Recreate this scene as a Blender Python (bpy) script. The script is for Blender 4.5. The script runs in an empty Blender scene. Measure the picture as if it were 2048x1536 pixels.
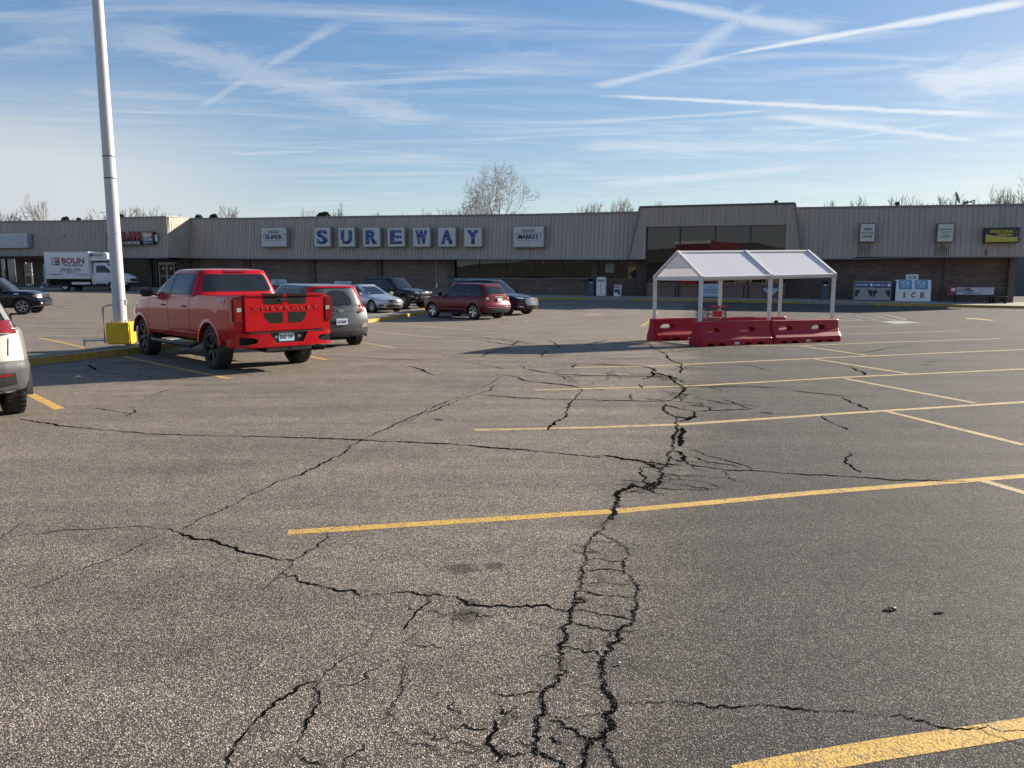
import bpy, bmesh, math, random
from mathutils import Vector, Matrix
from mathutils.bvhtree import BVHTree
R = math.radians
rnd = random.Random(7)
scn = bpy.context.scene
COL = scn.collection

# ------------------------------------------------------------------ camera
FPX, YH, CX, CY, EYE = 1538.0, 550.0, 1024.0, 768.0, 1.7
PITCH = math.atan((CY - YH) / FPX)
cam_d = bpy.data.cameras.new('camera')
cam = bpy.data.objects.new('camera', cam_d)
COL.objects.link(cam)
cam.location = (0, 0, EYE)
cam.rotation_euler = (math.pi / 2 - PITCH, 0, 0)
cam_d.sensor_width = 36.0
cam_d.lens = 36.0 * FPX / 2048.0
cam_d.clip_start = 0.05
cam_d.clip_end = 3000
scn.camera = cam
scn.view_settings.view_transform = 'Standard'
scn.view_settings.look = 'None'
scn.view_settings.gamma = 1.0
scn.view_settings.use_curve_mapping = False
scn.view_settings.exposure = 1.05
scn.cycles.max_bounces = 6
scn.cycles.transparent_max_bounces = 12
scn.cycles.glossy_bounces = 3
scn.cycles.diffuse_bounces = 3
scn.cycles.sample_clamp_indirect = 4.0

SUN_AZ = math.atan2(0.87, 0.49)          # clockwise from +Y
SUN_EL = R(20.5)

# ------------------------------------------------------------------ picture ray helpers
def ray(px, py):
    u = (px - CX) / FPX; v = (CY - py) / FPX
    c, s = math.cos(PITCH), math.sin(PITCH)
    return Vector((u, c + v * s, -s + v * c))

def sm(a, b, x):
    t = max(0.0, min(1.0, (x - a) / (b - a)))
    return t * t * (3 - 2 * t)

def zg(x, y):
    z = -0.08 * sm(4, 15, y) - 0.20 * sm(17, 32, y) + 0.28 * sm(41, 54, y)
    z += 0.42 * sm(-10, -32, x) * sm(30, 60, y)
    z -= 0.05 * sm(15, 32, x) * sm(35, 50, y)
    return z

def zgm(x, y):
    """height of the lot's own mesh, which is straight between whole metres of y"""
    f = math.floor(y); return zg(x, f) * (1 - (y - f)) + zg(x, f + 1) * (y - f)

def G(px, py, lift=0.0):
    """the ground point seen at a pixel of the 2048 px photograph"""
    d = ray(px, py); z = 0.0
    for _ in range(12):
        t = (z + lift - EYE) / d.z
        x, y = d.x * t, d.y * t
        z = zg(x, y)
    return Vector((x, y, z + lift))

# ------------------------------------------------------------------ world
def new_tree(nt):
    nt.nodes.clear()
    return nt
world = bpy.data.worlds.new('World'); scn.world = world
world.use_nodes = True
nt = new_tree(world.node_tree)
N, LK = nt.nodes, nt.links
def nd(t, **k):
    n = N.new(t)
    for a, b in k.items(): setattr(n, a, b)
    return n
def mth(op, a, b=None, c=None, clamp=False):
    n = N.new('ShaderNodeMath'); n.operation = op; n.use_clamp = clamp
    for i, v in enumerate((a, b, c)):
        if v is None: continue
        if isinstance(v, (int, float)): n.inputs[i].default_value = v
        else: LK.new(v, n.inputs[i])
    return n.outputs[0]
def smoothstep_n(x, a, b):
    n = N.new('ShaderNodeMapRange'); n.interpolation_type = 'SMOOTHSTEP'
    LK.new(x, n.inputs[0]); n.inputs[1].default_value = a; n.inputs[2].default_value = b
    n.inputs[3].default_value = 0; n.inputs[4].default_value = 1
    return n.outputs[0]
sky = nd('ShaderNodeTexSky', sky_type='NISHITA', sun_disc=False)
sky.sun_elevation = SUN_EL; sky.sun_rotation = SUN_AZ
sky.air_density = 1.0; sky.dust_density = 0.6; sky.ozone_density = 1.6; sky.altitude = 100
tc = nd('ShaderNodeTexCoord')
sep = nd('ShaderNodeSeparateXYZ'); LK.new(tc.outputs['Generated'], sep.inputs[0])
zc = mth('MAXIMUM', sep.outputs[2], 0.012)
Px = mth('DIVIDE', sep.outputs[0], zc); Py = mth('DIVIDE', sep.outputs[1], zc)
cmb = nd('ShaderNodeCombineXYZ'); LK.new(Px, cmb.inputs[0]); LK.new(Py, cmb.inputs[1])
def noise_n(scale_xyz, rot, scale, detail, rough=0.55, dist=0.0, loc=(0, 0, 0)):
    mp = nd('ShaderNodeMapping'); mp.inputs['Scale'].default_value = scale_xyz
    mp.inputs['Rotation'].default_value = (0, 0, rot); mp.inputs['Location'].default_value = loc
    LK.new(cmb.outputs[0], mp.inputs[0])
    n = nd('ShaderNodeTexNoise'); n.inputs['Scale'].default_value = scale
    n.inputs['Detail'].default_value = detail; n.inputs['Roughness'].default_value = rough
    n.inputs['Distortion'].default_value = dist
    LK.new(mp.outputs[0], n.inputs['Vector'])
    return n.outputs['Fac']
nA = noise_n((0.30, 1.5, 1), R(12), 0.8, 7, 0.62, 1.1, (3.1, 0.4, 0))
nB = noise_n((0.7, 2.2, 1), R(-24), 0.8, 7, 0.62, 1.6, (1.7, 5.2, 0))
nC = noise_n((1, 1, 1), 0, 0.30, 3, 0.5, 0.3, (8, 2, 0))
nF = noise_n((1, 1, 1), 0, 5.0, 5, 0.7)
cirrus = mth('MULTIPLY', smoothstep_n(nA, 0.42, 0.74), smoothstep_n(nC, 0.36, 0.62))
cirrus2 = mth('MULTIPLY', smoothstep_n(nB, 0.46, 0.78), 0.60)
veil = mth('MULTIPLY', mth('POWER', 2.718, mth('MULTIPLY', sep.outputs[2], -9.0)), 0.62)
def plane_pt(px, py):
    d = ray(px, py); return Vector((d.x / d.z, d.y / d.z))
def trail(p0, p1, w0, w1, strength, soft=0.3, rag=0.35):
    a, b = plane_pt(*p0), plane_pt(*p1)
    m = Vector(((p1[0] - p0[0]), (p1[1] - p0[1]))).normalized(); nn = (-m.y, m.x)
    A2 = plane_pt(p0[0] + nn[0] * w0, p0[1] + nn[1] * w0); B2 = plane_pt(p1[0] + nn[0] * w1, p1[1] + nn[1] * w1)
    dv = b - a; L = dv.length; dv.normalize(); pn = Vector((-dv.y, dv.x))
    wa = abs((A2 - a).dot(pn)); wb = abs((B2 - b).dot(pn))
    t = mth('DIVIDE', mth('ADD', mth('MULTIPLY', mth('SUBTRACT', Px, a.x), dv.x), mth('MULTIPLY', mth('SUBTRACT', Py, a.y), dv.y)), L)
    q = mth('ABSOLUTE', mth('ADD', mth('MULTIPLY', mth('SUBTRACT', Px, a.x), pn.x), mth('MULTIPLY', mth('SUBTRACT', Py, a.y), pn.y)))
    w = mth('ADD', wa, mth('MULTIPLY', mth('MINIMUM', mth('MAXIMUM', t, 0.0), 1.0), wb - wa))
    r = mth('DIVIDE', q, w)
    r = mth('ADD', r, mth('MULTIPLY', mth('SUBTRACT', nF, 0.5), rag * 4))
    core = mth('SUBTRACT', 1.0, smoothstep_n(r, soft * 0.1, 1.15))
    ends = mth('MULTIPLY', smoothstep_n(t, -0.02, 0.12), mth('SUBTRACT', 1.0, smoothstep_n(t, 0.86, 1.04)))
    return mth('MULTIPLY', mth('MULTIPLY', core, ends), strength)
trails = [((1225, -12), (1650, 66), 9, 22, 0.52), ((1440, 112), (2120, -8), 4, 14, 0.85, 0.3, 0.5), ((1180, 176), (1470, 108), 10, 6, 0.45),
          ((1190, 190), (1990, 231), 4, 8, 0.80, 0.3, 0.5), ((1530, 228), (1960, 284), 14, 6, 0.62), ((1330, 150), (1520, 5), 28, 14, 0.36),
          ((1160, 246), (1560, 220), 4, 4, 0.35), ((395, 218), (690, 40), 7, 15, 0.34, 0.2, 0.6), ((200, 50), (860, 250), 46, 26, 0.34, 0.1, 0.7),
          ((1150, 290), (1700, 296), 16, 10, 0.40), ((1200, 372), (1640, 330), 10, 8, 0.40), ((460, 308), (640, 302), 4, 3, 0.35),
          ((1830, 178), (2300, 110), 40, 60, 0.62, 0.1, 0.5), ((1600, 290), (1910, 244), 3, 4, 0.35), ((150, 185), (400, 190), 10, 6, 0.25)]
acc = None
for tr in trails:
    f = trail(*tr)
    acc = f if acc is None else mth('MAXIMUM', acc, f)
# milky bank low on the left part of the sky
az = mth('DIVIDE', sep.outputs[0], mth('MAXIMUM', sep.outputs[1], 0.05))
bank = mth('MULTIPLY', mth('SUBTRACT', 1.0, smoothstep_n(az, -0.58, -0.20)), mth('SUBTRACT', 1.0, smoothstep_n(mth('ADD', sep.outputs[2], mth('MULTIPLY', mth('SUBTRACT', nA, 0.5), 0.12)), 0.11, 0.235)))
cl = mth('ADD', mth('MULTIPLY', cirrus, 0.66), cirrus2)
cl = mth('MAXIMUM', mth('MULTIPLY', cl, 0.72), mth('MULTIPLY', bank, 0.92))
inv = lambda v: mth('SUBTRACT', 1.0, v)
tot = inv(mth('MULTIPLY', mth('MULTIPLY', inv(cl), inv(acc)), inv(veil)))
mx = nd('ShaderNodeMix', data_type='RGBA')
LK.new(tot, mx.inputs['Factor'])
hs = nd('ShaderNodeHueSaturation'); hs.inputs['Saturation'].default_value = 1.22; hs.inputs['Value'].default_value = 1.0
LK.new(sky.outputs[0], hs.inputs['Color'])
tn = nd('ShaderNodeMix', data_type='RGBA', blend_type='MULTIPLY'); tn.inputs['Factor'].default_value = 1.0; tn.inputs['B'].default_value = (0.92, 0.98, 1.08, 1)
LK.new(hs.outputs[0], tn.inputs['A'])
sb = nd('ShaderNodeSeparateColor'); LK.new(tn.outputs['Result'], sb.inputs[0])
kf = mth('DIVIDE', 2.02, mth('ADD', 1.0, mth('MULTIPLY', sb.outputs[2], 0.165)))
vm = nd('ShaderNodeVectorMath', operation='SCALE'); LK.new(tn.outputs['Result'], vm.inputs[0]); LK.new(kf, vm.inputs['Scale'])
LK.new(vm.outputs[0], mx.inputs['A'])
CLOUD = (6.7, 7.1, 7.5, 1)
cr_ = nd('ShaderNodeRGB'); cr_.outputs[0].default_value = CLOUD
cs_ = nd('ShaderNodeVectorMath', operation='SCALE'); LK.new(cr_.outputs[0], cs_.inputs[0])
mr_n = nd('ShaderNodeMapRange'); LK.new(az, mr_n.inputs[0]); mr_n.inputs[1].default_value = -0.6; mr_n.inputs[2].default_value = 0.6; mr_n.inputs[3].default_value = 0.86; mr_n.inputs[4].default_value = 1.16
LK.new(mr_n.outputs[0], cs_.inputs['Scale']); LK.new(cs_.outputs[0], mx.inputs['B'])
bg = nd('ShaderNodeBackground'); bg.inputs['Strength'].default_value = 0.056
LK.new(mx.outputs['Result'], bg.inputs['Color'])
wo = nd('ShaderNodeOutputWorld'); LK.new(bg.outputs[0], wo.inputs[0])

# ------------------------------------------------------------------ sun
sd = bpy.data.lights.new('sun', 'SUN'); sd.energy = 5.0; sd.angle = R(0.53); sd.color = (1.0, 0.90, 0.76)
sun = bpy.data.objects.new('sun', sd); COL.objects.link(sun)
sdir = Vector((math.sin(SUN_AZ) * math.cos(SUN_EL), math.cos(SUN_AZ) * math.cos(SUN_EL), math.sin(SUN_EL)))
sun.rotation_euler = sdir.to_track_quat('Z', 'Y').to_euler()
sun.location = (60, 30, 40)

# ------------------------------------------------------------------ materials
class NT:
    def __init__(s, m):
        m.use_nodes = True; s.nt = m.node_tree; s.nt.nodes.clear()
        s.out = s.nt.nodes.new('ShaderNodeOutputMaterial'); s.b = s.nt.nodes.new('ShaderNodeBsdfPrincipled')
        s.nt.links.new(s.b.outputs[0], s.out.inputs[0]); s._tc = None
    def n(s, t, **k):
        x = s.nt.nodes.new(t)
        for a, b in k.items(): setattr(x, a, b)
        return x
    def l(s, a, b): s.nt.links.new(a, b)
    def coord(s, kind='Object'):
        if s._tc is None: s._tc = s.n('ShaderNodeTexCoord')
        return s._tc.outputs[kind]
    def noise(s, scale, detail=3, rough=0.5, vec=None, dist=0.0, sc=None, rot=None):
        v = vec if vec is not None else s.coord()
        if sc or rot:
            mp = s.n('ShaderNodeMapping'); s.l(v, mp.inputs[0])
            if sc: mp.inputs['Scale'].default_value = sc
            if rot: mp.inputs['Rotation'].default_value = rot
            v = mp.outputs[0]
        x = s.n('ShaderNodeTexNoise'); s.l(v, x.inputs['Vector'])
        x.inputs['Scale'].default_value = scale; x.inputs['Detail'].default_value = detail
        x.inputs['Roughness'].default_value = rough; x.inputs['Distortion'].default_value = dist
        return x.outputs['Fac']
    def ramp(s, fac, stops):
        r = s.n('ShaderNodeValToRGB'); s.l(fac, r.inputs[0])
        e = r.color_ramp.elements
        while len(e) < len(stops): e.new(0.5)
        for i, (p, c) in enumerate(stops):
            e[i].position = p; e[i].color = (c[0], c[1], c[2], 1) if not isinstance(c, (int, float)) else (c, c, c, 1)
        return r.outputs['Color']
    def mix(s, fac, a, b, mode='MIX'):
        m = s.n('ShaderNodeMix', data_type='RGBA', blend_type=mode)
        for sock, v in ((m.inputs['Factor'], fac), (m.inputs['A'], a), (m.inputs['B'], b)):
            if isinstance(v, (int, float)): sock.default_value = v
            elif isinstance(v, tuple): sock.default_value = (v[0], v[1], v[2], 1)
            else: s.l(v, sock)
        return m.outputs['Result']
    def math(s, op, a, b=None, clamp=False):
        m = s.n('ShaderNodeMath'); m.operation = op; m.use_clamp = clamp
        for i, v in enumerate((a, b)):
            if v is None: continue
            if isinstance(v, (int, float)): m.inputs[i].default_value = v
            else: s.l(v, m.inputs[i])
        return m.outputs[0]
    def mr(s, x, a, b, c=0.0, d=1.0, smooth=True):
        m = s.n('ShaderNodeMapRange')
        if smooth: m.interpolation_type = 'SMOOTHSTEP'
        s.l(x, m.inputs[0])
        for i, v in enumerate((a, b, c, d)): m.inputs[i + 1].default_value = v
        return m.outputs[0]
    def col(s, v):
        if isinstance(v, tuple): s.b.inputs['Base Color'].default_value = (v[0], v[1], v[2], 1)
        else: s.l(v, s.b.inputs['Base Color'])
    def bump(s, h, strength=0.3, dist=0.01):
        b = s.n('ShaderNodeBump'); b.inputs['Strength'].default_value = strength; b.inputs['Distance'].default_value = dist
        s.l(h, b.inputs['Height']); s.l(b.outputs[0], s.b.inputs['Normal'])
MATS = {}
def mat(name, color, rough=0.6, metal=0.0, var=0.12, scale=6.0, bump=0.0, coat=0.0, spec=0.5, dirt=0.0, bscale=None, bdist=0.004):
    if name in MATS: return MATS[name]
    m = bpy.data.materials.new(name); t = NT(m)
    c2 = tuple(max(0, c * (1 - var * 1.6)) for c in color); c3 = tuple(min(1, c * (1 + var)) for c in color)
    base = t.mix(t.noise(scale, 4, 0.6), c2, c3)
    if dirt:
        base = t.mix(t.math('MULTIPLY', t.mr(t.noise(scale * 0.6, 6, 0.7), 0.5, 0.75), dirt), base, (0.10, 0.085, 0.07))
    t.col(base)
    t.b.inputs['Roughness'].default_value = rough
    t.b.inputs['Metallic'].default_value = metal
    t.b.inputs['Coat Weight'].default_value = coat; t.b.inputs['Coat Roughness'].default_value = 0.04
    t.b.inputs['Specular IOR Level'].default_value = spec
    if rough > 0.12 and not bump:
        rr = t.mr(t.noise(scale * 2.3, 3), 0.2, 0.8, max(0.02, rough - 0.08), min(1, rough + 0.08)); t.l(rr, t.b.inputs['Roughness'])
    if bump: t.bump(t.noise(bscale or scale * 6, 3, 0.6), bump, bdist)
    MATS[name] = m
    return m
def paint(name, color, flake=0.3, rough=0.35):
    if name in MATS: return MATS[name]
    m = bpy.data.materials.new(name); t = NT(m)
    dust = t.mr(t.noise(3.0, 5, 0.65), 0.35, 0.8)
    t.col(t.mix(t.math('MULTIPLY', dust, 0.022), color, (0.32, 0.28, 0.24)))
    t.b.inputs['Metallic'].default_value = flake; t.b.inputs['Roughness'].default_value = rough; t.b.inputs['Specular IOR Level'].default_value = 0.15
    t.b.inputs['Coat Weight'].default_value = 0.75; t.b.inputs['Coat IOR'].default_value = 1.42
    t.l(t.mr(t.noise(5, 3), 0.3, 0.8, 0.03, 0.10), t.b.inputs['Coat Roughness'])
    MATS[name] = m
    return m
def glass(name, color=(0.008, 0.010, 0.012), rough=0.02, spec=0.6):
    if name in MATS: return MATS[name]
    m = bpy.data.materials.new(name); t = NT(m)
    t.col(t.mix(t.noise(1.3, 2), color, tuple(c * 1.8 for c in color)))
    t.b.inputs['Roughness'].default_value = rough; t.b.inputs['Specular IOR Level'].default_value = spec
    t.bump(t.noise(0.8, 2), 0.02, 0.02)
    MATS[name] = m
    return m
def lens(name, color, rough=0.12):
    if name in MATS: return MATS[name]
    m = bpy.data.materials.new(name); t = NT(m)
    w = t.n('ShaderNodeTexWave'); w.inputs['Scale'].default_value = 14; t.l(t.coord(), w.inputs['Vector'])
    t.col(t.mix(w.outputs['Fac'], tuple(c * 0.6 for c in color), color))
    t.b.inputs['Roughness'].default_value = rough; t.b.inputs['Coat Weight'].default_value = 1.0
    MATS[name] = m
    return m

def asphalt():
    m = bpy.data.materials.new('asphalt'); t = NT(m)
    co = t.coord('Object')
    vo = t.n('ShaderNodeTexVoronoi'); vo.inputs['Scale'].default_value = 148; t.l(co, vo.inputs['Vector'])
    vo2 = t.n('ShaderNodeTexVoronoi'); vo2.inputs['Scale'].default_value = 210; t.l(co, vo2.inputs['Vector'])
    sp = t.n('ShaderNodeSeparateColor'); t.l(vo.outputs['Color'], sp.inputs[0])
    stone = t.ramp(sp.outputs[0], [(0.0, (0.055, 0.050, 0.043)), (0.30, (0.155, 0.139, 0.119)), (0.68, (0.345, 0.309, 0.264)), (0.92, (0.49, 0.445, 0.39)), (1.0, (0.74, 0.70, 0.62))])
    edge = t.mr(vo.outputs['Distance'], 0.25, 0.62)
    c1 = t.mix(t.math('MULTIPLY', edge, 0.85), stone, (0.036, 0.032, 0.028))
    fine = t.mr(t.noise(300, 2), 0.3, 0.7, 0.78, 1.2)
    c1 = t.mix(1.0, c1, fine, 'MULTIPLY')
    # paving of two ages: the stretch right of the long crack is newer, darker and bluer
    sxyz = t.n('ShaderNodeSeparateXYZ'); t.l(co, sxyz.inputs[0])
    bx = t.math('SUBTRACT', sxyz.outputs[0], t.math('MULTIPLY', t.math('SUBTRACT', sxyz.outputs[1], 2.0), 0.235))
    big = t.noise(0.22, 4, 0.6)
    bx = t.math('ADD', bx, t.math('MULTIPLY', t.math('SUBTRACT', big, 0.5), 2.4))
    newer = t.mr(bx, -0.5, 0.9)
    tint = t.mix(newer, (1.46, 1.35, 1.21), (0.64, 0.62, 0.60))
    c1 = t.mix(1.0, c1, tint, 'MULTIPLY')
    streak = t.mr(t.noise(0.9, 5, 0.65, sc=(0.35, 2.2, 1), rot=(0, 0, R(-16))), 0.3, 0.72, 0.78, 1.12)
    c1 = t.mix(1.0, c1, streak, 'MULTIPLY')
    blot = t.mr(t.noise(0.55, 6, 0.7), 0.48, 0.74, 1.0, 0.72)
    c1 = t.mix(1.0, c1, blot, 'MULTIPLY')
    blot2 = t.mr(t.noise(4.5, 4, 0.7), 0.35, 0.7, 1.06, 0.90)
    c1 = t.mix(1.0, c1, blot2, 'MULTIPLY')
    # round oil spots with ragged edges
    for (cx_, cy_, rr_) in OIL:
        dx = t.math('SUBTRACT', sxyz.outputs[0], cx_); dy = t.math('MULTIPLY', t.math('SUBTRACT', sxyz.outputs[1], cy_), 1.0)
        dd = t.math('SQRT', t.math('ADD', t.math('MULTIPLY', dx, dx), t.math('MULTIPLY', dy, dy)))
        dd = t.math('ADD', dd, t.math('MULTIPLY', t.math('SUBTRACT', t.noise(14, 4, 0.7), 0.5), rr_ * 0.9))
        f = t.mr(dd, rr_ * 0.5, rr_ * 1.3, 0.42, 1.0)
        c1 = t.mix(1.0, c1, f, 'MULTIPLY')
    t.col(c1)
    t.b.inputs['Roughness'].default_value = 0.86
    t.b.inputs['Specular IOR Level'].default_value = 0.35
    h = t.math('ADD', t.math('MULTIPLY', t.math('SUBTRACT', 1.0, vo.outputs['Distance']), 1.0), t.math('MULTIPLY', vo2.outputs['Distance'], -0.35))
    h = t.math('ADD', h, t.math('MULTIPLY', sp.outputs[1], 0.5))
    t.bump(h, 0.75, 0.0045)
    MATS['asphalt'] = m
    return m
OIL = [(G(920, 1137).x, G(920, 1137).y, 0.10), (G(990, 1131).x, G(990, 1131).y, 0.065), (G(935, 1232).x, G(935, 1232).y, 0.09),
       (G(945, 1205).x, G(945, 1205).y, 0.05), (G(880, 840).x, G(880, 840).y, 0.05)]
def line_paint(name, color, wear=0.5):
    m = bpy.data.materials.new(name); t = NT(m)
    vo = t.n('ShaderNodeTexVoronoi'); vo.inputs['Scale'].default_value = 105; t.l(t.coord('Object'), vo.inputs['Vector'])
    sp = t.n('ShaderNodeSeparateColor'); t.l(vo.outputs['Color'], sp.inputs[0])
    n1 = t.noise(7, 5, 0.7)
    chip = t.math('ADD', t.math('MULTIPLY', sp.outputs[0], 0.42), n1)
    f = t.math('MULTIPLY', t.mr(chip, 0.92 - wear * 0.28, 1.02 - wear * 0.24), 0.85)
    tone = t.mix(t.noise(2.2, 3), tuple(c * 0.86 for c in color), color)
    pit = t.mr(vo.outputs['Distance'], 0.35, 0.75, 1.0, 0.55)
    tone = t.mix(1.0, tone, pit, 'MULTIPLY')
    t.col(t.mix(f, tone, (0.13, 0.115, 0.10)))
    t.b.inputs['Roughness'].default_value = 0.75
    t.bump(t.math('SUBTRACT', 1.0, vo.outputs['Distance']), 0.5, 0.0035)
    MATS[name] = m
    return m
def brick_mat(name, c1, c2, mortar, plain=False):
    m = bpy.data.materials.new(name); t = NT(m)
    mp = t.n('ShaderNodeMapping'); mp.inputs['Rotation'].default_value = (R(90), 0, 0); t.l(t.coord('Object'), mp.inputs[0])
    b = t.n('ShaderNodeTexBrick'); t.l(mp.outputs[0], b.inputs['Vector'])
    b.inputs['Scale'].default_value = 1.0; b.inputs['Brick Width'].default_value = 0.22; b.inputs['Row Height'].default_value = 0.078
    b.inputs['Mortar Size'].default_value = 0.006; b.inputs['Bias'].default_value = -0.2
    b.inputs['Color1'].default_value = (*c1, 1); b.inputs['Color2'].default_value = (*c2, 1); b.inputs['Mortar'].default_value = (*mortar, 1)
    sc = t.noise(0.35, 4, 0.6, sc=(1, 1, 2.5))
    row = t.noise(1.0, 3, 0.7, sc=(1.2, 1.2, 13))
    c = t.mix(1.0, b.outputs['Color'], t.mr(sc, 0.3, 0.75, 0.8, 1.15), 'MULTIPLY')
    c = t.mix(1.0, c, t.mr(row, 0.35, 0.7, 1.08, 0.72), 'MULTIPLY')
    t.col(c); t.b.inputs['Roughness'].default_value = 0.9
    t.bump(t.math('SUBTRACT', 1.0, b.outputs['Fac']), 0.6, 0.006)
    MATS[name] = m
    return m
def siding_mat():
    m = bpy.data.materials.new('siding'); t = NT(m)
    tone = t.mix(t.noise(0.22, 4, 0.6), (0.37, 0.305, 0.25), (0.45, 0.375, 0.31))
    v = t.noise(1.1, 4, 0.7, sc=(3.2, 1, 0.16))
    tone = t.mix(1.0, tone, t.mr(v, 0.3, 0.75, 1.06, 0.84), 'MULTIPLY')
    rust = t.math('MULTIPLY', t.mr(t.noise(1.6, 6, 0.75, sc=(4, 1, 0.2)), 0.66, 0.8), 0.35)
    t.col(t.mix(rust, tone, (0.20, 0.15, 0.10)))
    t.b.inputs['Roughness'].default_value = 0.55
    MATS['siding'] = m
    return m

asphalt()
Y_PAINT = line_paint('yellow_paint', (0.78, 0.47, 0.10), 0.35)
YF_PAINT = line_paint('faded_yellow_paint', (0.74, 0.52, 0.22), 0.6)
W_PAINT = line_paint('white_paint_worn', (0.62, 0.62, 0.60), 1.0)
SIDING = siding_mat()
BRICK = brick_mat('brick_wall', (0.20, 0.135, 0.11), (0.13, 0.085, 0.07), (0.15, 0.13, 0.115))
BRICK_D = brick_mat('brick_dark', (0.17, 0.125, 0.11), (0.10, 0.07, 0.062), (0.13, 0.115, 0.105))
BRICK_P = brick_mat('panel_brick', (0.235, 0.175, 0.145), (0.205, 0.15, 0.125), (0.20, 0.155, 0.13))
CONC = mat('concrete', (0.36, 0.32, 0.27), 0.9, var=0.2, scale=1.5, bump=0.3, bscale=60, dirt=0.35)
CONC_L = mat('kerb_concrete', (0.30, 0.27, 0.22), 0.9, var=0.25, scale=3, bump=0.3, bscale=60, dirt=0.5)
KERB_Y = line_paint('kerb_yellow', (0.70, 0.44, 0.05), 0.7)
KERB_YD = line_paint('kerb_yellow_old', (0.58, 0.38, 0.05), 0.65)
BASE_Y = mat('base_yellow', (0.80, 0.50, 0.015), 0.5, var=0.08, scale=4, dirt=0.10, bump=0.25, bscale=20, bdist=0.01)
BLACK = mat('black_plastic', (0.018, 0.018, 0.019), 0.45, var=0.1)
RUBBER = mat('rubber', (0.022, 0.021, 0.020), 0.8, var=0.15, scale=20, bump=0.3, bscale=90)
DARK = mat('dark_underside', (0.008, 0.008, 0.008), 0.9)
GLASS = glass('car_glass')
GLASS_B = glass('shop_glass', (0.008, 0.008, 0.006), 0.012, 1.0)
for n_ in GLASS_B.node_tree.nodes:
    if n_.type == 'BSDF_PRINCIPLED': n_.inputs['IOR'].default_value = 1.62; n_.inputs['Specular IOR Level'].default_value = 0.5
CHROME = mat('chrome', (0.75, 0.75, 0.75), 0.12, 1.0, var=0.03)
ALU = mat('wheel_alloy', (0.58, 0.58, 0.58), 0.28, 0.9, var=0.05)
ALU_D = mat('dark_alloy', (0.05, 0.05, 0.055), 0.3, 0.7, var=0.1)
GALV = mat('galvanised_steel', (0.50, 0.51, 0.52), 0.4, 0.6, var=0.12, scale=8)
WHITE = mat('white_enamel', (0.76, 0.76, 0.74), 0.4, var=0.05, dirt=0.08)
LENS_R = lens('red_lens', (0.22, 0.004, 0.006))
LENS_W = lens('clear_lens', (0.55, 0.56, 0.58))
LENS_O = lens('amber_lens', (0.6, 0.16, 0.02))
PLATE = mat('plate', (0.55, 0.66, 0.72), 0.4, var=0.15, scale=9)
INK = mat('dark_blue_ink', (0.02, 0.03, 0.08), 0.6)

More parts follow.
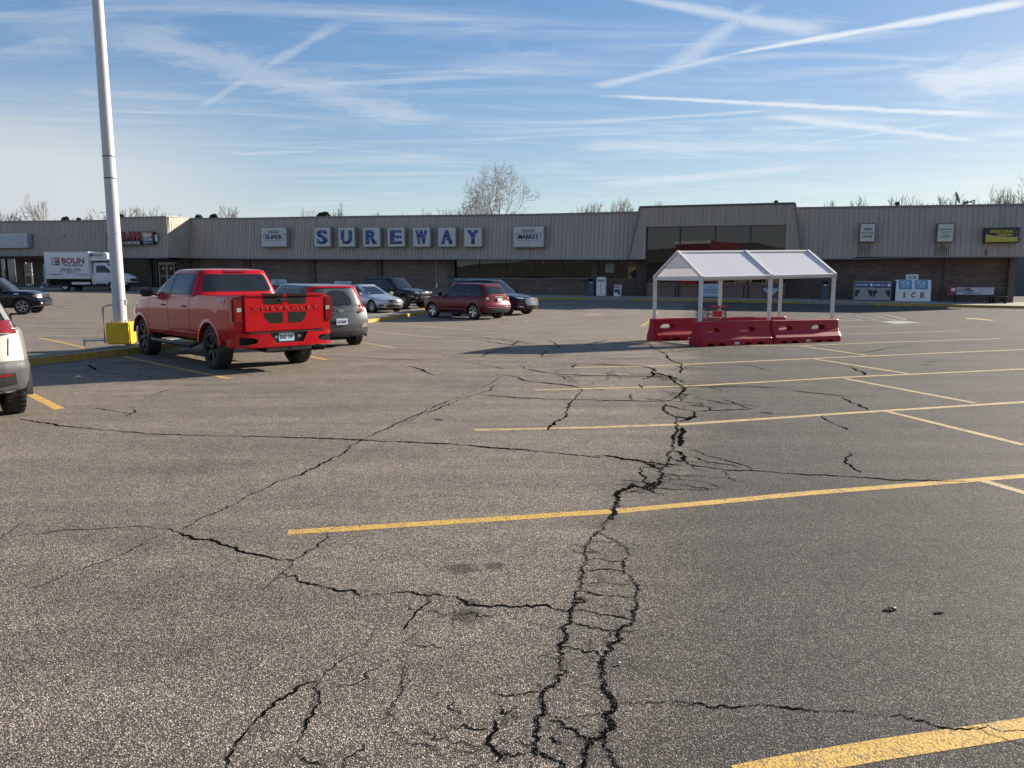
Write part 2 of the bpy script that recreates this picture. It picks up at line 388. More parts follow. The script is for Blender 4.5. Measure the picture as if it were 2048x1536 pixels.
# ------------------------------------------------------------------ mesh builder
def link(name, me, mats, parent=None, loc=None, rot=None, smooth=None):
    if smooth is not None:
        for p in me.polygons: p.use_smooth = True
        me.set_sharp_from_angle(angle=R(smooth))
    for m in (mats if isinstance(mats, (list, tuple)) else [mats]): me.materials.append(m)
    o = bpy.data.objects.new(name, me); COL.objects.link(o)
    if parent is not None: o.parent = parent
    if loc is not None: o.location = loc
    if rot is not None: o.rotation_euler = rot
    return o
class MB:
    def __init__(s): s.bm = bmesh.new(); s.mi = 0
    def quadface(s, vs):
        try:
            f = s.bm.faces.new(vs); f.material_index = s.mi; return f
        except ValueError: return None
    def box(s, c, d, rot=None, taper=None, bevel=0.0):
        x, y, z = (q / 2 for q in d); tp = taper or (1, 1)
        pts = [(-x, -y, -z), (x, -y, -z), (x, y, -z), (-x, y, -z), (-x * tp[0], -y * tp[1], z), (x * tp[0], -y * tp[1], z), (x * tp[0], y * tp[1], z), (-x * tp[0], y * tp[1], z)]
        M = rot if isinstance(rot, Matrix) else (Matrix.Rotation(rot, 3, 'Z') if rot else Matrix.Identity(3))
        vs = [s.bm.verts.new(M @ Vector(p) + Vector(c)) for p in pts]
        fs = [s.quadface([vs[i] for i in q]) for q in ((0, 3, 2, 1), (4, 5, 6, 7), (0, 1, 5, 4), (1, 2, 6, 5), (2, 3, 7, 6), (3, 0, 4, 7))]
        if bevel:
            es = set(e for f in fs for e in f.edges)
            r = bmesh.ops.bevel(s.bm, geom=list(es), offset=bevel, segments=2, affect='EDGES', clamp_overlap=True)
            for f in r['faces']: f.material_index = s.mi
        return s
    def prism(s, poly, axis, a, b):
        """poly 2D, extruded along axis 'x','y','z' from a to b"""
        def P(u, v, w): return {'x': (w, u, v), 'y': (u, w, v), 'z': (u, v, w)}[axis]
        v0 = [s.bm.verts.new(P(u, v, a)) for u, v in poly]; v1 = [s.bm.verts.new(P(u, v, b)) for u, v in poly]
        n = len(poly)
        s.quadface(v0[::-1]); s.quadface(v1)
        for i in range(n): s.quadface([v0[i], v0[(i + 1) % n], v1[(i + 1) % n], v1[i]])
        return s
    def tube(s, pts, r, seg=6, r2=None, cap=True):
        pts = [Vector(p) for p in pts]; rings = []; n = len(pts)
        up = Vector((0, 0, 1))
        for i, p in enumerate(pts):
            t = (pts[min(i + 1, n - 1)] - pts[max(i - 1, 0)])
            if t.length < 1e-9: t = Vector((0, 0, 1))
            t.normalize()
            a = t.cross(up)
            if a.length < 0.05: a = t.cross(Vector((1, 0, 0)))
            a.normalize(); b = t.cross(a)
            rr = r if r2 is None else r + (r2 - r) * i / max(1, n - 1)
            rings.append([s.bm.verts.new(p + (a * math.cos(k * 2 * math.pi / seg) + b * math.sin(k * 2 * math.pi / seg)) * rr) for k in range(seg)])
        for i in range(n - 1):
            for k in range(seg): s.quadface([rings[i][k], rings[i][(k + 1) % seg], rings[i + 1][(k + 1) % seg], rings[i + 1][k]])
        if cap: s.quadface(rings[0][::-1]); s.quadface(rings[-1])
        return s
    def lathe(s, prof, axis='z', seg=24, c=(0, 0, 0), close=False):
        rings = []
        for (r, h) in prof:
            ring = []
            for k in range(seg):
                a = k * 2 * math.pi / seg; u, v = r * math.cos(a), r * math.sin(a)
                p = {'z': (u, v, h), 'y': (u, h, v), 'x': (h, u, v)}[axis]
                ring.append(s.bm.verts.new(Vector(p) + Vector(c)))
            rings.append(ring)
        m = len(rings)
        for i in range(m if close else m - 1):
            A, B_ = rings[i], rings[(i + 1) % m]
            for k in range(seg): s.quadface([A[k], A[(k + 1) % seg], B_[(k + 1) % seg], B_[k]])
        if not close: s.quadface(rings[0][::-1]); s.quadface(rings[-1])
        return s
    def face(s, pts): s.quadface([s.bm.verts.new(p) for p in pts]); return s
    def mesh(s, name, fix=True):
        if fix: bmesh.ops.recalc_face_normals(s.bm, faces=s.bm.faces)
        me = bpy.data.meshes.new(name); s.bm.to_mesh(me); s.bm.free(); return me
    def build(s, name, mats, parent=None, smooth=None, loc=None, rot=None, fix=True):
        return link(name, s.mesh(name, fix), mats, parent, loc, rot, smooth)
def thing(name, label, cat, loc=(0, 0, 0), rz=0.0, group=None, parent=None):
    o = bpy.data.objects.new(name, None); COL.objects.link(o); o.empty_display_size = 0.2
    o.location = loc; o.rotation_euler = (0, 0, rz)
    if parent: o.parent = parent
    o['label'] = label; o['category'] = cat
    if group: o['group'] = group
    return o
def tag(o, label, cat, group=None):
    o['label'] = label; o['category'] = cat
    if group: o['group'] = group
    return o
def struct(o): o['kind'] = 'structure'; return o
def stuff(o): o['kind'] = 'stuff'; return o
def boolean(o, cutters, op='DIFFERENCE'):
    """cut temporary meshes out of an object's mesh, keep the result as plain mesh"""
    tmp = []
    for cme in cutters:
        co = bpy.data.objects.new('cutter', cme); COL.objects.link(co); tmp.append(co)
        if o.parent: co.parent = o.parent
        md = o.modifiers.new('cut', 'BOOLEAN'); md.object = co; md.operation = op; md.solver = 'EXACT'
        md.material_mode = 'INDEX'
    bpy.context.view_layer.update()
    dg = bpy.context.evaluated_depsgraph_get()
    nm = bpy.data.meshes.new_from_object(o.evaluated_get(dg), preserve_all_data_layers=True, depsgraph=dg)
    o.modifiers.clear(); old = o.data; o.data = nm; bpy.data.meshes.remove(old)
    for co in tmp:
        me = co.data; bpy.data.objects.remove(co); bpy.data.meshes.remove(me)
    return o
_TXT = {}
def text_mesh(s, w, h, bold=0.0, ext=0.01, shear=0.0, space=1.0, heavy=0.0):
    cu = bpy.data.curves.new('lettering', 'FONT'); cu.body = s; cu.size = 1.0; cu.offset = bold
    cu.extrude = 0.0; cu.shear = shear; cu.space_character = space; cu.resolution_u = 3; cu.align_x = 'CENTER'
    ob = bpy.data.objects.new('lettering', cu); COL.objects.link(ob)
    dg = bpy.context.evaluated_depsgraph_get()
    me = bpy.data.meshes.new_from_object(ob.evaluated_get(dg), depsgraph=dg)
    bpy.data.objects.remove(ob); bpy.data.curves.remove(cu)
    if not me.vertices: return me
    xs = [v.co.x for v in me.vertices]; ys = [v.co.y for v in me.vertices]
    x0, x1, y0, y1 = min(xs), max(xs), min(ys), max(ys)
    for v in me.vertices:
        v.co = Vector(((v.co.x - (x0 + x1) / 2) / max(1e-6, x1 - x0) * w, 0, (v.co.y - (y0 + y1) / 2) / max(1e-6, y1 - y0) * h))
    bm = bmesh.new(); bm.from_mesh(me)
    fs = list(bm.faces)
    if fs:
        r = bmesh.ops.extrude_face_region(bm, geom=fs)
        for v in r['geom']:
            if isinstance(v, bmesh.types.BMVert): v.co.y -= ext
        bmesh.ops.recalc_face_normals(bm, faces=bm.faces)
    if heavy:
        base = list(bm.verts) + list(bm.edges) + list(bm.faces)
        for k, dx in enumerate((-heavy, heavy)):
            r = bmesh.ops.duplicate(bm, geom=base)
            for v in r['geom']:
                if isinstance(v, bmesh.types.BMVert): v.co.x += dx; v.co.y -= .0012 * (k + 1)
    bm.to_mesh(me); bm.free(); me.materials.clear()
    return me
def text(s, w, h, m, parent, loc, rz=0.0, bold=0.02, ext=0.01, name='lettering', rot=None, **k):
    return link(name, text_mesh(s, w, h, bold, ext, **k), m, parent, loc, rot or (0, 0, rz))
def herm(arr, x):
    n = len(arr)
    if x <= arr[0][0]: return arr[0][1]
    if x >= arr[-1][0]: return arr[-1][1]
    for i in range(n - 1):
        x0, y0 = arr[i]; x1, y1 = arr[i + 1]
        if x <= x1:
            h = x1 - x0; t = (x - x0) / h
            def sl(k):
                if k <= 0 or k >= n - 1: return 0 if n < 3 else ((arr[1][1] - arr[0][1]) / (arr[1][0] - arr[0][0]) if k <= 0 else (arr[-1][1] - arr[-2][1]) / (arr[-1][0] - arr[-2][0]))
                a = (arr[k][1] - arr[k - 1][1]) / (arr[k][0] - arr[k - 1][0]); b = (arr[k + 1][1] - arr[k][1]) / (arr[k + 1][0] - arr[k][0])
                return 0 if a * b <= 0 else 2 * a * b / (a + b)
            m0, m1 = sl(i), sl(i + 1)
            return (2 * t**3 - 3 * t**2 + 1) * y0 + (t**3 - 2 * t**2 + t) * h * m0 + (-2 * t**3 + 3 * t**2) * y1 + (t**3 - t**2) * h * m1
def lin(arr, x):
    if x <= arr[0][0]: return arr[0][1]
    for (x0, y0), (x1, y1) in zip(arr, arr[1:]):
        if x <= x1: return y0 + (y1 - y0) * (x - x0) / (x1 - x0)
    return arr[-1][1]
def chaikin(p, n):
    for _ in range(n):
        q = []
        for i in range(len(p)):
            a, c = p[i], p[(i + 1) % len(p)]
            q += [(a[0] * .75 + c[0] * .25, a[1] * .75 + c[1] * .25), (a[0] * .25 + c[0] * .75, a[1] * .25 + c[1] * .75)]
        p = q
    return p
def rcorner(p, r):
    out = []; n = len(p)
    for i in range(n):
        a, b_, c = Vector(p[i - 1]), Vector(p[i]), Vector(p[(i + 1) % n])
        k = min(r, (a - b_).length * .42, (c - b_).length * .42)
        s, e = b_ + (a - b_).normalized() * k, b_ + (c - b_).normalized() * k
        for j in range(5):
            t = j / 4; q = s * (1 - t) ** 2 + b_ * 2 * t * (1 - t) + e * t * t; out.append((q.x, q.y))
    return out
# ------------------------------------------------------------------ ground
def coords(lo, hi, a, b, st):
    c = []; x = a
    while x <= b + 1e-6: c.append(x); x += st
    d = st; y = a
    while y > lo: d *= 1.5; y -= d; c.insert(0, max(y, lo))
    d = st; y = c[-1]
    while y < hi: d *= 1.5; y += d; c.append(min(y, hi))
    return c
xs_, ys_ = coords(-900, 900, -46, 46, 1.0), coords(-400, 1500, -2, 66, 1.0)
vv = [(x, y, zg(x, y)) for y in ys_ for x in xs_]; W_ = len(xs_)
ff = [(j * W_ + i, j * W_ + i + 1, (j + 1) * W_ + i + 1, (j + 1) * W_ + i) for j in range(len(ys_) - 1) for i in range(W_ - 1)]
me = bpy.data.meshes.new('parking_lot'); me.from_pydata(vv, [], ff)
lot = struct(link('parking_lot', me, MATS['asphalt'], smooth=60))

def strip(name, pix, width, m, parent=None, lift=0.0014, pts=None, ragged=0.004, w2=None):
    """painted line draped on the lot; pix: pixels of its centre line"""
    P = [G(*p) for p in pix] if pts is None else [Vector((x, y, 0)) for x, y in pts]
    Q = []
    for a, c in zip(P, P[1:]):
        n = max(1, int((c - a).length / 0.35))
        for i in range(n): Q.append(a.lerp(c, i / n))
    Q.append(P[-1]); V = []; Fc = []
    for i, p in enumerate(Q):
        t = (Q[min(i + 1, len(Q) - 1)] - Q[max(i - 1, 0)]); t.z = 0; t.normalize(); nn = Vector((-t.y, t.x, 0))
        w = width if w2 is None else width + (w2 - width) * i / (len(Q) - 1)
        for s in (1, -1):
            q = p + nn * s * (w / 2 + rnd.uniform(-ragged, ragged)); V.append((q.x, q.y, zgm(q.x, q.y) + lift))
    for i in range(len(Q) - 1): Fc.append((2 * i, 2 * i + 1, 2 * i + 3, 2 * i + 2))
    me = bpy.data.meshes.new(name); me.from_pydata(V, [], Fc)
    me.update()
    if me.polygons[0].normal.z < 0: me.flip_normals()
    o = link(name, me, m, parent)
    if parent is None: struct(o)
    return o
def line(pix, w=0.10, m=None, **k): return strip('parking_line', pix, w, m or YF_PAINT, lot, **k)
line([(1478, 1552), (1600, 1528), (1760, 1500), (2048, 1455), (2300, 1420)], .115, Y_PAINT)
line([(575, 1065), (900, 1044), (1240, 1022), (1600, 988), (2048, 952), (2300, 934)], .105, Y_PAINT)
line([(948, 860), (1180, 855), (1360, 849), (1700, 826), (2048, 804), (2300, 790)], .11)
line([(1070, 780), (1380, 772), (1700, 754), (2048, 738), (2200, 731)], .11)
line([(1150, 735), (1300, 732), (1580, 719), (2048, 699), (2200, 693)], .10)
line([(1230, 684.5), (1580, 692), (1780, 684.5), (2000, 677)], .10)
line([(1201, 706.4), (1301, 704.3)], .07, W_PAINT)
line([(1262, 666.3), (1420, 664), (1687, 668.5), (1920, 661.7)], .09)
line([(1684, 654), (1865, 649)], .09)
line([(1965, 961), (2100, 1000)], .10); line([(1775, 823), (2048, 890)], .10); line([(1690, 757), (1950, 806)], .10)
line([(1630, 718), (1815, 747)], .10); line([(1600, 692), (1735, 711)], .10)
line([(1283, 651.8), (1302.6, 640)], .12, Y_PAINT); line([(1308, 633), (1316, 622)], .12); line([(1302, 640), (1440, 642), (1680, 651)], .09, W_PAINT)
line([(1316, 622), (1676, 630.8), (1767, 628.6)], .09); line([(1767, 628.6), (1812, 638.8)], .10); line([(1812, 638.8), (1560, 645)], .09)
for i in range(6): line([(1560 + i * 38, 634 - i * .5), (1640 + i * 30, 641)], .08, W_PAINT)
line([(245, 713), (350, 735), (458, 757)], .10, Y_PAINT); line([(52, 784), (120, 818)], .13, Y_PAINT)
line([(75, 675), (120, 684), (167, 695)], .10, Y_PAINT); line([(600, 709), (653, 719.5)], .10, Y_PAINT); line([(690, 679.5), (789, 695.4)], .09)
line([(735.4, 660.8), (878.5, 676.2)], .09); line([(766.6, 644.5), (942, 660)], .09); line([(965, 645), (998, 647.8)], .09); line([(1004.6, 633.7), (1040.6, 637)], .09)
line([(1033, 623), (1075.5, 628)], .09); line([(1075, 616.7), (1106.6, 619)], .09); line([(1106.6, 619), (1122, 613.5)], .09)
# direction arrows
def arrow(a, c, wd):
    A, B_ = G(*a), G(*c); t = (B_ - A); L = t.length; t.normalize(); n = Vector((-t.y, t.x, 0)); V = []
    for u, v in ((0, -.5), (.55, -.5), (.55, -1.5), (1, 0), (.55, 1.5), (.55, .5), (0, .5)):
        q = A + t * u * L + n * v * wd; V.append((q.x, q.y, zgm(q.x, q.y) + .003))
    me = bpy.data.meshes.new('painted_arrow'); me.from_pydata(V, [], [tuple(range(7))]); me.update()
    if me.polygons[0].normal.z < 0: me.flip_normals()
    link('painted_arrow', me, YF_PAINT, lot)
arrow((1166, 630.5), (1203, 628.5), .35); arrow((1984, 641), (1932, 636), .32)
V = []
for px, py in ((1760, 643.4), (1800, 641.6), (1845, 645.5), (1790, 648)): q = G(px, py); V.append((q.x, q.y, q.z + .004))
me = bpy.data.meshes.new('paint_patch'); me.from_pydata(V, [], [(0, 1, 2, 3)]); me.update()
if me.polygons[0].normal.z < 0: me.flip_normals()
link('paint_patch', me, W_PAINT, lot)

# cracks: ragged flat ribbons, shade of the gaps put into their colour, following the lines of the real ones
CRK = mat('crack_shade', (0.008, 0.007, 0.006), 1.0, var=0.3, scale=30, spec=0.0)
CRV, CRF = [], []
crnd = random.Random(11)
def crack(P, w, jag=0.03, taper=True, side=0.0, far=True):
    d_ = sum(p[1] for p in P) / len(P)
    a_ = (P[-1] - P[0]) if isinstance(P[0], Vector) else Vector((1, 0, 0)); a_ = a_.normalized() if a_.length > 1e-6 else Vector((1, 0, 0))
    if far: w *= min(2.2, .42 + d_ * .18) * (1 + .5 * abs(a_.x) * min(1, d_ / 6))
    jag *= 1 + d_ * .10
    P = [Vector((p[0], p[1], 0)) for p in P]
    Q = []
    for a, c in zip(P, P[1:]):
        L = (c - a).length; stp = max(0.011, 0.004 + a.length * 0.0028); n = max(1, int(L / stp)); nn = Vector((-(c - a).y, (c - a).x, 0)).normalized()
        off = 0.0
        for i in range(n):
            off = off * 0.70 + crnd.gauss(0, jag * 0.26)
            Q.append(a.lerp(c, i / n) + nn * off * math.sin(math.pi * min(1, (i + .5) / n)) ** .5)
    Q.append(P[-1]); base = len(CRV); m = len(Q); ww = 1.0
    for i, p in enumerate(Q):
        t = (Q[min(i + 1, m - 1)] - Q[max(i - 1, 0)])
        if t.length < 1e-6: t = Vector((1, 0, 0))
        t.normalize(); nn = Vector((-t.y, t.x, 0))
        ww = max(0.35, min(1.6, ww + crnd.gauss(0, .22))); e = 1.0
        if taper: e = min(1, i / (m * .10 + 1), (m - 1 - i) / (m * .10 + 1)); e = max(.7 if not far else .5, e)
        h = w * ww * e / 2
        for s in (1, -1):
            q = p + nn * s * h * crnd.uniform(.75, 1.25); CRV.append((q.x, q.y, zgm(q.x, q.y) + .0026))
    for i in range(m - 1): CRF.append((base + 2 * i, base + 2 * i + 1, base + 2 * i + 3, base + 2 * i + 2))
    return Q
def zpx(ox, oy, s, pts): return [G(ox + x / s, oy + y / s) for x, y in pts]
ZA = lambda p: zpx(900, 1000, 2.866, p)
ZB = lambda p: zpx(1190, 660, 4.043, p)
ZE = lambda p: zpx(300, 1000, 2.865, p)
Z7 = lambda p: zpx(800, 560, 3.793, p)
Z8 = lambda p: zpx(1580, 560, 4.376, p)
FU = lambda p: [G(*q) for q in p]
# the long main crack, far to near
main = [(ZB([(700, 285), (690, 350)]), .025), (ZB([(600, 365), (650, 430), (740, 470), (700, 510), (655, 545), (590, 580)]), .03), (ZB([(570, 600), (552, 650), (600, 680), (650, 700), (665, 770)]), .028),
        (ZB([(665, 770), (640, 850), (630, 970)]), .034), (ZB([(612, 980), (602, 1060), (590, 1100), (540, 1140), (520, 1240), (440, 1300)]), .022), (ZB([(480, 1240), (420, 1290), (300, 1250), (215, 1300), (185, 1370), (190, 1420), (150, 1470), (130, 1536)]), .032),
        (ZA([(965, 0), (945, 70), (880, 130), (840, 190), (800, 240), (765, 300), (780, 350), (770, 420), (752, 510), (725, 560), (700, 620), (690, 690), (670, 780), (630, 870), (635, 920), (660, 1000)]), .021),
        (ZA([(660, 1000), (610, 1050), (560, 1090), (530, 1140), (540, 1200), (500, 1260), (490, 1330), (495, 1400), (480, 1440), (600, 1480), (660, 1536)]), .016),
        (ZA([(1030, 310), (1015, 270), (960, 235), (850, 190)]), .014), (ZA([(1030, 320), (995, 360), (995, 410), (1050, 450), (1080, 510), (1075, 600), (1055, 690)]), .018),
        (ZA([(1055, 690), (970, 745), (950, 820), (930, 870), (880, 900), (870, 960), (860, 1010)]), .022), (ZA([(860, 990), (880, 1070), (930, 1140), (950, 1200), (930, 1300), (880, 1360), (800, 1390), (780, 1460), (760, 1545)]), .024),
        (ZA([(880, 1380), (930, 1450), (980, 1540)]), .012), (ZA([(590, 1260), (660, 1310), (740, 1350), (830, 1390)]), .010)]
GR = MB()
for P, w in main:
    w_ = w * (.66 if P[0].y < 6 else 1.0)
    Q = crack(P, w_, jag=.026, far=False)
    for q in Q[::1 if P[0].y < 6 else 2]:
        for _ in range(2):
            a, rr = crnd.uniform(0, 6.28), w_ * crnd.uniform(.2, 1.3); s = crnd.uniform(.0016, .0042) * (1 if P[0].y < 6 else 1.6)
            x, y = q.x + rr * math.cos(a), q.y + rr * math.sin(a); GR.box((x, y, zgm(x, y) + .003), (s * 2, s * 1.5, s * 1.4), rot=crnd.random() * 3, taper=(.5, .6))

mid = [(ZA([(10, 550), (60, 570), (95, 600), (200, 608), (300, 605), (440, 603), (560, 600), (620, 630), (690, 640)]), .008), (ZA([(310, 630), (370, 680), (470, 715), (640, 735)]), .003),
       (ZA([(700, 630), (800, 640), (900, 660), (1050, 690)]), .005), (ZA([(695, 700), (800, 725), (950, 750)]), .005), (ZA([(750, 520), (880, 545), (1060, 560)]), .005), (ZA([(780, 400), (880, 395), (1000, 410)]), .005),
       (ZA([(775, 345), (880, 340), (1000, 355)]), .004), (ZA([(790, 240), (880, 240), (990, 245)]), .004), (ZA([(750, 480), (850, 475), (1040, 485)]), .004), (ZA([(640, 835), (750, 860), (870, 900)]), .006),
       (ZA([(790, 790), (785, 870)]), .004), (ZA([(560, 1245), (720, 1245), (930, 1240)]), .006), (ZA([(960, 1165), (1150, 1160), (1433, 1180)]), .007), (ZA([(240, 1105), (330, 1125), (520, 1100)]), .005),
       (ZA([(290, 1180), (300, 1240), (400, 1250), (520, 1240)]), .007), (ZA([(245, 1260), (240, 1340), (255, 1440), (265, 1536)]), .012), (ZA([(0, 1285), (100, 1290), (230, 1330)]), .005), (ZA([(270, 1470), (340, 1460), (450, 1450)]), .006), (ZA([(600, 1350), (640, 1400)]), .010),
       (ZE([(0, 155), (80, 162), (150, 182)]), .004), (ZE([(150, 182), (230, 208), (380, 238), (460, 265), (520, 295), (620, 315), (700, 338), (760, 345)]), .009), (ZE([(760, 345), (830, 350)]), .005),
       (ZE([(830, 350), (880, 318), (960, 270), (1010, 225), (1020, 190)]), .005), (ZE([(880, 315), (800, 290), (660, 272)]), .002), (ZE([(830, 350), (760, 410), (700, 470), (640, 520)]), .004), (ZE([(750, 425), (830, 435), (880, 478), (980, 490), (1080, 525), (1200, 548)]), .009),
       (ZE([(1200, 548), (1350, 545), (1430, 530), (1510, 525), (1610, 550), (1719, 552)]), .006), (ZE([(1610, 555), (1560, 620), (1500, 680), (1440, 765)]), .005), (ZE([(1280, 730), (1265, 790), (1220, 870), (1100, 915), (1000, 1000), (960, 1040)]), .007),
       (ZE([(960, 1040), (860, 1065), (800, 1110), (700, 1170), (620, 1260), (560, 1320)]), .008), (ZE([(560, 1320), (490, 1400), (450, 1480), (445, 1545)]), .016), (ZE([(975, 1040), (975, 1140), (940, 1220), (880, 1290), (850, 1390)]), .006), (ZE([(1400, 860), (1470, 930), (1470, 1010), (1430, 1120), (1370, 1200), (1360, 1290)]), .005),
       (ZE([(1350, 1310), (1440, 1370), (1560, 1400), (1640, 1430)]), .006), (ZE([(150, 182), (300, 100), (440, 50), (520, 0)]), .005), (ZE([(580, 1320), (720, 1325), (800, 1340)]), .003), (ZE([(820, 1430), (880, 1480), (1000, 1520)]), .004), (ZE([(1230, 1380), (1160, 1470), (1110, 1536)]), .004),
       (FU([(480, 1000), (540, 972), (625, 938), (690, 905), (720, 880), (800, 845), (870, 812), (960, 778), (1000, 755)]), .007), (FU([(0, 1076), (120, 1062), (250, 1054), (300, 1054)]), .004), (FU([(300, 1080), (220, 1120), (130, 1150), (60, 1178)]), .004), (FU([(0, 1076), (45, 1044)]), .003),
       (FU([(40, 838), (150, 855), (300, 868), (420, 872), (520, 873), (720, 880), (900, 888), (1050, 900), (1200, 915)]), .011), (ZB([(0, 1015), (200, 1035), (400, 1065), (530, 1085), (700, 1095)]), .012), (ZB([(380, 1070), (540, 1130)]), .012),
       (ZB([(740, 1070), (830, 1105), (960, 1115), (1050, 1130), (1260, 1138), (1496, 1155)]), .015), (FU([(1560, 946), (1680, 952), (1780, 960), (1930, 963)]), .008), (ZB([(690, 940), (800, 975), (900, 1015), (1060, 1050), (1160, 1080), (1260, 1135)]), .005), (ZB([(800, 1025), (900, 1065), (1060, 1085), (1160, 1115)]), .007),
       (ZB([(700, 790), (715, 830), (690, 880), (685, 940)]), .02), (ZB([(610, 980), (690, 990), (720, 1050), (660, 1060), (615, 1040)]), .018), (ZB([(1030, 1140), (1080, 1200), (1200, 1225)]), .006), (ZB([(0, 573), (290, 575), (480, 575), (560, 585)]), .009),
       (ZB([(580, 605), (660, 632), (790, 655), (810, 680), (750, 720), (690, 740)]), .022), (ZB([(650, 700), (740, 720)]), .015), (ZB([(820, 658), (1050, 650), (1280, 640)]), .014), (ZB([(1340, 668), (1440, 678)]), .018), (ZB([(1020, 560), (1150, 600), (1260, 640)]), .008),
       (ZB([(380, 470), (360, 440)]), .01), (ZB([(750, 455), (900, 462), (1150, 455), (1496, 470)]), .016), (ZB([(740, 430), (640, 385), (500, 350), (370, 345)]), .02), (ZB([(620, 400), (450, 375), (0, 370)]), .010), (ZB([(700, 285), (620, 250), (560, 190), (450, 130), (440, 110)]), .018), (ZB([(560, 185), (700, 170), (820, 160)]), .014),
       (ZB([(490, 310), (470, 370), (380, 400)]), .015), (ZB([(480, 320), (370, 290), (0, 275)]), .012), (ZB([(1050, 275), (1240, 285), (1420, 330)]), .015), (ZB([(370, 1120), (380, 1170), (405, 1210), (395, 1270)]), .009), (ZB([(410, 1310), (240, 1320)]), .008), (ZB([(290, 520), (300, 570)]), .010),
       (Z7([(0, 585), (150, 585), (270, 600), (500, 615), (530, 625), (640, 645), (780, 675), (900, 675)]), .012), (Z7([(70, 655), (170, 680), (200, 700), (260, 722), (380, 712), (560, 706), (700, 708), (850, 730), (930, 755), (970, 768), (1180, 790), (1310, 805), (1390, 835)]), .016),
       (Z7([(1390, 835), (1330, 895), (1300, 925), (1260, 1000), (1260, 1040), (1170, 1080), (1120, 1138)]), .014), (Z7([(560, 870), (620, 870), (900, 895), (1290, 910), (1740, 915), (2010, 925)]), .010), (Z7([(920, 645), (940, 670), (1060, 695), (1200, 715), (1400, 725), (1900, 730), (2048, 738)]), .014),
       (Z7([(1310, 805), (1440, 790), (1580, 755), (1570, 700)]), .008), (Z7([(730, 790), (680, 840), (520, 880), (460, 905), (300, 975), (100, 1050), (0, 1105)]), .007), (Z7([(200, 410), (430, 425), (640, 440), (830, 455), (990, 480), (1200, 515)]), .018), (Z7([(360, 450), (600, 455), (760, 480), (900, 500), (1100, 495), (1430, 490), (1560, 455)]), .014),
       (Z7([(660, 440), (870, 475), (990, 490)]), .012), (Z7([(1130, 455), (1220, 515)]), .012), (Z7([(620, 585), (660, 555), (760, 530), (850, 500), (900, 460)]), .014), (Z7([(1060, 580), (1110, 540)]), .010), (Z7([(540, 610), (800, 615), (1040, 620), (1340, 635), (1820, 660)]), .010), (Z7([(1300, 665), (1340, 640)]), .01),
       (Z8([(0, 965), (160, 985), (450, 1015), (800, 1022)]), .010), (Z8([(470, 1030), (530, 1075), (610, 1095), (680, 1140)]), .010), (Z8([(290, 1185), (350, 1240), (430, 1280), (500, 1313)]), .012), (Z8([(500, 760), (620, 800), (650, 835)]), .012), (Z8([(1040, 600), (1100, 602)]), .02), (Z8([(1150, 740), (1260, 738)]), .035), (Z8([(1180, 715), (1310, 718)]), .02),
       (Z8([(560, 650), (1100, 560), (2048, 550)]), .008), (FU([(1700, 905), (1690, 925), (1720, 945)]), .008), (FU([(55, 738), (180, 730), (200, 745), (260, 752)]), .010), (FU([(170, 752), (250, 745), (330, 762)]), .006), (FU([(290, 795), (330, 782), (420, 762)]), .006), (FU([(250, 833), (270, 820)]), .008), (FU([(190, 816), (255, 826)]), .006),
       (FU([(640, 712), (760, 718), (860, 720)]), .012), (FU([(60, 612), (150, 620), (260, 621)]), .02), (FU([(57, 656), (240, 658)]), .03), (FU([(0, 664), (230, 663)]), .02), (FU([(60, 675), (220, 677)]), .02),
       (FU([(1640, 1424), (1800, 1430), (1880, 1455), (2048, 1462)]), .006), (FU([(1350, 1412), (1560, 1414), (1640, 1424)]), .007), (FU([(1930, 1450), (2048, 1490)]), .008), (FU([(600, 1470), (640, 1380)]), .003), (FU([(780, 1460), (810, 1330)]), .004)]
allq = []
for P, w in mid: allq.append((crack(P, w, jag=.026), w))
# hairline network around the broken valley
def hair(seedpts, n, lo, hi, w):
    for _ in range(n):
        p = crnd.choice(seedpts); a = crnd.uniform(0, 2 * math.pi); P = [Vector((p.x, p.y, 0))]
        for _k in range(crnd.randint(2, 5)):
            a += crnd.gauss(0, .5); d = crnd.uniform(lo, hi); q = P[-1] + Vector((math.cos(a), math.sin(a), 0)) * d; P.append(q)
        crack(P, w * crnd.uniform(.6, 1.3), jag=.035)
hair(ZB([(560, 190), (660, 260), (700, 300), (650, 400), (740, 460), (760, 520), (800, 560), (700, 580), (760, 610), (850, 500), (600, 380)]), 46, .06, .26, .005)
hair(ZB([(440, 120), (500, 180), (560, 170), (460, 360), (350, 380), (200, 380)]), 16, .12, .4, .004)
hair(ZB([(620, 1100), (700, 1180), (560, 1240), (480, 1260), (400, 1290), (640, 1210), (440, 1050)]), 24, .05, .16, .004)
hair(ZA([(860, 300), (900, 450), (850, 600), (860, 800), (760, 900), (560, 1100), (400, 1350), (700, 1450), (350, 1450), (480, 1400)]), 26, .03, .09, .0022)
hair(Z7([(850, 490), (1000, 490), (1300, 560), (1200, 720), (1600, 740), (1700, 600)]), 14, .12, .5, .004)
hair(FU([(900, 1230), (820, 1290), (760, 1330), (900, 1400), (1000, 1450), (960, 1500)]), 16, .03, .1, .003)
me = bpy.data.meshes.new('crack'); me.from_pydata(CRV, [], CRF); me.update()
bm = bmesh.new(); bm.from_mesh(me)
for f in bm.faces:
    if f.normal.z < 0: f.normal_flip()
bm.to_mesh(me); bm.free()
stuff(link('cracks', me, CRK, lot))
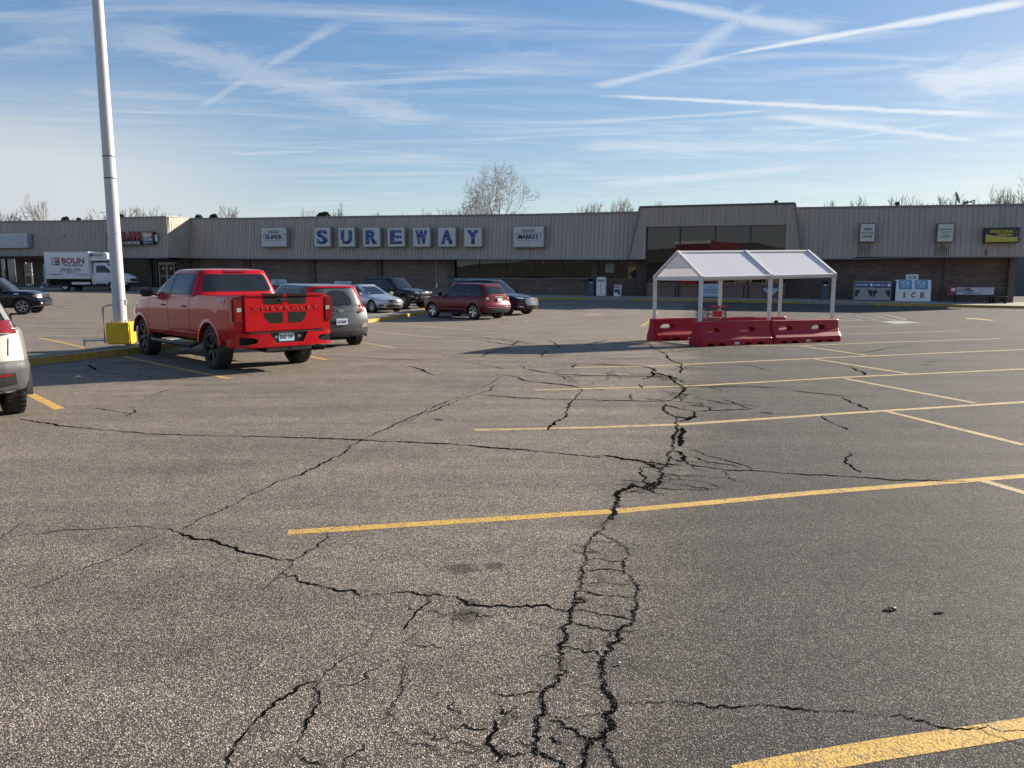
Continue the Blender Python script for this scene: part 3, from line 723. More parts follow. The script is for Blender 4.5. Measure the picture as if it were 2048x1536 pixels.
# loose stones and litter lying by the cracks
LIT = mat('loose_gravel', (0.32, 0.29, 0.25), .9, var=.5, scale=40)
b = MB()
for P, w in main[3:] :
    for p in P:
        for _ in range(9):
            x, y = p.x + crnd.gauss(0, .05), p.y + crnd.gauss(0, .10); s = crnd.uniform(.0012, .0032)
            b.box((x, y, zg(x, y) + s * .6), (s * 2, s * 1.6, s * 1.3), rot=crnd.random() * 3, taper=(.5, .6))
stuff(b.build('gravel', LIT, lot)); stuff(GR.build('crumbled_edge', mat('crumbled_asphalt', (.16, .14, .12), .95, var=.6, scale=60, spec=.2), lot))
b = MB()
for px, py in ((1240, 1330), (1880, 857), (100, 607), (183, 633), (1207, 649), (1240, 657), (1435, 640), (1575, 652), (1905, 740), (1790, 1220)):
    q = G(px, py); s = .012 + .008 * crnd.random(); b.box((q.x, q.y, q.z + .008), (s, s * .7, .012), rot=crnd.random() * 3)
stuff(b.build('litter', mat('pale_litter', (.7, .68, .62), .8), lot))
q = G(1778, 1220); b = MB()
for k in range(9): b.box((q.x + crnd.gauss(0, .02), q.y + crnd.gauss(0, .008), q.z + .006), (.02, .008, .006), rot=crnd.random() * 3)
for k in range(6): q2 = G(1878, 1226); b.box((q2.x + crnd.gauss(0, .012), q2.y + crnd.gauss(0, .006), q2.z + .006), (.015, .008, .006), rot=crnd.random() * 3)
for px, py in ((880, 840), (1160, 1200), (1200, 780)):
    q3 = G(px, py)
    for k in range(7): b.box((q3.x + crnd.gauss(0, .03), q3.y + crnd.gauss(0, .02), q3.z + .005), (.03, .015, .006), rot=crnd.random() * 3)
stuff(b.build('dead_leaves', mat('leaf_litter', (.06, .045, .03), .8), lot))

# ------------------------------------------------------------------ kerbed median with the light pole
def zlift(o): return o
def gline(pix, lift, ks):
    P = [G(*p, lift) for p in pix]; return [tuple(P[int(k)].lerp(P[min(int(k) + 1, len(P) - 1)], k - int(k)))[:2] for k in ks]
med_f = [(-10.9, 13.2)] + gline([(56, 731), (272, 707), (733, 646), (854, 627)], 0, [0, 1, 1.4, 2, 2.7, 3])
med_b = [(-12.7, 14.3)] + gline([(56, 712), (217, 693), (733, 632), (849, 617.5)], .14, [0, 1, 1.4, 2, 2.7, 3])
def kerb_ring(pts, w, h, m, name, parent, step=1.5, gap=.012):
    """kerb stones laid along a line, each a block of its own"""
    P = [Vector((x, y, 0)) for x, y in pts]
    for a, c in zip(P, P[1:]):
        L = (c - a).length; n = max(1, round(L / step)); t = (c - a).normalized(); nn = Vector((-t.y, t.x, 0))
        for i in range(n):
            s0, s1 = i * L / n + gap / 2, (i + 1) * L / n - gap / 2
            q0, q1 = a + t * s0, a + t * s1
            b = MB(); vs = []
            for q in (q0, q1):
                z = zg(q.x, q.y)
                for d, zz in ((-w / 2, z - .05), (-w / 2 + .012, z + h), (w / 2, z + h), (w / 2, z - .05)):
                    v = q + nn * d; vs.append(b.bm.verts.new((v.x, v.y, zz)))
            for k in range(4): b.quadface([vs[k], vs[(k + 1) % 4], vs[4 + (k + 1) % 4], vs[4 + k]])
            b.quadface(vs[3::-1]); b.quadface(vs[4:])
            b.build(name, m, parent)
med_c = [((a[0] + c[0]) / 2, (a[1] + c[1]) / 2) for a, c in zip(med_f, med_b)]
V, Fc = [], []
for (a, c) in zip(med_f, med_b):
    for x, y in (a, c): V.append((x, y, zg(x, y) + .135))
for i in range(len(med_f) - 1): Fc.append((2 * i, 2 * i + 2, 2 * i + 3, 2 * i + 1))
me = bpy.data.meshes.new('median'); me.from_pydata(V, [], Fc)
median = struct(link('median', me, mat('median_asphalt', (0.15, 0.135, 0.115), 0.9, var=0.3, scale=2, bump=0.3, bscale=60), None))
kerb_ring(med_f[:4], .15, .14, KERB_YD, 'kerb_stone', median)
kerb_ring(med_f[3:5], .15, .14, KERB_YD, 'kerb_stone', median)
kerb_ring(med_f[4:] + [med_b[-1]], .15, .14, KERB_Y, 'kerb_stone', median)
kerb_ring(med_b[::-1], .15, .14, CONC_L, 'kerb_stone', median)

pole = thing('light_pole', 'tall white lamp post on a chipped yellow concrete base beside the red pickup', 'light pole', tuple(G(244, 687, .14)), R(12))
PAINTW = mat('pole_paint', (0.50, 0.505, 0.51), 0.45, var=0.06, scale=3, dirt=0.10)
b = MB(); b.box((0, 0, .26), (.54, .54, .52), bevel=.03)
bmesh.ops.subdivide_edges(b.bm, edges=b.bm.edges[:], cuts=3, use_grid_fill=True)
for v in b.bm.verts:
    if v.co.z < .5 and v.co.z > .02: v.co += Vector((crnd.gauss(0, .004), crnd.gauss(0, .004), 0))
b.build('pole_base', BASE_Y, pole, smooth=30)
b = MB(); b.lathe([(.152, .52), (.150, .9), (.150, 1.05)], 'z', 28); b.lathe([(.146, 1.05), (.140, 3.0), (.100, 11.5)], 'z', 28); b.build('pole_shaft', PAINTW, pole, smooth=40)
for h_, r_ in ((1.06, .153), (2.62, .146), (3.9, .139), (4.4, .136)):
    b = MB(); b.lathe([(r_, h_ - .012), (r_ + .004, h_), (r_, h_ + .012)], 'z', 28); b.build('band', GALV if h_ < 3 else BLACK, pole, smooth=40)
for k in range(4):
    a = R(45 + 90 * k); b = MB(); b.tube([(.22 * math.cos(a), .22 * math.sin(a), .5), (.22 * math.cos(a), .22 * math.sin(a), .58)], .014, 6); b.build('anchor_bolt', GALV, pole)
b = MB(); b.box((.145, -.02, 1.0), (.06, .09, .16), bevel=.02); b.build('access_cover', PAINTW, pole)
b = MB(); b.box((0, 0, 11.55), (1.9, .1, .1)); b.build('lamp_arm', PAINTW, pole)
for s in (1, -1): b = MB(); b.box((s * 1.1, 0, 11.5), (.6, .35, .14), bevel=.03); b.build('lamp_head', PAINTW, pole)
b = MB(); b.tube([(-.36, -.05, .02), (-.36, -.05, .88), (-.24, -.03, .93), (-.15, 0, .93)], .022, 8); b.tube([(-.36, -.05, .80), (-.36, -.05, .90)], .032, 8); b.build('conduit', GALV, pole, smooth=50)
b = MB(); b.tube([(-.30, -.15, .10), (-.75, -.22, .10), (-.78, -.22, -.02)], .022, 8); b.tube([(-.74, -.22, .06), (-.78, -.22, .13)], .034, 8); b.build('conduit', GALV, pole, smooth=50)
# ------------------------------------------------------------------ shopping strip
TH = math.atan2(-0.3038, 0.9527)
FO = Vector((-29.1, 68.45, 0))
UX, UY = Vector((math.cos(TH), math.sin(TH), 0)), Vector((-math.sin(TH), math.cos(TH), 0))
CAMP = Vector((0, 0, EYE))
def FL(px, py, t=0.0):
    """(s, z) on the wall plane lying t metres behind the fascia plane"""
    d = ray(px, py); k = ((FO + UY * t) - CAMP).dot(UY) / d.dot(UY); P = CAMP + d * k
    return (P - FO).dot(UX), P.z
def FW(s, t, z=0.0): return FO + UX * s + UY * t + Vector((0, 0, z))
def FS(px, t=0.0): return FL(px, 550, t)[0]
def FZG(s, t): p = FW(s, t); return zg(p.x, p.y)
S = [FS(-260), FS(0), FS(210), FS(364)]
S_END = 65.3
store = thing('supermarket_building', 'long low brick supermarket with tan metal fascia and a tall glazed entrance bay', 'building', FO, TH)
shop = thing('rental_store_building', 'left wing of the strip with stepped forward tan fascia and dark shopfront recess', 'building', FO, TH)
COPING = mat('coping_metal', (0.22, 0.20, 0.18), 0.5, 0.2)
def fascia(parent, pb, pt, t0, t1, s0=None, s1=None, rib=0.305, name='fascia'):
    """ribbed metal fascia; pb / pt: photo pixels along its lower and upper edge"""
    B_ = [FL(x, y, t0) for x, y in pb]; T = [FL(x, y, t1) for x, y in pt]
    s0 = B_[0][0] if s0 is None else s0; s1 = B_[-1][0] if s1 is None else s1
    n = max(1, round((s1 - s0) / rib)); st = (s1 - s0) / n
    b = MB()
    ss = [s0 + i * st for i in range(n + 1)]; fz = lambda A, s: lin(A, s)
    for i in range(n):
        a, c = ss[i], ss[i + 1]; j = rnd.uniform(-.004, .004)
        b.face([(a, t0 + j, fz(B_, a)), (c, t0 + j, fz(B_, c)), (c, t1 + j, fz(T, c)), (a, t1 + j, fz(T, a))])
    f = b.build(name, SIDING, parent, fix=False)
    b = MB()
    for i in range(n + 1):
        a = ss[i]; w = .018; zb, zt = fz(B_, a), fz(T, a)
        for sgn in (-1, 1): b.face([(a + sgn * w, t0 - .002, zb), (a + sgn * w * .6, t0 - .036, zb), (a + sgn * w * .6, t1 - .036, zt), (a + sgn * w, t1 - .002, zt)])
        b.face([(a - w * .6, t0 - .036, zb), (a + w * .6, t0 - .036, zb), (a + w * .6, t1 - .036, zt), (a - w * .6, t1 - .036, zt)])
    stuff(b.build('rib', SIDING, f, fix=False))
    m = max(1, int((s1 - s0) / 3))
    for A, tt, h, d0, d1 in ((T, t1, .13, -.06, .5), (B_, t0, .07, -.05, .25)):
        b = MB()
        for i in range(m):
            a, c = s0 + (s1 - s0) * i / m, s0 + (s1 - s0) * (i + 1) / m
            za, zc = fz(A, a), fz(A, c); o = 0 if A is T else -.035
            v = [(a, tt + d0, za - h + .03 + o), (c, tt + d0, zc - h + .03 + o), (c, tt + d0, zc + .03 + o), (a, tt + d0, za + .03 + o), (a, tt + d1, za + .03 + o), (c, tt + d1, zc + .03 + o), (c, tt + d1, zc - h + .03 + o), (a, tt + d1, za - h + .03 + o)]
            vs = [b.bm.verts.new(p) for p in v]
            for q in ((0, 1, 2, 3), (3, 2, 5, 4), (4, 5, 6, 7), (7, 6, 1, 0)): b.quadface([vs[k] for k in q])
        bmesh.ops.remove_doubles(b.bm, verts=b.bm.verts, dist=.001); b.build('coping' if A is T else 'bottom_trim', COPING, f)
    return f, B_, T
WT = 1.2   # main wall plane
fm, mB, mT = fascia(store, [(364, 515), (500, 516.4), (790, 517.5), (1275, 518)], [(364, 436.5), (480, 436.3), (600, 434), (780, 431.5), (1050, 428.6), (1275, 423.6)], 0, .5, s1=FS(1278))
fr_, rB, rT = fascia(store, [(1600, 517), (1712, 516.5), (1713, 513.5), (2048, 512.5)], [(1590, 415.2), (1800, 412), (2048, 408)], 0, .5, s0=FS(1586), s1=S_END)
fl_, lB, lT = fascia(shop, [(-260, 515), (0, 515.5), (215, 515)], [(-260, 447), (0, 442.6), (215, 440.3)], 0, .5)
fb_, bB, bT = fascia(shop, [(212, 515), (336, 514.8)], [(212, 435.9), (331, 432.7)], -2.5, -2.1)
# return of the stepped-forward bay
sr = bB[-1][0]; b = MB()
b.face([(sr, -2.5, bB[-1][1]), (sr + .05, 0.5, bB[-1][1]), (sr + .05, .5, bT[-1][1]), (sr, -2.1, bT[-1][1])])
rt = b.build('fascia', SIDING, shop, fix=False); b = MB()
for k in range(11):
    t = -2.45 + k * .28; b.box((sr + .012, t + .05, (bB[-1][1] + bT[-1][1]) / 2), (.03, .03, bT[-1][1] - bB[-1][1]))
stuff(b.build('rib', SIDING, rt))
b = MB(); b.box((sr, -.85, bT[-1][1]), (.1, 3.3, .12)); b.build('coping', COPING, rt)
b = MB(); b.face([(bB[0][0], -2.5, bB[0][1]), (bB[0][0], .5, bB[0][1]), (bB[0][0], .5, bT[0][1]), (bB[0][0], -2.1, bT[0][1])]); b.build('fascia', SIDING, shop)
# walls
def wall(parent, px0, px1, m, t=WT, name='wall', zt=None, zb=-.3, th=.3, s0=None, s1=None):
    a = FS(px0, t) if s0 is None else s0; c = FS(px1, t) if s1 is None else s1; zt = zt or 3.6
    b = MB(); b.box(((a + c) / 2, t + th / 2, (zb + zt) / 2), (c - a, th, zt - zb)); return b.build(name, m, parent)
def wbox(parent, name, m, px0, px1, py0, py1, t, th=.08, **k):
    (a, z1), (c, z0) = FL(px0, py0, t), FL(px1, py1, t)
    b = MB(); b.box(((a + c) / 2, t + th / 2, (z0 + z1) / 2), (c - a, th, z1 - z0), **k); return b.build(name, m, parent)
zs = lambda px, py, t: FL(px, py, t)[1]
wall(store, 376, 908, BRICK_P)
for a, c in ((487, 500), (617, 629), (752, 763), (895, 908)):
    wall(store, a, c, BRICK_D, t=WT - .14, name='pilaster', th=.14)
    s_ = FS(c, WT) + .07; b = MB(); b.box((s_, WT - .06, 1.7), (.10, .10, 3.4)); b.build('downpipe', BLACK, store)
wbox(store, 'conduit', GALV, 872, 873.2, 520, 572, WT - .05, .05); wbox(store, 'junction_box', WHITE, 871.5, 874.5, 566, 575, WT - .09, .07)
# shopfront window band
zsl = zs(1050, 558, WT)
s0, s1 = FS(908, WT), FS(1292, WT); b = MB(); b.box(((s0 + s1) / 2, WT + .15, (zsl - .3) / 2), (s1 - s0, .3, zsl + .3)); b.build('wall', BRICK, store)
b = MB(); b.box(((s0 + s1) / 2, WT + .02, zsl + .03), (s1 - s0, .3, .06)); b.build('window_sill', CONC_L, store)
mull = [910, 959, 1012.5, 1070, 1125, 1183]
for a, c in zip(mull, mull[1:]):
    w = wbox(store, 'window', GLASS_B, a + .4, c - .4, 519, 558, WT + .12, .02)
    wbox(store, 'window_frame', BLACK, c - .7, c + .3, 519, 558, WT + .04, .08)
for a, c in ((1196, 1237), (1237, 1273)):
    wbox(store, 'window', GLASS_B, a + .4, c - .4, 519, 558, WT + .12, .02); wbox(store, 'window_frame', BLACK, c - .6, c + .4, 519, 558, WT + .04, .08)
wall(store, 1183, 1196, BRICK_D, t=WT - .05, name='pilaster', th=.35); wall(store, 1273, 1291, BRICK_D, t=WT - .4, name='pilaster', th=.7)
wall(store, 1573, 1700, BRICK_D); wall(store, 1700, 1888, BRICK, s0=FS(1700, WT) + .001)
wall(store, 1888, 1903, BRICK, t=WT - .12, name='pilaster', th=.12); wall(store, 1888, 2021, BRICK); wall(store, 2018, 2031, BRICK_D, t=WT - .5, name='pilaster', th=.8)
s0 = FS(2026, WT); b = MB(); b.box((s0, WT + 6, 1.6), (.3, 11.4, 3.8)); b.build('wall', BRICK, store)
# hanging merchandise seen through the glass
PALE = mat('paper', (.5, .5, .47), .8)
wbox(store, 'window_poster', mat('poster_pale', (.30, .30, .28), .8), 1211, 1228, 527, 545, WT + .10, .012); wbox(store, 'window_poster', PALE, 1085, 1088, 522, 526, WT + .10, .012)
for x in (984, 998, 1160, 1165): wbox(store, 'hanging_tag', PALE, x, x + 1.6, 520, 524, WT + .10, .01)
# rear mass, soffit and roof
def block(parent, s0, s1, t0, t1, z0, z1, m, name):
    b = MB(); b.box(((s0 + s1) / 2, (t0 + t1) / 2, (z0 + z1) / 2), (s1 - s0, t1 - t0, z1 - z0)); return b.build(name, m, parent)
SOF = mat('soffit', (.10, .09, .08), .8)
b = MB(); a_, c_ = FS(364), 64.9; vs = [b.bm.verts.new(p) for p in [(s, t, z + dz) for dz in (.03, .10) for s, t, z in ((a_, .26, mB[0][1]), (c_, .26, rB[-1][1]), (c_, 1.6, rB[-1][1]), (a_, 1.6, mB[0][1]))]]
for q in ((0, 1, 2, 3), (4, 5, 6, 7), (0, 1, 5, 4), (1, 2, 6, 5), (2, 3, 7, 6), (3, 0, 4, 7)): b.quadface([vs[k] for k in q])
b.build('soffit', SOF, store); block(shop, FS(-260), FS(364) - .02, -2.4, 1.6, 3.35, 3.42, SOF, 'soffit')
ROOF = mat('roof_membrane', (.12, .12, .12), .9)
block(store, FS(364) + .05, 65.2, .9, 40, 3.7, 5.9, ROOF, 'roof'); block(shop, FS(-260), FS(364), .9, 40, 3.7, 6.2, ROOF, 'roof')
block(store, FS(376, WT), 63.5, 39, 39.8, -.5, 3.7, BRICK_P, 'wall')
# entrance bay
TF = -.55
TL, TR = FL(1280, 414, TF), FL(1590, 406.4, TF); BL, BR = FL(1256.5, 518, TF), FL(1606, 518, TF)
WL, WR = FL(1292, 453.8, TF), FL(1573, 449.5, TF)
bay = MB(); zb_ = BL[1] - .02
bay.prism([(BL[0], zb_), (WL[0], zb_), (WL[0], WL[1]), (WR[0], WR[1]), (WR[0], zb_), (BR[0], zb_), TR, TL], 'y', TF, TF + .9)
bo = bay.build('entrance_bay', SIDING, store)
b = MB(); n = round((BR[0] - BL[0]) / .305)
for i in range(1, n):
    s = BL[0] + i * (BR[0] - BL[0]) / n; top = TL[1] + (TR[1] - TL[1]) * (s - TL[0]) / (TR[0] - TL[0])
    if s < TL[0]: top = BL[1] + (TL[1] - BL[1]) * (s - BL[0]) / (TL[0] - BL[0])
    if s > TR[0]: top = BR[1] + (TR[1] - BR[1]) * (s - BR[0]) / (TR[0] - BR[0])
    bot = zb_ if (s < WL[0] or s > WR[0]) else WL[1] + (WR[1] - WL[1]) * (s - WL[0]) / (WR[0] - WL[0])
    if top - bot > .1: b.box((s, TF - .016, (top + bot) / 2), (.022, .032, top - bot - .02))
stuff(b.build('rib', SIDING, bo))
b = MB()
for A, C in ((TL, TR), (BL, TL), (BR, TR)):
    b.tube([(A[0], TF - .03, A[1]), (C[0], TF - .03, C[1])], .07, 4)
b.build('coping', COPING, bo)
zsill = zs(1430, 570, TF + .3); zbot = 0.05
xs4 = [1292, 1358, 1427.8, 1498, 1573]
for a, c in zip(xs4, xs4[1:]):
    sa, sc = FS(a, TF + .3), FS(c, TF + .3); b = MB(); b.box(((sa + sc) / 2, TF + .34, (zsill + WL[1] + .1) / 2), (sc - sa - .08, .02, WL[1] + .1 - zsill), rot=Matrix.Rotation(R(rnd.uniform(-.25, .25)), 3, 'Z')); b.build('window', GLASS_B, store)
for a in xs4:
    sa = FS(a, TF + .3); b = MB(); b.box((sa, TF + .28, (zbot + WL[1] + .1) / 2), (.09, .12, WL[1] + .1 - zbot)); b.build('window_frame', BLACK, store)
sa, sc = FS(1292, TF + .3), FS(1573, TF + .3)
PAN = mat('bulkhead_panel', (.20, .125, .10), .7, dirt=.2)
for a, c in zip([1292, 1352, 1418, 1489], [1352, 1418, 1489, 1573]):
    s_a, s_c = FS(a, TF + .3), FS(c, TF + .3); b = MB(); b.box(((s_a + s_c) / 2, TF + .36, (zsill + zbot) / 2), (s_c - s_a - .07, .06, zsill - zbot)); b.build('bulkhead_panel', PAN, store)
b = MB(); b.box(((sa + sc) / 2, TF + .30, zsill), (sc - sa, .16, .09)); b.box(((sa + sc) / 2, TF + .36, 3.1), (sc - sa, .04, .05)); b.build('transom', PAN, store)
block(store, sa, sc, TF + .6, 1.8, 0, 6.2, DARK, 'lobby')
block(store, TL[0] + .2, TR[0] - .2, TF + .85, 4, 5.7, TL[1] - .06, ROOF, 'roof')
# left shops
wall(shop, -260, 0, BRICK_D); wl_ = wall(shop, 33, 47, BRICK_D); wall(shop, 66, 88, BRICK_D); wall(shop, 88, 232, BRICK_D, zt=3.6)
zs2 = zs(15, 564, WT); s0, s1 = FS(-6, WT), FS(34, WT); b = MB(); b.box(((s0 + s1) / 2, WT + .15, (zs2 - .3) / 2), (s1 - s0, .3, zs2 + .3)); b.build('wall', BRICK_D, shop)
for a, c in ((-6, 12), (12, 33)):
    wbox(shop, 'window', glass('shop_glass_pale', (.05, .055, .06), .05, 1.0), a, c - .6, 516, 564, WT + .1, .02); wbox(shop, 'window_frame', GALV if c > 20 else BLACK, c - .8, c + .3, 516, 565, WT + .02, .07)
block(shop, FS(47, WT), FS(66, WT), WT + .02, WT + .3, 2.9, 3.6, mat('rust_panel', (.20, .09, .06), .7), 'transom')
def door(parent, px0, px1, py0, py1, t, fm_, panes=1, gl=None):
    (a, z1), (c, z0) = FL(px0, py0, t), FL(px1, py1, t); w = (c - a) / panes
    for k in range(panes):
        x0, x1 = a + k * w, a + (k + 1) * w - .02
        d = MB(); d.box((x0 + .04, t, (z0 + z1) / 2), (.08, .06, z1 - z0)); d.box((x1 - .04, t, (z0 + z1) / 2), (.08, .06, z1 - z0)); d.box(((x0 + x1) / 2, t, z1 - .05), (x1 - x0 - .16, .06, .10)); d.box(((x0 + x1) / 2, t, z0 + .08), (x1 - x0 - .16, .06, .16))
        d.box(((x0 + x1) / 2, t, z0 + (z1 - z0) * .5), (x1 - x0 - .16, .05, .06))
        do = d.build('door', fm_, parent)
        b = MB(); b.box(((x0 + x1) / 2, t + .01, (z0 + z1) / 2), (x1 - x0 - .14, .015, z1 - z0 - .1)); b.build('door_glass', gl or GLASS_B, do)
        b = MB(); b.tube([(x1 - .14, t - .07, z0 + .95), (x1 - .14, t - .07, z0 + 1.25)], .014, 6); b.build('handle', CHROME, do)
FRM = mat('door_frame_alu', (.45, .42, .38), .4, .4)
door(shop, 48, 65.5, 527, 571, WT, FRM); door(shop, 317, 352.5, 527, 577, .66, FRM, 2, mat('dim_glass', (.012, .014, .017), .25, spec=.25))
wall(shop, 232, 310, mat('dark_shopfront', (.03, .033, .038), .5), t=.7, th=.2); DIMG = mat('dim_glass', (.012, .014, .017), .25, spec=.25)
wbox(shop, 'window', DIMG, 303, 317, 517, 573, .7, .03); wbox(shop, 'window_frame', mat('blue_frame', (.05, .07, .11), .5), 300.5, 303, 517, 577, .6, .1)
wbox(shop, 'window', DIMG, 236, 300, 517, 573, .68, .02); wbox(shop, 'transom', FRM, 316, 353, 524.5, 527, .62, .1); wbox(shop, 'window', DIMG, 316, 353, 515, 524, .7, .03)
for x in (325, 340): wbox(shop, 'door_notice', WHITE, x, x + 4, 534, 539, .64, .01)
wall(shop, 353, 378, BRICK_D, t=.7, th=.5)
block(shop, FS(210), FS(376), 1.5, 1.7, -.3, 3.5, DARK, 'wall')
# pavement and kerb in front of the strip
V, Fc = [], []; SN = 60; sA, sB = FS(-260) - 3, 74.0; KT = -4.0
for i in range(SN + 1):
    s = sA + (sB - sA) * i / SN
    for t in (KT, WT + .4): V.append((s, t, FZG(s, KT) + (.14 if t < 0 else .20)))
for i in range(SN): Fc.append((2 * i, 2 * i + 2, 2 * i + 3, 2 * i + 1))
me = bpy.data.meshes.new('pavement'); me.from_pydata(V, [], Fc)
pave = struct(link('pavement', me, CONC)); pave.location = FO; pave.rotation_euler = (0, 0, TH)
def fkerb(px0, px1, m, s1=None):
    a = FS(px0, KT); c = FS(px1, KT) if s1 is None else s1; n = max(1, round((c - a) / 1.8)); P = []
    for i in range(n):
        s0_, s1_ = a + (c - a) * i / n + .01, a + (c - a) * (i + 1) / n - .01; z0, z1 = FZG(s0_, KT), FZG(s1_, KT); b = MB()
        vs = []
        for s, z in ((s0_, z0), (s1_, z1)):
            for t, zz in ((KT - .16, z - .06), (KT - .15, z + .145), (KT + .02, z + .15), (KT + .02, z - .06)): vs.append(b.bm.verts.new((s, t, zz)))
        for k in range(4): b.quadface([vs[k], vs[(k + 1) % 4], vs[4 + (k + 1) % 4], vs[4 + k]])
        b.quadface(vs[3::-1]); b.quadface(vs[4:]); b.build('kerb_stone', m, pave)
fkerb(-260, 1075, CONC_L); fkerb(1075, 1178, KERB_YD); fkerb(1178, 1265, CONC_L); fkerb(1265, 1600, KERB_YD); fkerb(1600, 1750, CONC_L); fkerb(1750, 1830, KERB_Y); fkerb(1830, 2048, KERB_YD, s1=74)
# things beyond the right-hand corner
o = struct(block(None, 66, 120, 24, 24.5, -.5, 3.4, mat('far_wall', (.16, .15, .145), .9), 'far_wall')); o.location = FO; o.rotation_euler = (0, 0, TH)
# roof kit
def on_roof(px, py, t, nm, lab, cat, h):
    s, z = FL(px, py, t); p = FW(s, t); return thing(nm, lab, cat, (p.x, p.y, z - h)), z
dish, z = on_roof(1912, 402, 3.0, 'satellite_dish', 'grey satellite dish on the roof above the right-hand signs', 'satellite dish', .35)
b = MB(); prof = [(r_ * .75 / 1, .16 * r_ * r_) for r_ in (0.02, .25, .5, .75, 1.0)]; b.lathe([(r_ * .55, z_ * .55) for r_, z_ in prof + [(.74, .175), (.5, .06), (.02, .015)]], 'z', 24, close=True)
MESHM = mat('dish_metal', (.30, .29, .28), .6)
b.build('reflector', MESHM, dish, loc=(0, 0, .55), rot=(R(70), 0, R(70)), smooth=40); b = MB(); b.tube([(0, 0, -1.6), (0, 0, .5)], .04, 6); b.tube([(0, 0, .1), (.3, -.3, .75)], .015, 5); b.build('mast', GALV, dish)
ant, z = on_roof(1935, 402, 3.0, 'roof_antenna', 'small dark antenna on the roof just right of the satellite dish', 'antenna', .3)
b = MB(); b.tube([(0, 0, -1.6), (0, 0, .35)], .03, 5); b.tube([(-.5, 0, -.0), (.45, 0, .35)], .04, 5); b.tube([(.0, .0, .25), (.5, .0, .15)], .03, 5); b.box((-.1, 0, .22), (.25, .1, .1)); b.box((.42, 0, .3), (.3, .05, .03)); b.build('mast', BLACK, ant)
vent, z = on_roof(1795, 408, 3.0, 'roof_vent', 'small dark roof vent left of the satellite dish', 'vent', .1)
b = MB(); b.lathe([(.10, -1.8), (.10, .05), (.20, .06), (.16, .22), (.03, .26)], 'z', 14); b.build('pipe', BLACK, vent, smooth=40)
wv, z = on_roof(207, 425, 3.0, 'tv_aerial', 'thin rooftop aerial rod just left of the lamp post', 'antenna', .0)
b = MB(); b.tube([(-.4, 0, 0), (.45, 0, 0)], .018, 5); b.tube([(.3, 0, -.9), (.3, 0, .0)], .018, 5); b.build('rod', GALV, wv)

# ------------------------------------------------------------------ signs
FACE = mat('sign_face', (0.56, 0.57, 0.53), 0.45, var=0.06, scale=2, dirt=.15)
EDGE = mat('sign_cabinet', (0.30, 0.27, 0.24), 0.55, var=.1, dirt=.3)
def fade_blue():
    m = bpy.data.materials.new('faded_blue'); t = NT(m)
    n = t.noise(5, 5, .7); g = t.noise(1.5, 3, sc=(1, 1, 3))
    f = t.mr(t.math('ADD', n, t.math('MULTIPLY', g, .5)), .72, .9, 0, 1)
    t.col(t.mix(f, (0.035, 0.05, 0.22), (0.30, 0.34, 0.42))); t.b.inputs['Roughness'].default_value = .6; return m
BLUE = fade_blue()
NAVYI = mat('navy_ink', (0.025, 0.035, 0.12), .6); GREYI = mat('faded_ink', (.30, .29, .27), .7)
def sign(px0, px1, py0, py1, nm, lab, t=-.02, th=.32, face=FACE, edge=EDGE, group=None, border=.06):
    (a, z1), (c, z0) = FL(px0, py0, t - th), FL(px1, py1, t - th); w, h = c - a, z1 - z0
    p = FW((a + c) / 2, t - th); o = thing(nm, lab, 'sign', (p.x, p.y, z0), TH, group)
    b = MB(); b.box((0, th / 2 + .08, h / 2), (w, th + .16, h), bevel=.02); cb = b.build('cabinet', edge, o)
    b = MB(); b.box((0, -.008, h / 2), (w - border * 2, .03, h - border * 2), bevel=.008); fc = b.build('face', face, o)
    return o, w, h, fc
def emblem(o, w, h, word):
    b = MB(); z1, z2 = h * .66, h * .34; ww, wn = w * .42, w * .36
    for A, C in (((-ww, z1), (ww, z1)), ((ww, z1), (wn, z2)), ((wn, z2), (-wn, z2)), ((-wn, z2), (-ww, z1))): b.tube([(A[0], -.026, A[1]), (C[0], -.026, C[1])], .014, 4)
    b.build('outline', NAVYI, o); b = MB()
    b.prism([(-w * .24, h * .84), (w * .24, h * .84), (w * .19, h * .70), (-w * .19, h * .70)], 'y', -.028, -.022)
    b.build('basket', GREYI, o)
    b = MB()
    for k in range(7): b.tube([(-w * .20 + k * w * .066, -.03, h * .71), (-w * .22 + k * w * .073, -.03, h * .83)], .010, 4)
    b.build('weave', FACE, o); b = MB(); b.prism([(-.05, h * .27), (.05, h * .27), (0, h * .21)], 'y', -.03, -.024); b.build('mark', NAVYI, o)
    text(word, w * .64, h * .20, NAVYI, o, (0, -.026, h * .50), bold=.015, ext=.008, heavy=.014)
o, w, h, f = sign(521.2, 574.5, 455, 494, 'super_sign', 'white sign box reading SUPER above a basket emblem', ); emblem(o, w, h, 'SUPER')
o, w, h, f = sign(1025.8, 1088.5, 452.3, 494.8, 'market_sign', 'white sign box reading MARKET above a basket emblem'); emblem(o, w, h, 'MARKET')
for ch, x0, x1, lb in (('S', 627, 662, 'S, first of the row, most faded'), ('U', 675.3, 711, 'U, second of the row'), ('R', 724.6, 761.5, 'R, third of the row'), ('E', 773.8, 810.5, 'E, fourth of the row'), ('W', 824.5, 861.5, 'W, fifth of the row'), ('A', 875, 912.5, 'A, sixth of the row'), ('Y', 927, 964.7, 'Y, last of the row')):
    o, w, h, f = sign(x0, x1, 454.4, 494.2, 'letter_sign', 'weathered white sign box with blue capital ' + lb, group='letter boxes spelling the store name')
    text(ch, w * .60, h * .70, BLUE, o, (0, -.024, h * .51), bold=.03, ext=.006, heavy=w * .035)
OCH = mat('ochre_ink', (.35, .32, .16), .7); DG = mat('dark_green_ink', (.05, .07, .06), .7)
RUSTE = mat('rusty_cabinet', (.22, .14, .10), .7, dirt=.5)
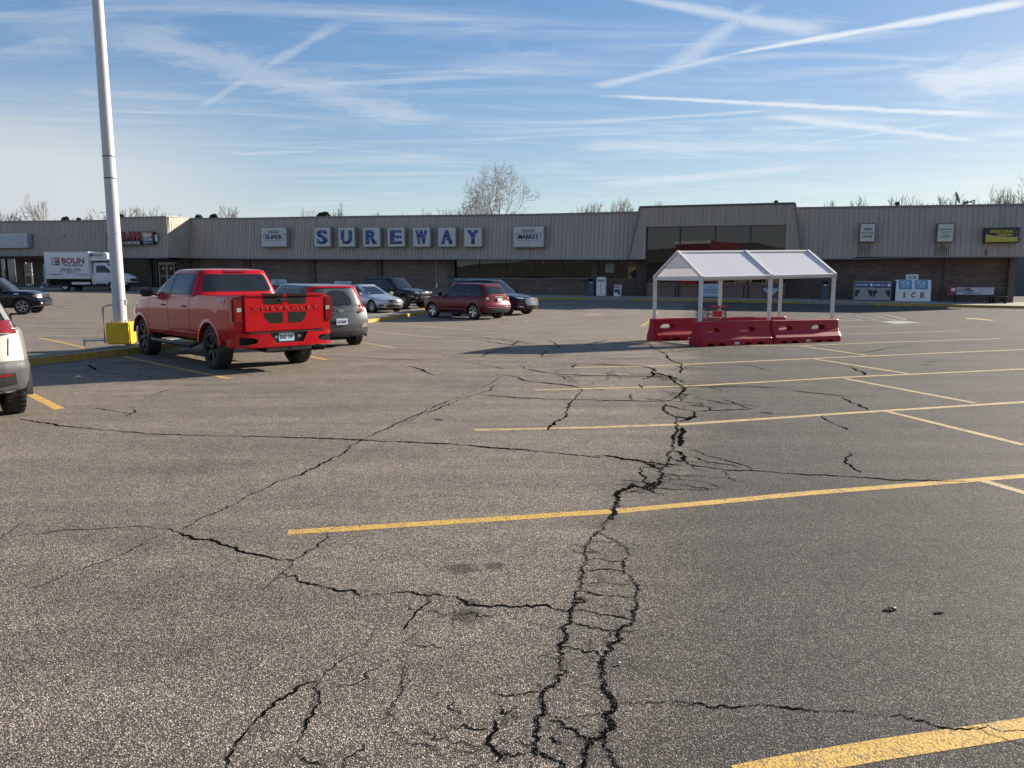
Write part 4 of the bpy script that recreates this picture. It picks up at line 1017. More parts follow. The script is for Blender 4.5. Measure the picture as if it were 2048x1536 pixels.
o, w, h, f = sign(1719.8, 1750, 446.5, 484.5, 'employee_sign', 'upright white sign reading 100% Employee Owned', edge=RUSTE)
for s_, zz, m_, ww in (('100%', .68, DG, .48), ('Employee', .50, OCH, .78), ('Owned', .32, DG, .58)): text(s_, w * ww, h * .13, m_, o, (0, -.024, h * zz), bold=.03, ext=.005)
o, w, h, f = sign(1875, 1907, 446.3, 484.8, 'owners_sign', 'upright white sign with four-line slogan ending in owners', edge=RUSTE)
for s_, zz, m_, ww in (('"Where your', .67, DG, .78), ('neighbors', .54, OCH, .66), ('are the', .42, OCH, .46), ('owners"', .31, DG, .56)): text(s_, w * ww, h * .085, m_, o, (0, -.024, h * zz), bold=.03, ext=.005)
WUY = mat('sign_yellow', (.55, .45, .05), .5); WUB = mat('sign_black', (.03, .03, .028), .4)
o, w, h, f = sign(1970, 2037.5, 455.3, 485, 'money_transfer_sign', 'black and yellow sign reading WESTERN UNION', face=WUB, edge=WUB, border=.05)
cur = [(-w / 2 + .08, h * .06), (w / 2 - .08, h * .06), (w / 2 - .08, h * .34)] + [(-w / 2 + .08 + (w - .16) * k / 12, h * (.27 + .25 * (1 - k / 12) ** 2 + .07 * (k / 12) ** 3)) for k in range(11, -1, -1)]
b = MB(); b.prism(cur, 'y', -.030, -.024); b.build('swoosh', WUY, f.parent)
b = MB(); b.tube([(x, -.03, z + .02) for x, z in cur[2:]], .02, 4); b.build('swoosh_line', FACE, o)
text('WESTERN', w * .64, h * .20, WUY, o, (-.04, -.024, h * .73), bold=.02, ext=.006, shear=.15, heavy=.012); text('UNION', w * .42, h * .20, WUY, o, (w * .08, -.024, h * .50), bold=.02, ext=.006, shear=.15, heavy=.012)
b = MB(); b.box((w * .34, -.026, h * .62), (.012, .01, h * .30)); b.box((w * .41, -.026, h * .62), (.012, .01, h * .30)); b.build('bar', WUY, o)
# streaks of dirt on bare metal below the two upright signs
BARE = mat('bleached_siding', (.50, .42, .31), .6, dirt=.3); STN = mat('dirt_streak', (.10, .075, .05), .8)
for x0, x1 in ((1717, 1744), (1871, 1901)):
    a, c = FL(x0, 486, .13)[0], FL(x1, 486, .1)[0]; z1, z0 = FL(x0, 487, .13)[1], FL(x0, 511, 0)[1]; b = MB()
    b.face([(a, -.02, z0), (c, -.02, z0), (c, .11, z1), (a, .11, z1)]); q = b.build('bleached_patch', BARE, fr_, fix=False); b = MB()
    for k in range(7):
        s = a + (c - a) * (k + .3) / 7; zt_ = z1 - rnd.random() * .3; b.box((s, .03, (z0 + zt_) / 2), (.012 + .03 * rnd.random(), .09, zt_ - z0), rot=Matrix.Rotation(R(-8), 3, 'X'))
    b.build('dirt_streak', STN, fr_)
q = wbox(fr_, 'dirt_streak', STN, 1971.5, 1972.8, 499, 511, -.02, .03)
# left shop signs
PEEL = mat('peeling_sign', (.50, .54, .58), .6, var=.35, scale=5, dirt=.2)
o, w, h, f = sign(-60, 56, 469, 495, 'blank_sign', 'long blank sign box with peeling pale face at the left edge', face=PEEL, edge=GALV, th=.35)
for k in range(6): b = MB(); b.box((w / 2 - .5 - k * .62, -.03, h / 2), (.03, .03, h - .12)); b.build('mullion', GALV, o)
SR = mat('sign_red', (.33, .03, .045), .5)
(a, z1), (c, z0) = FL(216.5, 464, -2.75), FL(284, 480.5, -2.75); p = FW((a + c) / 2, -2.78)
o = thing('store_name_sign', 'red channel letters BOLIN over a black RENTAL PURCHASE strip', 'sign', (p.x, p.y, z0), TH)
n_ = 5
for k, ch in enumerate('BOLIN'):
    wk = (c - a) / 5.3 * (1.0 if ch != 'I' else .35); 
    pos = [-.40, -.18, .035, .185, .38][k] * (c - a); me = text_mesh(ch, (c - a) * (.19 if ch != 'I' else .055), z1 - z0, .05, .16); l_ = link('letter', me, SR, o, (pos, 0, (z1 - z0) / 2))
(a2, z3), (c2, z2) = FL(225, 481.5, -2.75), FL(283, 490.5, -2.75); b = MB(); b.box(((a2 + c2) / 2 - (a + c) / 2, .1, (z2 + z3) / 2 - z0), (c2 - a2, .25, z3 - z2), bevel=.03); st_ = b.build('strip', WUB, o)
text('RENTAL PURCHASE', (c2 - a2) * .92, (z3 - z2) * .62, WHITE, o, ((a2 + c2) / 2 - (a + c) / 2, -.028, (z2 + z3) / 2 - z0), bold=.02, ext=.01)
SQ = bpy.data.materials.new('multicolour_face'); t_ = NT(SQ); sx = t_.n('ShaderNodeSeparateXYZ'); t_.l(t_.coord(), sx.inputs[0])
t_.col(t_.mix(t_.mr(sx.outputs[2], .2, .8, smooth=False), t_.mix(t_.mr(sx.outputs[0], -.3, .3, smooth=False), (.05, .09, .30), (.03, .03, .05)), t_.mix(t_.mr(sx.outputs[0], -.3, .3, smooth=False), (.30, .38, .08), (.40, .05, .04)))); t_.b.inputs['Roughness'].default_value = .4
p0 = FL(285, 463.3, -2.75); p1 = FL(308.3, 489, -2.75); p = FW((p0[0] + p1[0]) / 2, -2.80)
o = thing('rent_sign', 'square rounded sign box reading RENT TO OWN', 'sign', (p.x, p.y, p1[1]), TH); w, h = p1[0] - p0[0], p0[1] - p1[1]
b = MB(); b.prism(rcorner([(-w / 2, 0), (w / 2, 0), (w / 2, h), (-w / 2, h)], .14), 'y', 0, .35); b.build('cabinet', WUB, o)
b = MB(); b.prism(rcorner([(-w / 2 + .05, .05), (w / 2 - .05, .05), (w / 2 - .05, h - .05), (-w / 2 + .05, h - .05)], .12), 'y', -.015, 0); b.build('face', SQ, o)
text('RENT', w * .78, h * .30, WHITE, o, (0, -.016, h * .70), bold=.03, ext=.01); text('TO OWN', w * .78, h * .20, WHITE, o, (0, -.016, h * .38), bold=.03, ext=.01)
for k in range(6): b = MB(); b.box((-w * .36 + k * w * .144, -.018, h * .17), (w * .10, .01, h * .035)); b.build('phone_digit', PALE, o)
b = MB(); b.box((w / 2 + .13, .2, h * .5), (.12, .2, h * .5)); b.build('side_bracket', WHITE, o)
o = thing('wall_lamp', 'small dark wall fitting on the left tan fascia', 'lamp', FW(FS(135, 0), -.02, FL(135, 474, .2)[1]), TH)
b = MB(); b.lathe([(.05, 0), (.09, .06), (.07, .12)], 'z', 10); b.build('housing', BLACK, o)

# ------------------------------------------------------------------ things along the shopfront
def at_front(px, t, dz=.17):
    s = FS(px, t); p = FW(s, t); return (p.x, p.y, FZG(s, KT) + dz), s
PXM = lambda px, t: FPX / ((FW(FS(px, t), t)).y * math.cos(PITCH))
BIN = mat('blue_grey_bin', (.07, .085, .10), .6)
def bin_(px, lab):
    loc, s = at_front(px, -.3); o = thing('litter_bin', lab, 'bin', loc, TH, 'square bins by the wall')
    b = MB(); b.box((0, 0, .45), (.50, .50, .90), taper=(.94, .94), bevel=.03); b.build('bin_body', BIN, o)
    b = MB(); b.box((-.22, 0, 1.08), (.05, .48, .36)); b.box((.22, 0, 1.08), (.05, .48, .36)); b.box((0, .20, 1.08), (.40, .05, .36)); b.box((0, 0, 1.29), (.50, .50, .07), bevel=.02); b.build('hood', BIN, o)
    b = MB(); b.box((0, 0, .93), (.42, .42, .06), bevel=.01); b.build('liner', DARK, o)
    b = MB(); b.box((0.02, -.22, .97), (.3, .06, .07), rot=.3, bevel=.02); b.build('rubbish', WHITE, o)
bin_(1183, 'blue-grey litter bin beside the white drinks cabinet'); bin_(1651.5, 'blue-grey litter bin against the dark brick, seen through the trolley shelter')
loc, s = at_front(1203.5, -.4); o = thing('donation_cabinet', 'tall white cabinet on the pavement between the bin and the rental board', 'cabinet', loc, TH)
b = MB(); b.box((0, 0, .68), (.66, .55, 1.30), bevel=.03); b.build('cabinet', WHITE, o); b = MB(); b.box((0, 0, 1.35), (.62, .50, .07), bevel=.03); b.build('lid', WHITE, o)
b = MB(); b.box((0, -.278, 1.12), (.5, .008, .18)); b.build('printed_band', GREYI, o); b = MB(); b.box((-.02, -.28, .6), (.03, .01, .9)); b.build('door_gap', GREYI, o)
loc, s = at_front(1235.5, -.5); o = thing('rental_board', 'small upright board with red RENT heading', 'sign', loc, TH)
b = MB(); b.box((0, .05, .42), (.54, .03, .82), rot=Matrix.Rotation(R(-6), 3, 'X')); b.build('board', WHITE, o); b = MB(); b.box((0, .22, .40), (.5, .03, .80), rot=Matrix.Rotation(R(14), 3, 'X')); b.build('rear_leg', BLACK, o)
text('RENT', .44, .20, SR, o, (0, -.045, .70), bold=.03, ext=.006); b = MB(); b.box((-.08, -.0, .40), (.28, .05, .22)); b.build('printed_square', NAVYI, o); b = MB(); b.prism([(.05, .12), (.22, .12), (.16, .55), (.10, .55)], 'y', -.02, .02); b.build('printed_figure', mat('blue_print', (.03, .08, .18), .6), o)
# propane cages
CAGE = mat('cage_steel', (.33, .34, .36), .5, .3); BLU = mat('banner_blue', (.05, .09, .28), .5)
def cage(px, lab):
    loc, s = at_front(px, -.6); o = thing('gas_cylinder_cage', lab, 'gas cage', loc, TH, 'two gas cylinder cages'); o.location.z -= .02
    b = MB(); W2, D2, H2 = 1.14, .8, 1.28
    for x in (-1, 1):
        for y in (-1, 1): b.box((x * (W2 / 2 - .02), y * D2 / 2, H2 / 2), (.045, .045, H2))
    for z in (.10, H2 - .03): b.box((0, -D2 / 2, z), (W2, .05, .05)); b.box((0, D2 / 2, z), (W2, .05, .05))
    b.box((0, 0, H2), (W2, D2 + .06, .04)); b.build('frame', CAGE, o)
    b = MB(); b.box((0, -D2 / 2 - .01, .50), (W2 - .12, .02, .76)); b.build('door', mat('cage_panel', (.36, .34, .31), .6, dirt=.2), o)
    b = MB(); b.box((0, -D2 / 2 - .015, 1.06), (W2 - .06, .02, .28)); bn = b.build('banner', BLU, o)
    b = MB()
    for k in range(7): b.box((-.44 + k * .105 + rnd.uniform(-.01, .01), -D2 / 2 - .03, 1.06 + rnd.uniform(-.02, .02)), (.05 + .02 * rnd.random(), .01, .07 + .07 * rnd.random()), rot=Matrix.Rotation(R(rnd.uniform(-25, 25)), 3, 'Y'))
    b.box((.42, -D2 / 2 - .03, 1.06), (.16, .01, .18)); b.build('printed_mark', WHITE, o)
    for sx in (-1, 1):
        b = MB(); b.prism([(sx * .20, .72), (sx * .50, .72), (sx * .50, .30), (sx * .42, .30)], 'y', -D2 / 2 - .028, -D2 / 2 - .022); b.build('mesh_opening', BLACK, o)
        for k in range(3): b = MB(); b.lathe([(.14, .16), (.15, .2), (.15, .42), (.06, .50), (.03, .53)], 'z', 12, (-.3 + k * .3, sx * .15, 0)); b.build('gas_cylinder', WHITE, o, smooth=40)
    b = MB(); b.box((0, 0, .12), (W2 - .05, D2, .03)); b.build('shelf', CAGE, o); b = MB(); b.box((.5, -D2 / 2 - .05, .55), (.07, .04, .09)); b.build('padlock', BLACK, o)
cage(1728, 'left gas cylinder cage, next to the litter bin side'); cage(1763, 'right gas cylinder cage, next to the ice freezer')
loc, s = at_front(1826, -.7); o = thing('ice_freezer', 'white slant-front ice freezer with blue doors and big red letters ICE', 'freezer', loc, TH + R(3)); o.location.z -= .02
prof = [(-.42, .05), (-.42, .10), (-.36, .90), (-.16, 1.42), (.42, 1.42), (.42, .05)]
b = MB(); b.prism(prof, 'x', -1.03, 1.03); b.build('freezer_body', WHITE, o)
ICEB = mat('ice_blue', (.10, .28, .42), .4); IRED = mat('ice_red', (.28, .05, .07), .5)
tilt = math.atan2(.20, .52)
for sx in (-1, 1):
    b = MB(); b.box((0, 0, 0), (.76, .03, .60), bevel=.008); dd = b.build('door', ICEB, o, loc=(sx * .47, -.282, 1.12), rot=(-tilt, 0, 0))
    text('ICE', .52, .20, WHITE, dd, (0, -.016, .13), bold=.03, ext=.004)
    for r_ in (-.04, -.16): 
        for k in range(6): b = MB(); b.box((-.22 + k * .09, -.018, r_), (.06, .006, .05)); b.build('small_print', WHITE, dd)
    b = MB(); b.tube([(sx * -.36, -.05, -.1), (sx * -.36, -.05, .1)], .014, 5); b.build('handle', CHROME, dd)
for k, ch in enumerate('ICE'): link('lettering', text_mesh(ch, .26 if ch != 'I' else .09, .34, .03, .006), IRED, o, (-.52 + k * .54, -.398, .46), (R(4) * -1, 0, 0))
b = MB(); b.box((-1.034, 0, .75), (.01, .7, 1.2)); b.build('side_panel', mat('grey_panel', (.12, .15, .15), .5), o)
b = MB(); b.box((0, 0, 0), (.72, .08, .34)); tp = b.build('top_sign', WHITE, o, loc=(-.05, -.05, 1.60)); text('ICE', .5, .18, mat('grey_blue', (.10, .14, .18), .5), tp, (0, -.045, -.03), bold=.02, ext=.004)
# advert benches
WOODG = mat('bench_wood', (.035, .04, .035), .7)
def bench(px, lab, wb=1.5, t=-.55, board=True):
    loc, s = at_front(px, t); o = thing('advert_bench' if board else 'garden_bench', lab, 'bench', loc, TH); o.location.z -= .02
    for k in range(4): b = MB(); b.box((0, -.28 + k * .11, .43), (wb + .1, .085, .035)); b.build('seat_slat', WOODG, o)
    for sx in (-1, 1): b = MB(); b.box((sx * wb * .42, -.1, .22), (.08, .45, .42)); b.box((sx * wb * .42, .13, .65), (.06, .05, .5)); b.build('leg', BLACK if board else WOODG, o)
    if board: b = MB(); b.box((0, .10, .76), (wb, .04, .46), bevel=.012); bd = b.build('backrest_board', mat('bench_board', (.55, .60, .66), .5), o); return o, bd
    for k in range(3): b = MB(); b.box((0, .12, .58 + k * .12), (wb, .03, .08)); b.build('back_slat', WOODG, o)
    return o, None
o, bd = bench(556, 'advert bench with pale board, half hidden behind the red pickup', 1.5); text('Associates', 1.0, .14, mat('grey_blue_ink', (.12, .18, .24), .6), o, (.1, .078, .72), bold=.01, ext=.004, shear=.3)
b = MB(); b.prism([(-.35, .86), (-.2, .98), (-.05, .86), (-.12, .84), (-.2, .93), (-.28, .84)], 'y', .06, .079); b.build('printed_mark', mat('grey_blue_ink', (.12, .18, .24)), o)
o, bd = bench(682, 'advert bench with pale board and round emblem, left of the silver sedan', 1.75); b = MB(); b.lathe([(.10, 0), (.10, .008)], 'y', 20, (-.05, .07, .80)); b.build('printed_emblem', GREYI, o)
b = MB(); b.box((-.5, .076, .74), (.45, .006, .05)); b.box((.45, .076, .82), (.3, .006, .05)); b.box((.35, .076, .68), (.8, .006, .025)); b.build('printed_mark', GREYI, o)
o, bd = bench(1949, 'advert bench reading CRIME STOPPERS with phone number, on the right', 2.35)
link('x', text_mesh('CRIME', .60, .13, .03, .004, shear=.25), SR, o, (-.38, .078, .91)).name = 'lettering'
text('STOPPERS', .92, .15, INK, o, (-.38, .078, .78), bold=.03, ext=.004, shear=.2); text('270-825-1111', 1.05, .10, INK, o, (-.05, .078, .62), bold=.02, ext=.004)
b = MB(); b.tube([(-.72, .07, .93), (-.90, .07, .86), (-.93, .07, .73), (-.82, .07, .70)], .014, 4); b.build('printed_mark', INK, o)
PUR = mat('purple_ink', (.16, .06, .18), .6)
for k, s_ in enumerate(('Report Suspicious', '& Criminal Activity', 'Anonymously')): text(s_, (.80, .80, .5)[k], .06, PUR, o, (.68, .078, .92 - k * .09), bold=.01, ext=.003)
loc, s = at_front(1907, -.5); o = thing('red_board', 'small red board standing at the left end of the crime stoppers bench', 'sign', loc, TH); b = MB(); b.box((0, 0, .75), (.46, .05, .56)); b.build('board', mat('dull_red', (.30, .06, .07), .6), o)
b = MB(); b.box((.05, -.028, .82), (.22, .008, .2)); b.build('printed_square', WHITE, o); b = MB(); b.box((-.15, .02, .25), (.04, .04, .5)); b.box((.15, .02, .25), (.04, .04, .5)); b.build('leg', BLACK, o)
bench(2003, 'dark green slatted bench at the right-hand corner pillar', .75, board=False)
# poster and diamond board on the entrance bay
(a, z1), (c, z0) = FL(1402.5, 567.5, TF + .1), FL(1439, 594.5, TF + .1); p = FW((a + c) / 2, TF + .1)
o = thing('poster', 'pale blue poster with dark script on the brown entrance panels', 'poster', (p.x, p.y, max(.2, z0)), TH); w, h = c - a, z1 - max(.2, z0)
b = MB(); b.box((0, .02, h / 2), (w, .03, h)); b.build('sheet', mat('poster_blue', (.44, .52, .62), .6), o); b = MB(); b.box((0, .09, .2), (.05, .06, .5)); b.build('stand', BLACK, o)
text('Proud To Be Your', w * .84, h * .13, INK, o, (0, .004, h * .55), bold=.02, ext=.003, shear=.2); text('Local Store', w * .6, h * .13, INK, o, (0, .004, h * .37), bold=.02, ext=.003, shear=.2)
b = MB(); b.box((0, .003, h * .78), (w * .22, .004, h * .08)); b.box((0, .003, h * .2), (w * .3, .004, h * .025)); b.build('small_print', GREYI, o)
cx, cz = FL(1542, 580.5, TF + .1); p = FW(cx, TF + .1); o = thing('diamond_board', 'diamond-shaped white and blue board leaning at the entrance bay', 'sign', (p.x, p.y, cz), TH)
b = MB(); b.prism([(0, -.46), (.52, .06), (0, .44), (-.52, .06)], 'y', .0, .03); b.build('board', mat('board_pale', (.45, .52, .58), .6), o); b = MB(); b.prism([(-.36, .12), (.36, .12), (.2, .40), (-.1, .44)], 'y', -.01, -.002); b.build('printed_band', mat('teal_blue', (.06, .14, .22), .6), o)
b = MB(); b.box((0, -.006, -.02), (.5, .006, .05)); b.box((0, -.006, -.12), (.3, .006, .04)); b.build('printed_line', GREYI, o)
# ------------------------------------------------------------------ vehicles
def lower_shell(b, sp):
    C = 8; n = sp.get('n', 44); w = sp['w']; zb0 = sp['zb']
    xrl, xfl = sp['xr'], sp['xf']; bul_r, bul_f = sp.get('bulge', (0.10, 0.22))
    XR = min(x for z, x in xrl); XF = max(x for z, x in xfl)
    cr, cf = sp.get('corner', (0.10, 0.16)); extra = sp.get('stations', [])
    us = sorted(set([round(0.5 - 0.5 * math.cos(math.pi * i / n) * (0.9 + 0.1) , 5) for i in range(n + 1)] + [round((x - XR) / (XF - XR), 5) for x in extra]))
    prof_s = sp.get('side', [(0.93, 0.05), (0.975, 0.16), (1.0, 0.40), (0.998, 0.62), (0.985, 0.80), (0.965, 0.93), (0.93, 0.985)])
    rings = []
    for u in us:
        xn = XR + u * (XF - XR)
        ww = w * (1 - cr * max(0, 1 - u / 0.10) ** 2.2) * (1 - cf * max(0, 1 - (1 - u) / 0.16) ** 2.0)
        zt = herm(sp['belt'], xn); crown = lin(sp.get('crown', [(-9, 0.03), (9, 0.03)]), xn)
        zb = zb0 + sp.get('lift', 0.06) * max(0, (abs(u - 0.5) - 0.36) / 0.14) ** 1.5
        side = [(k * ww, zb + q * (zt - zb)) for k, q in prof_s]
        yb, yt = 0.80 * ww, 0.84 * ww
        loop = []
        for c in range(C + 1): loop.append((-yb + 2 * yb * c / C, zb))
        loop += side
        for c in range(C + 1):
            y = yt - 2 * yt * c / C; loop.append((y, zt + crown * (1 - (y / yt) ** 2)))
        loop += [(-y, z) for y, z in side[::-1]]
        ring = []
        for y, z in loop:
            xr, xf = lin(xrl, z) + bul_r * min(1, (abs(y) / ww)) ** 2.5, lin(xfl, z) - bul_f * min(1, abs(y) / ww) ** 2.2
            ring.append(b.bm.verts.new((xr + u * (xf - xr), y, z)))
        rings.append(ring)
    m = len(rings[0]); S = len(prof_s)
    for A, B_ in zip(rings, rings[1:]):
        for k in range(m): b.quadface([A[k], A[(k + 1) % m], B_[(k + 1) % m], B_[k]])
    for ring, xl, bul, sg in ((rings[0], xrl, bul_r, 1), (rings[-1], xfl, bul_f, -1)):
        rows = [ring[0:C + 1]]
        right = ring[C + 1:C + 1 + S]; top = ring[C + 1 + S:2 * C + 2 + S][::-1]; left = ring[2 * C + 2 + S:][::-1]
        for rv, lv in zip(right, left):
            row = [lv]; ymax = rv.co.y
            for c in range(1, C):
                y = -ymax + 2 * ymax * c / C; z = rv.co.z
                pw = 2.5 if sg > 0 else 2.2
                row.append(b.bm.verts.new((lin(xl, z) + sg * bul * (abs(y) / (w if False else max(0.01, max(v.co.y for v in right)))) ** pw, y, z)))
            row.append(rv); rows.append(row)
        rows.append(top)
        for A, B_ in zip(rows, rows[1:]):
            for c in range(C): b.quadface([A[c], A[c + 1], B_[c + 1], B_[c]])
def green_shell(b, g):
    M = 64; p = g.get('n', 7.0); rings = []
    lev = [i / 9 for i in range(10)]
    def ring(t, s, dz):
        tt = t
        x0 = g['xr0'] + (g['xr1'] - g['xr0']) * tt ** g.get('pr', 1.15); x1 = g['xf0'] + (g['xf1'] - g['xf0']) * tt ** g.get('pf', 1.08)
        ww = g['w0'] + (g['w1'] - g['w0']) * tt ** g.get('pw', 1.35)
        cx, a = (x0 + x1) / 2, (x1 - x0) / 2; out = []
        for k in range(M):
            f = 2 * math.pi * (k + 0.5) / M; c, sn = math.cos(f), math.sin(f)
            ux = math.copysign(abs(c) ** (2 / p), c); uy = math.copysign(abs(sn) ** (2 / p), sn)
            x = cx + a * ux * s; y = ww * uy * s
            if ux > 0: x -= g.get('bow', 0.10) * (uy ** 2) * ux ** 4
            else: x += g.get('bowr', 0.05) * (uy ** 2) * ux ** 4
            rz = g['z1'] - g.get('arc', 0.02) * ((x - g.get('xm', -0.2))) ** 2
            out.append(b.bm.verts.new((x, y, g['z0'] + (rz - g['z0']) * tt + dz)))
        return out
    for t in lev: rings.append(ring(t, 1, 0))
    cr = g.get('crown', 0.05)
    for s, d in ((0.985, 0.25), (0.95, 0.45), (0.88, 0.65), (0.72, 0.85), (0.45, 0.96), (0.2, 1.0)): rings.append(ring(1, s, cr * d))
    b.quadface(rings[0][::-1]); b.quadface(rings[-1])
    for A, B_ in zip(rings, rings[1:]):
        for k in range(M): b.quadface([A[k], A[(k + 1) % M], B_[(k + 1) % M], B_[k]])
def bvh_of(o):
    bm = bmesh.new(); bm.from_mesh(o.data); t = BVHTree.FromBMesh(bm); bm.free(); return t
def decal(name, pts, face, bvh, m, parent, side=1, off=0.005, rnd_=0, thick=0.012, res=0.07):
    pts = rcorner([tuple(q) for q in pts], 0.045 * rnd_) if rnd_ else [tuple(q) for q in pts]
    bm = bmesh.new(); vs = [bm.verts.new((q[0], q[1], 0)) for q in pts]
    f = bm.faces.new(vs); bmesh.ops.triangulate(bm, faces=[f])
    for _ in range(4):
        le = [e for e in bm.edges if e.calc_length() > res]
        if not le: break
        bmesh.ops.subdivide_edges(bm, edges=le, cuts=1); bmesh.ops.triangulate(bm, faces=[q for q in bm.faces if len(q.verts) > 3])
    D = {'side': Vector((0, -side, 0)), 'rear': Vector((1, 0, 0)), 'front': Vector((-1, 0, 0)), 'top': Vector((0, 0, -1))}[face]
    miss = []; hits = []
    for v in bm.verts:
        u, q = v.co.x, v.co.y
        o = {'side': Vector((u, side * 3, q)), 'rear': Vector((-8, u, q)), 'front': Vector((8, u, q)), 'top': Vector((u, q, 5))}[face]
        h = bvh.ray_cast(o, D)
        if h[0] is None: miss.append((v, o)); continue
        v.co = h[0] - D * off; hits.append(v)
    bad = [v for v, o in miss]
    bad += [v for v in hits if max([abs((e.other_vert(v).co - v.co).dot(D)) for e in v.link_edges if e.other_vert(v) not in bad] or [0]) > .16 and False]
    if bad: bmesh.ops.delete(bm, geom=bad, context='VERTS')
    far_ = [f_ for f_ in bm.faces if max(v.co.dot(D) for v in f_.verts) - min(v.co.dot(D) for v in f_.verts) > .14]
    if far_: bmesh.ops.delete(bm, geom=far_, context='FACES')
    be = [e for e in bm.edges if e.is_boundary]
    bmesh.ops.recalc_face_normals(bm, faces=bm.faces)
    tot = sum((q.normal for q in bm.faces), Vector())
    if tot.dot(D) > 0: bmesh.ops.reverse_faces(bm, faces=bm.faces)
    r = bmesh.ops.extrude_edge_only(bm, edges=be)
    for v in r['geom']:
        if isinstance(v, bmesh.types.BMVert): v.co += D * thick
    me = bpy.data.meshes.new(name); bm.to_mesh(me); bm.free()
    return link(name, me, m, parent, smooth=40)
_TYRE = {}
def wheels(root, sp):
    r, tw = sp['tyre_r'], sp.get('tyre_w', 0.235); rr = sp['rim_r']; y0 = sp['w'] - 0.035 - tw / 2
    b = MB(); h = tw / 2
    b.lathe([(rr, -h * .8), (rr + .01, -h * .95), (r * .86, -h * 1.02), (r * .955, -h * .92), (r * .995, -h * .72), (r, -h * .3), (r, h * .3), (r * .995, h * .72), (r * .955, h * .92), (r * .86, h * 1.02), (rr + .01, h * .95), (rr, h * .8)], 'y', 36, close=True)
    for i in range(30):
        a = 2 * math.pi * i / 30
        M = Matrix.Rotation(a, 3, 'Y')
        for yy in (-h * .62, h * .62):
            b.box(M @ Vector((0, yy, r)), (0.045 * r / .35, h * .42, 0.012), rot=M)
    ty = b.mesh('tyre')
    for p in ty.polygons: p.use_smooth = True
    ty.set_sharp_from_angle(angle=R(40)); ty.materials.append(RUBBER)
    b = MB()
    b.lathe([(rr * 1.01, h * .80), (rr * 1.01, h * .90), (rr * .93, h * .90), (rr * .90, h * .55), (rr * .90, -h * .5), (rr * 1.01, -h * .5)], 'y', 36, close=True)
    ns = sp.get('spokes', 5); dbl = sp.get('double', False)
    for i in range(ns):
        for dd in ((-0.13, 0.13) if dbl else (0,)):
            a = 2 * math.pi * i / ns + 0.3
            M = Matrix.Rotation(a, 3, 'Y'); wd = rr * (0.13 if dbl else 0.30) * sp.get('spoke_w', 1)
            x1 = rr * .93 * math.tan(dd) if dbl else 0
            pts = [(-wd * .5 + x1 * .2, rr * .12), (wd * .5 + x1 * .2, rr * .12), (wd * .62 + x1, rr * .94), (-wd * .62 + x1, rr * .94)]
            v = []
            for (yy, k) in ((h * .62, 0), (h * .86, 1)):
                for (px, pz) in pts: v.append(b.bm.verts.new(M @ Vector((px * (1 if not k else .8), yy - (0.02 if (k and pz < rr * .3) else 0), pz))))
            for q in ((0, 1, 2, 3), (4, 7, 6, 5), (0, 4, 5, 1), (1, 5, 6, 2), (2, 6, 7, 3), (3, 7, 4, 0)): b.quadface([v[k] for k in q])
    b.lathe([(rr * .20, h * .5), (rr * .20, h * .80), (rr * .10, h * .86)], 'y', 14)
    ri = b.mesh('rim'); ri.materials.append(sp.get('rim_mat', ALU))
    b = MB(); b.lathe([(rr * .88, -h * .3), (rr * .88, h * .15)], 'y', 24); b.lathe([(rr * .5, h * .15), (rr * .5, h * .3)], 'y', 20)
    hb = b.mesh('wheel'); hb.materials.append(DARK)
    for x in sp['axles']:
        for s in (1, -1):
            wo = bpy.data.objects.new('wheel', hb); COL.objects.link(wo); wo.parent = root
            wo.location = (x, s * y0, r); wo.rotation_euler = (0, rnd.random() * 3, 0 if s > 0 else math.pi)
            for nme, me in (('tyre', ty), ('rim', ri)):
                c = bpy.data.objects.new(nme, me); COL.objects.link(c); c.parent = wo
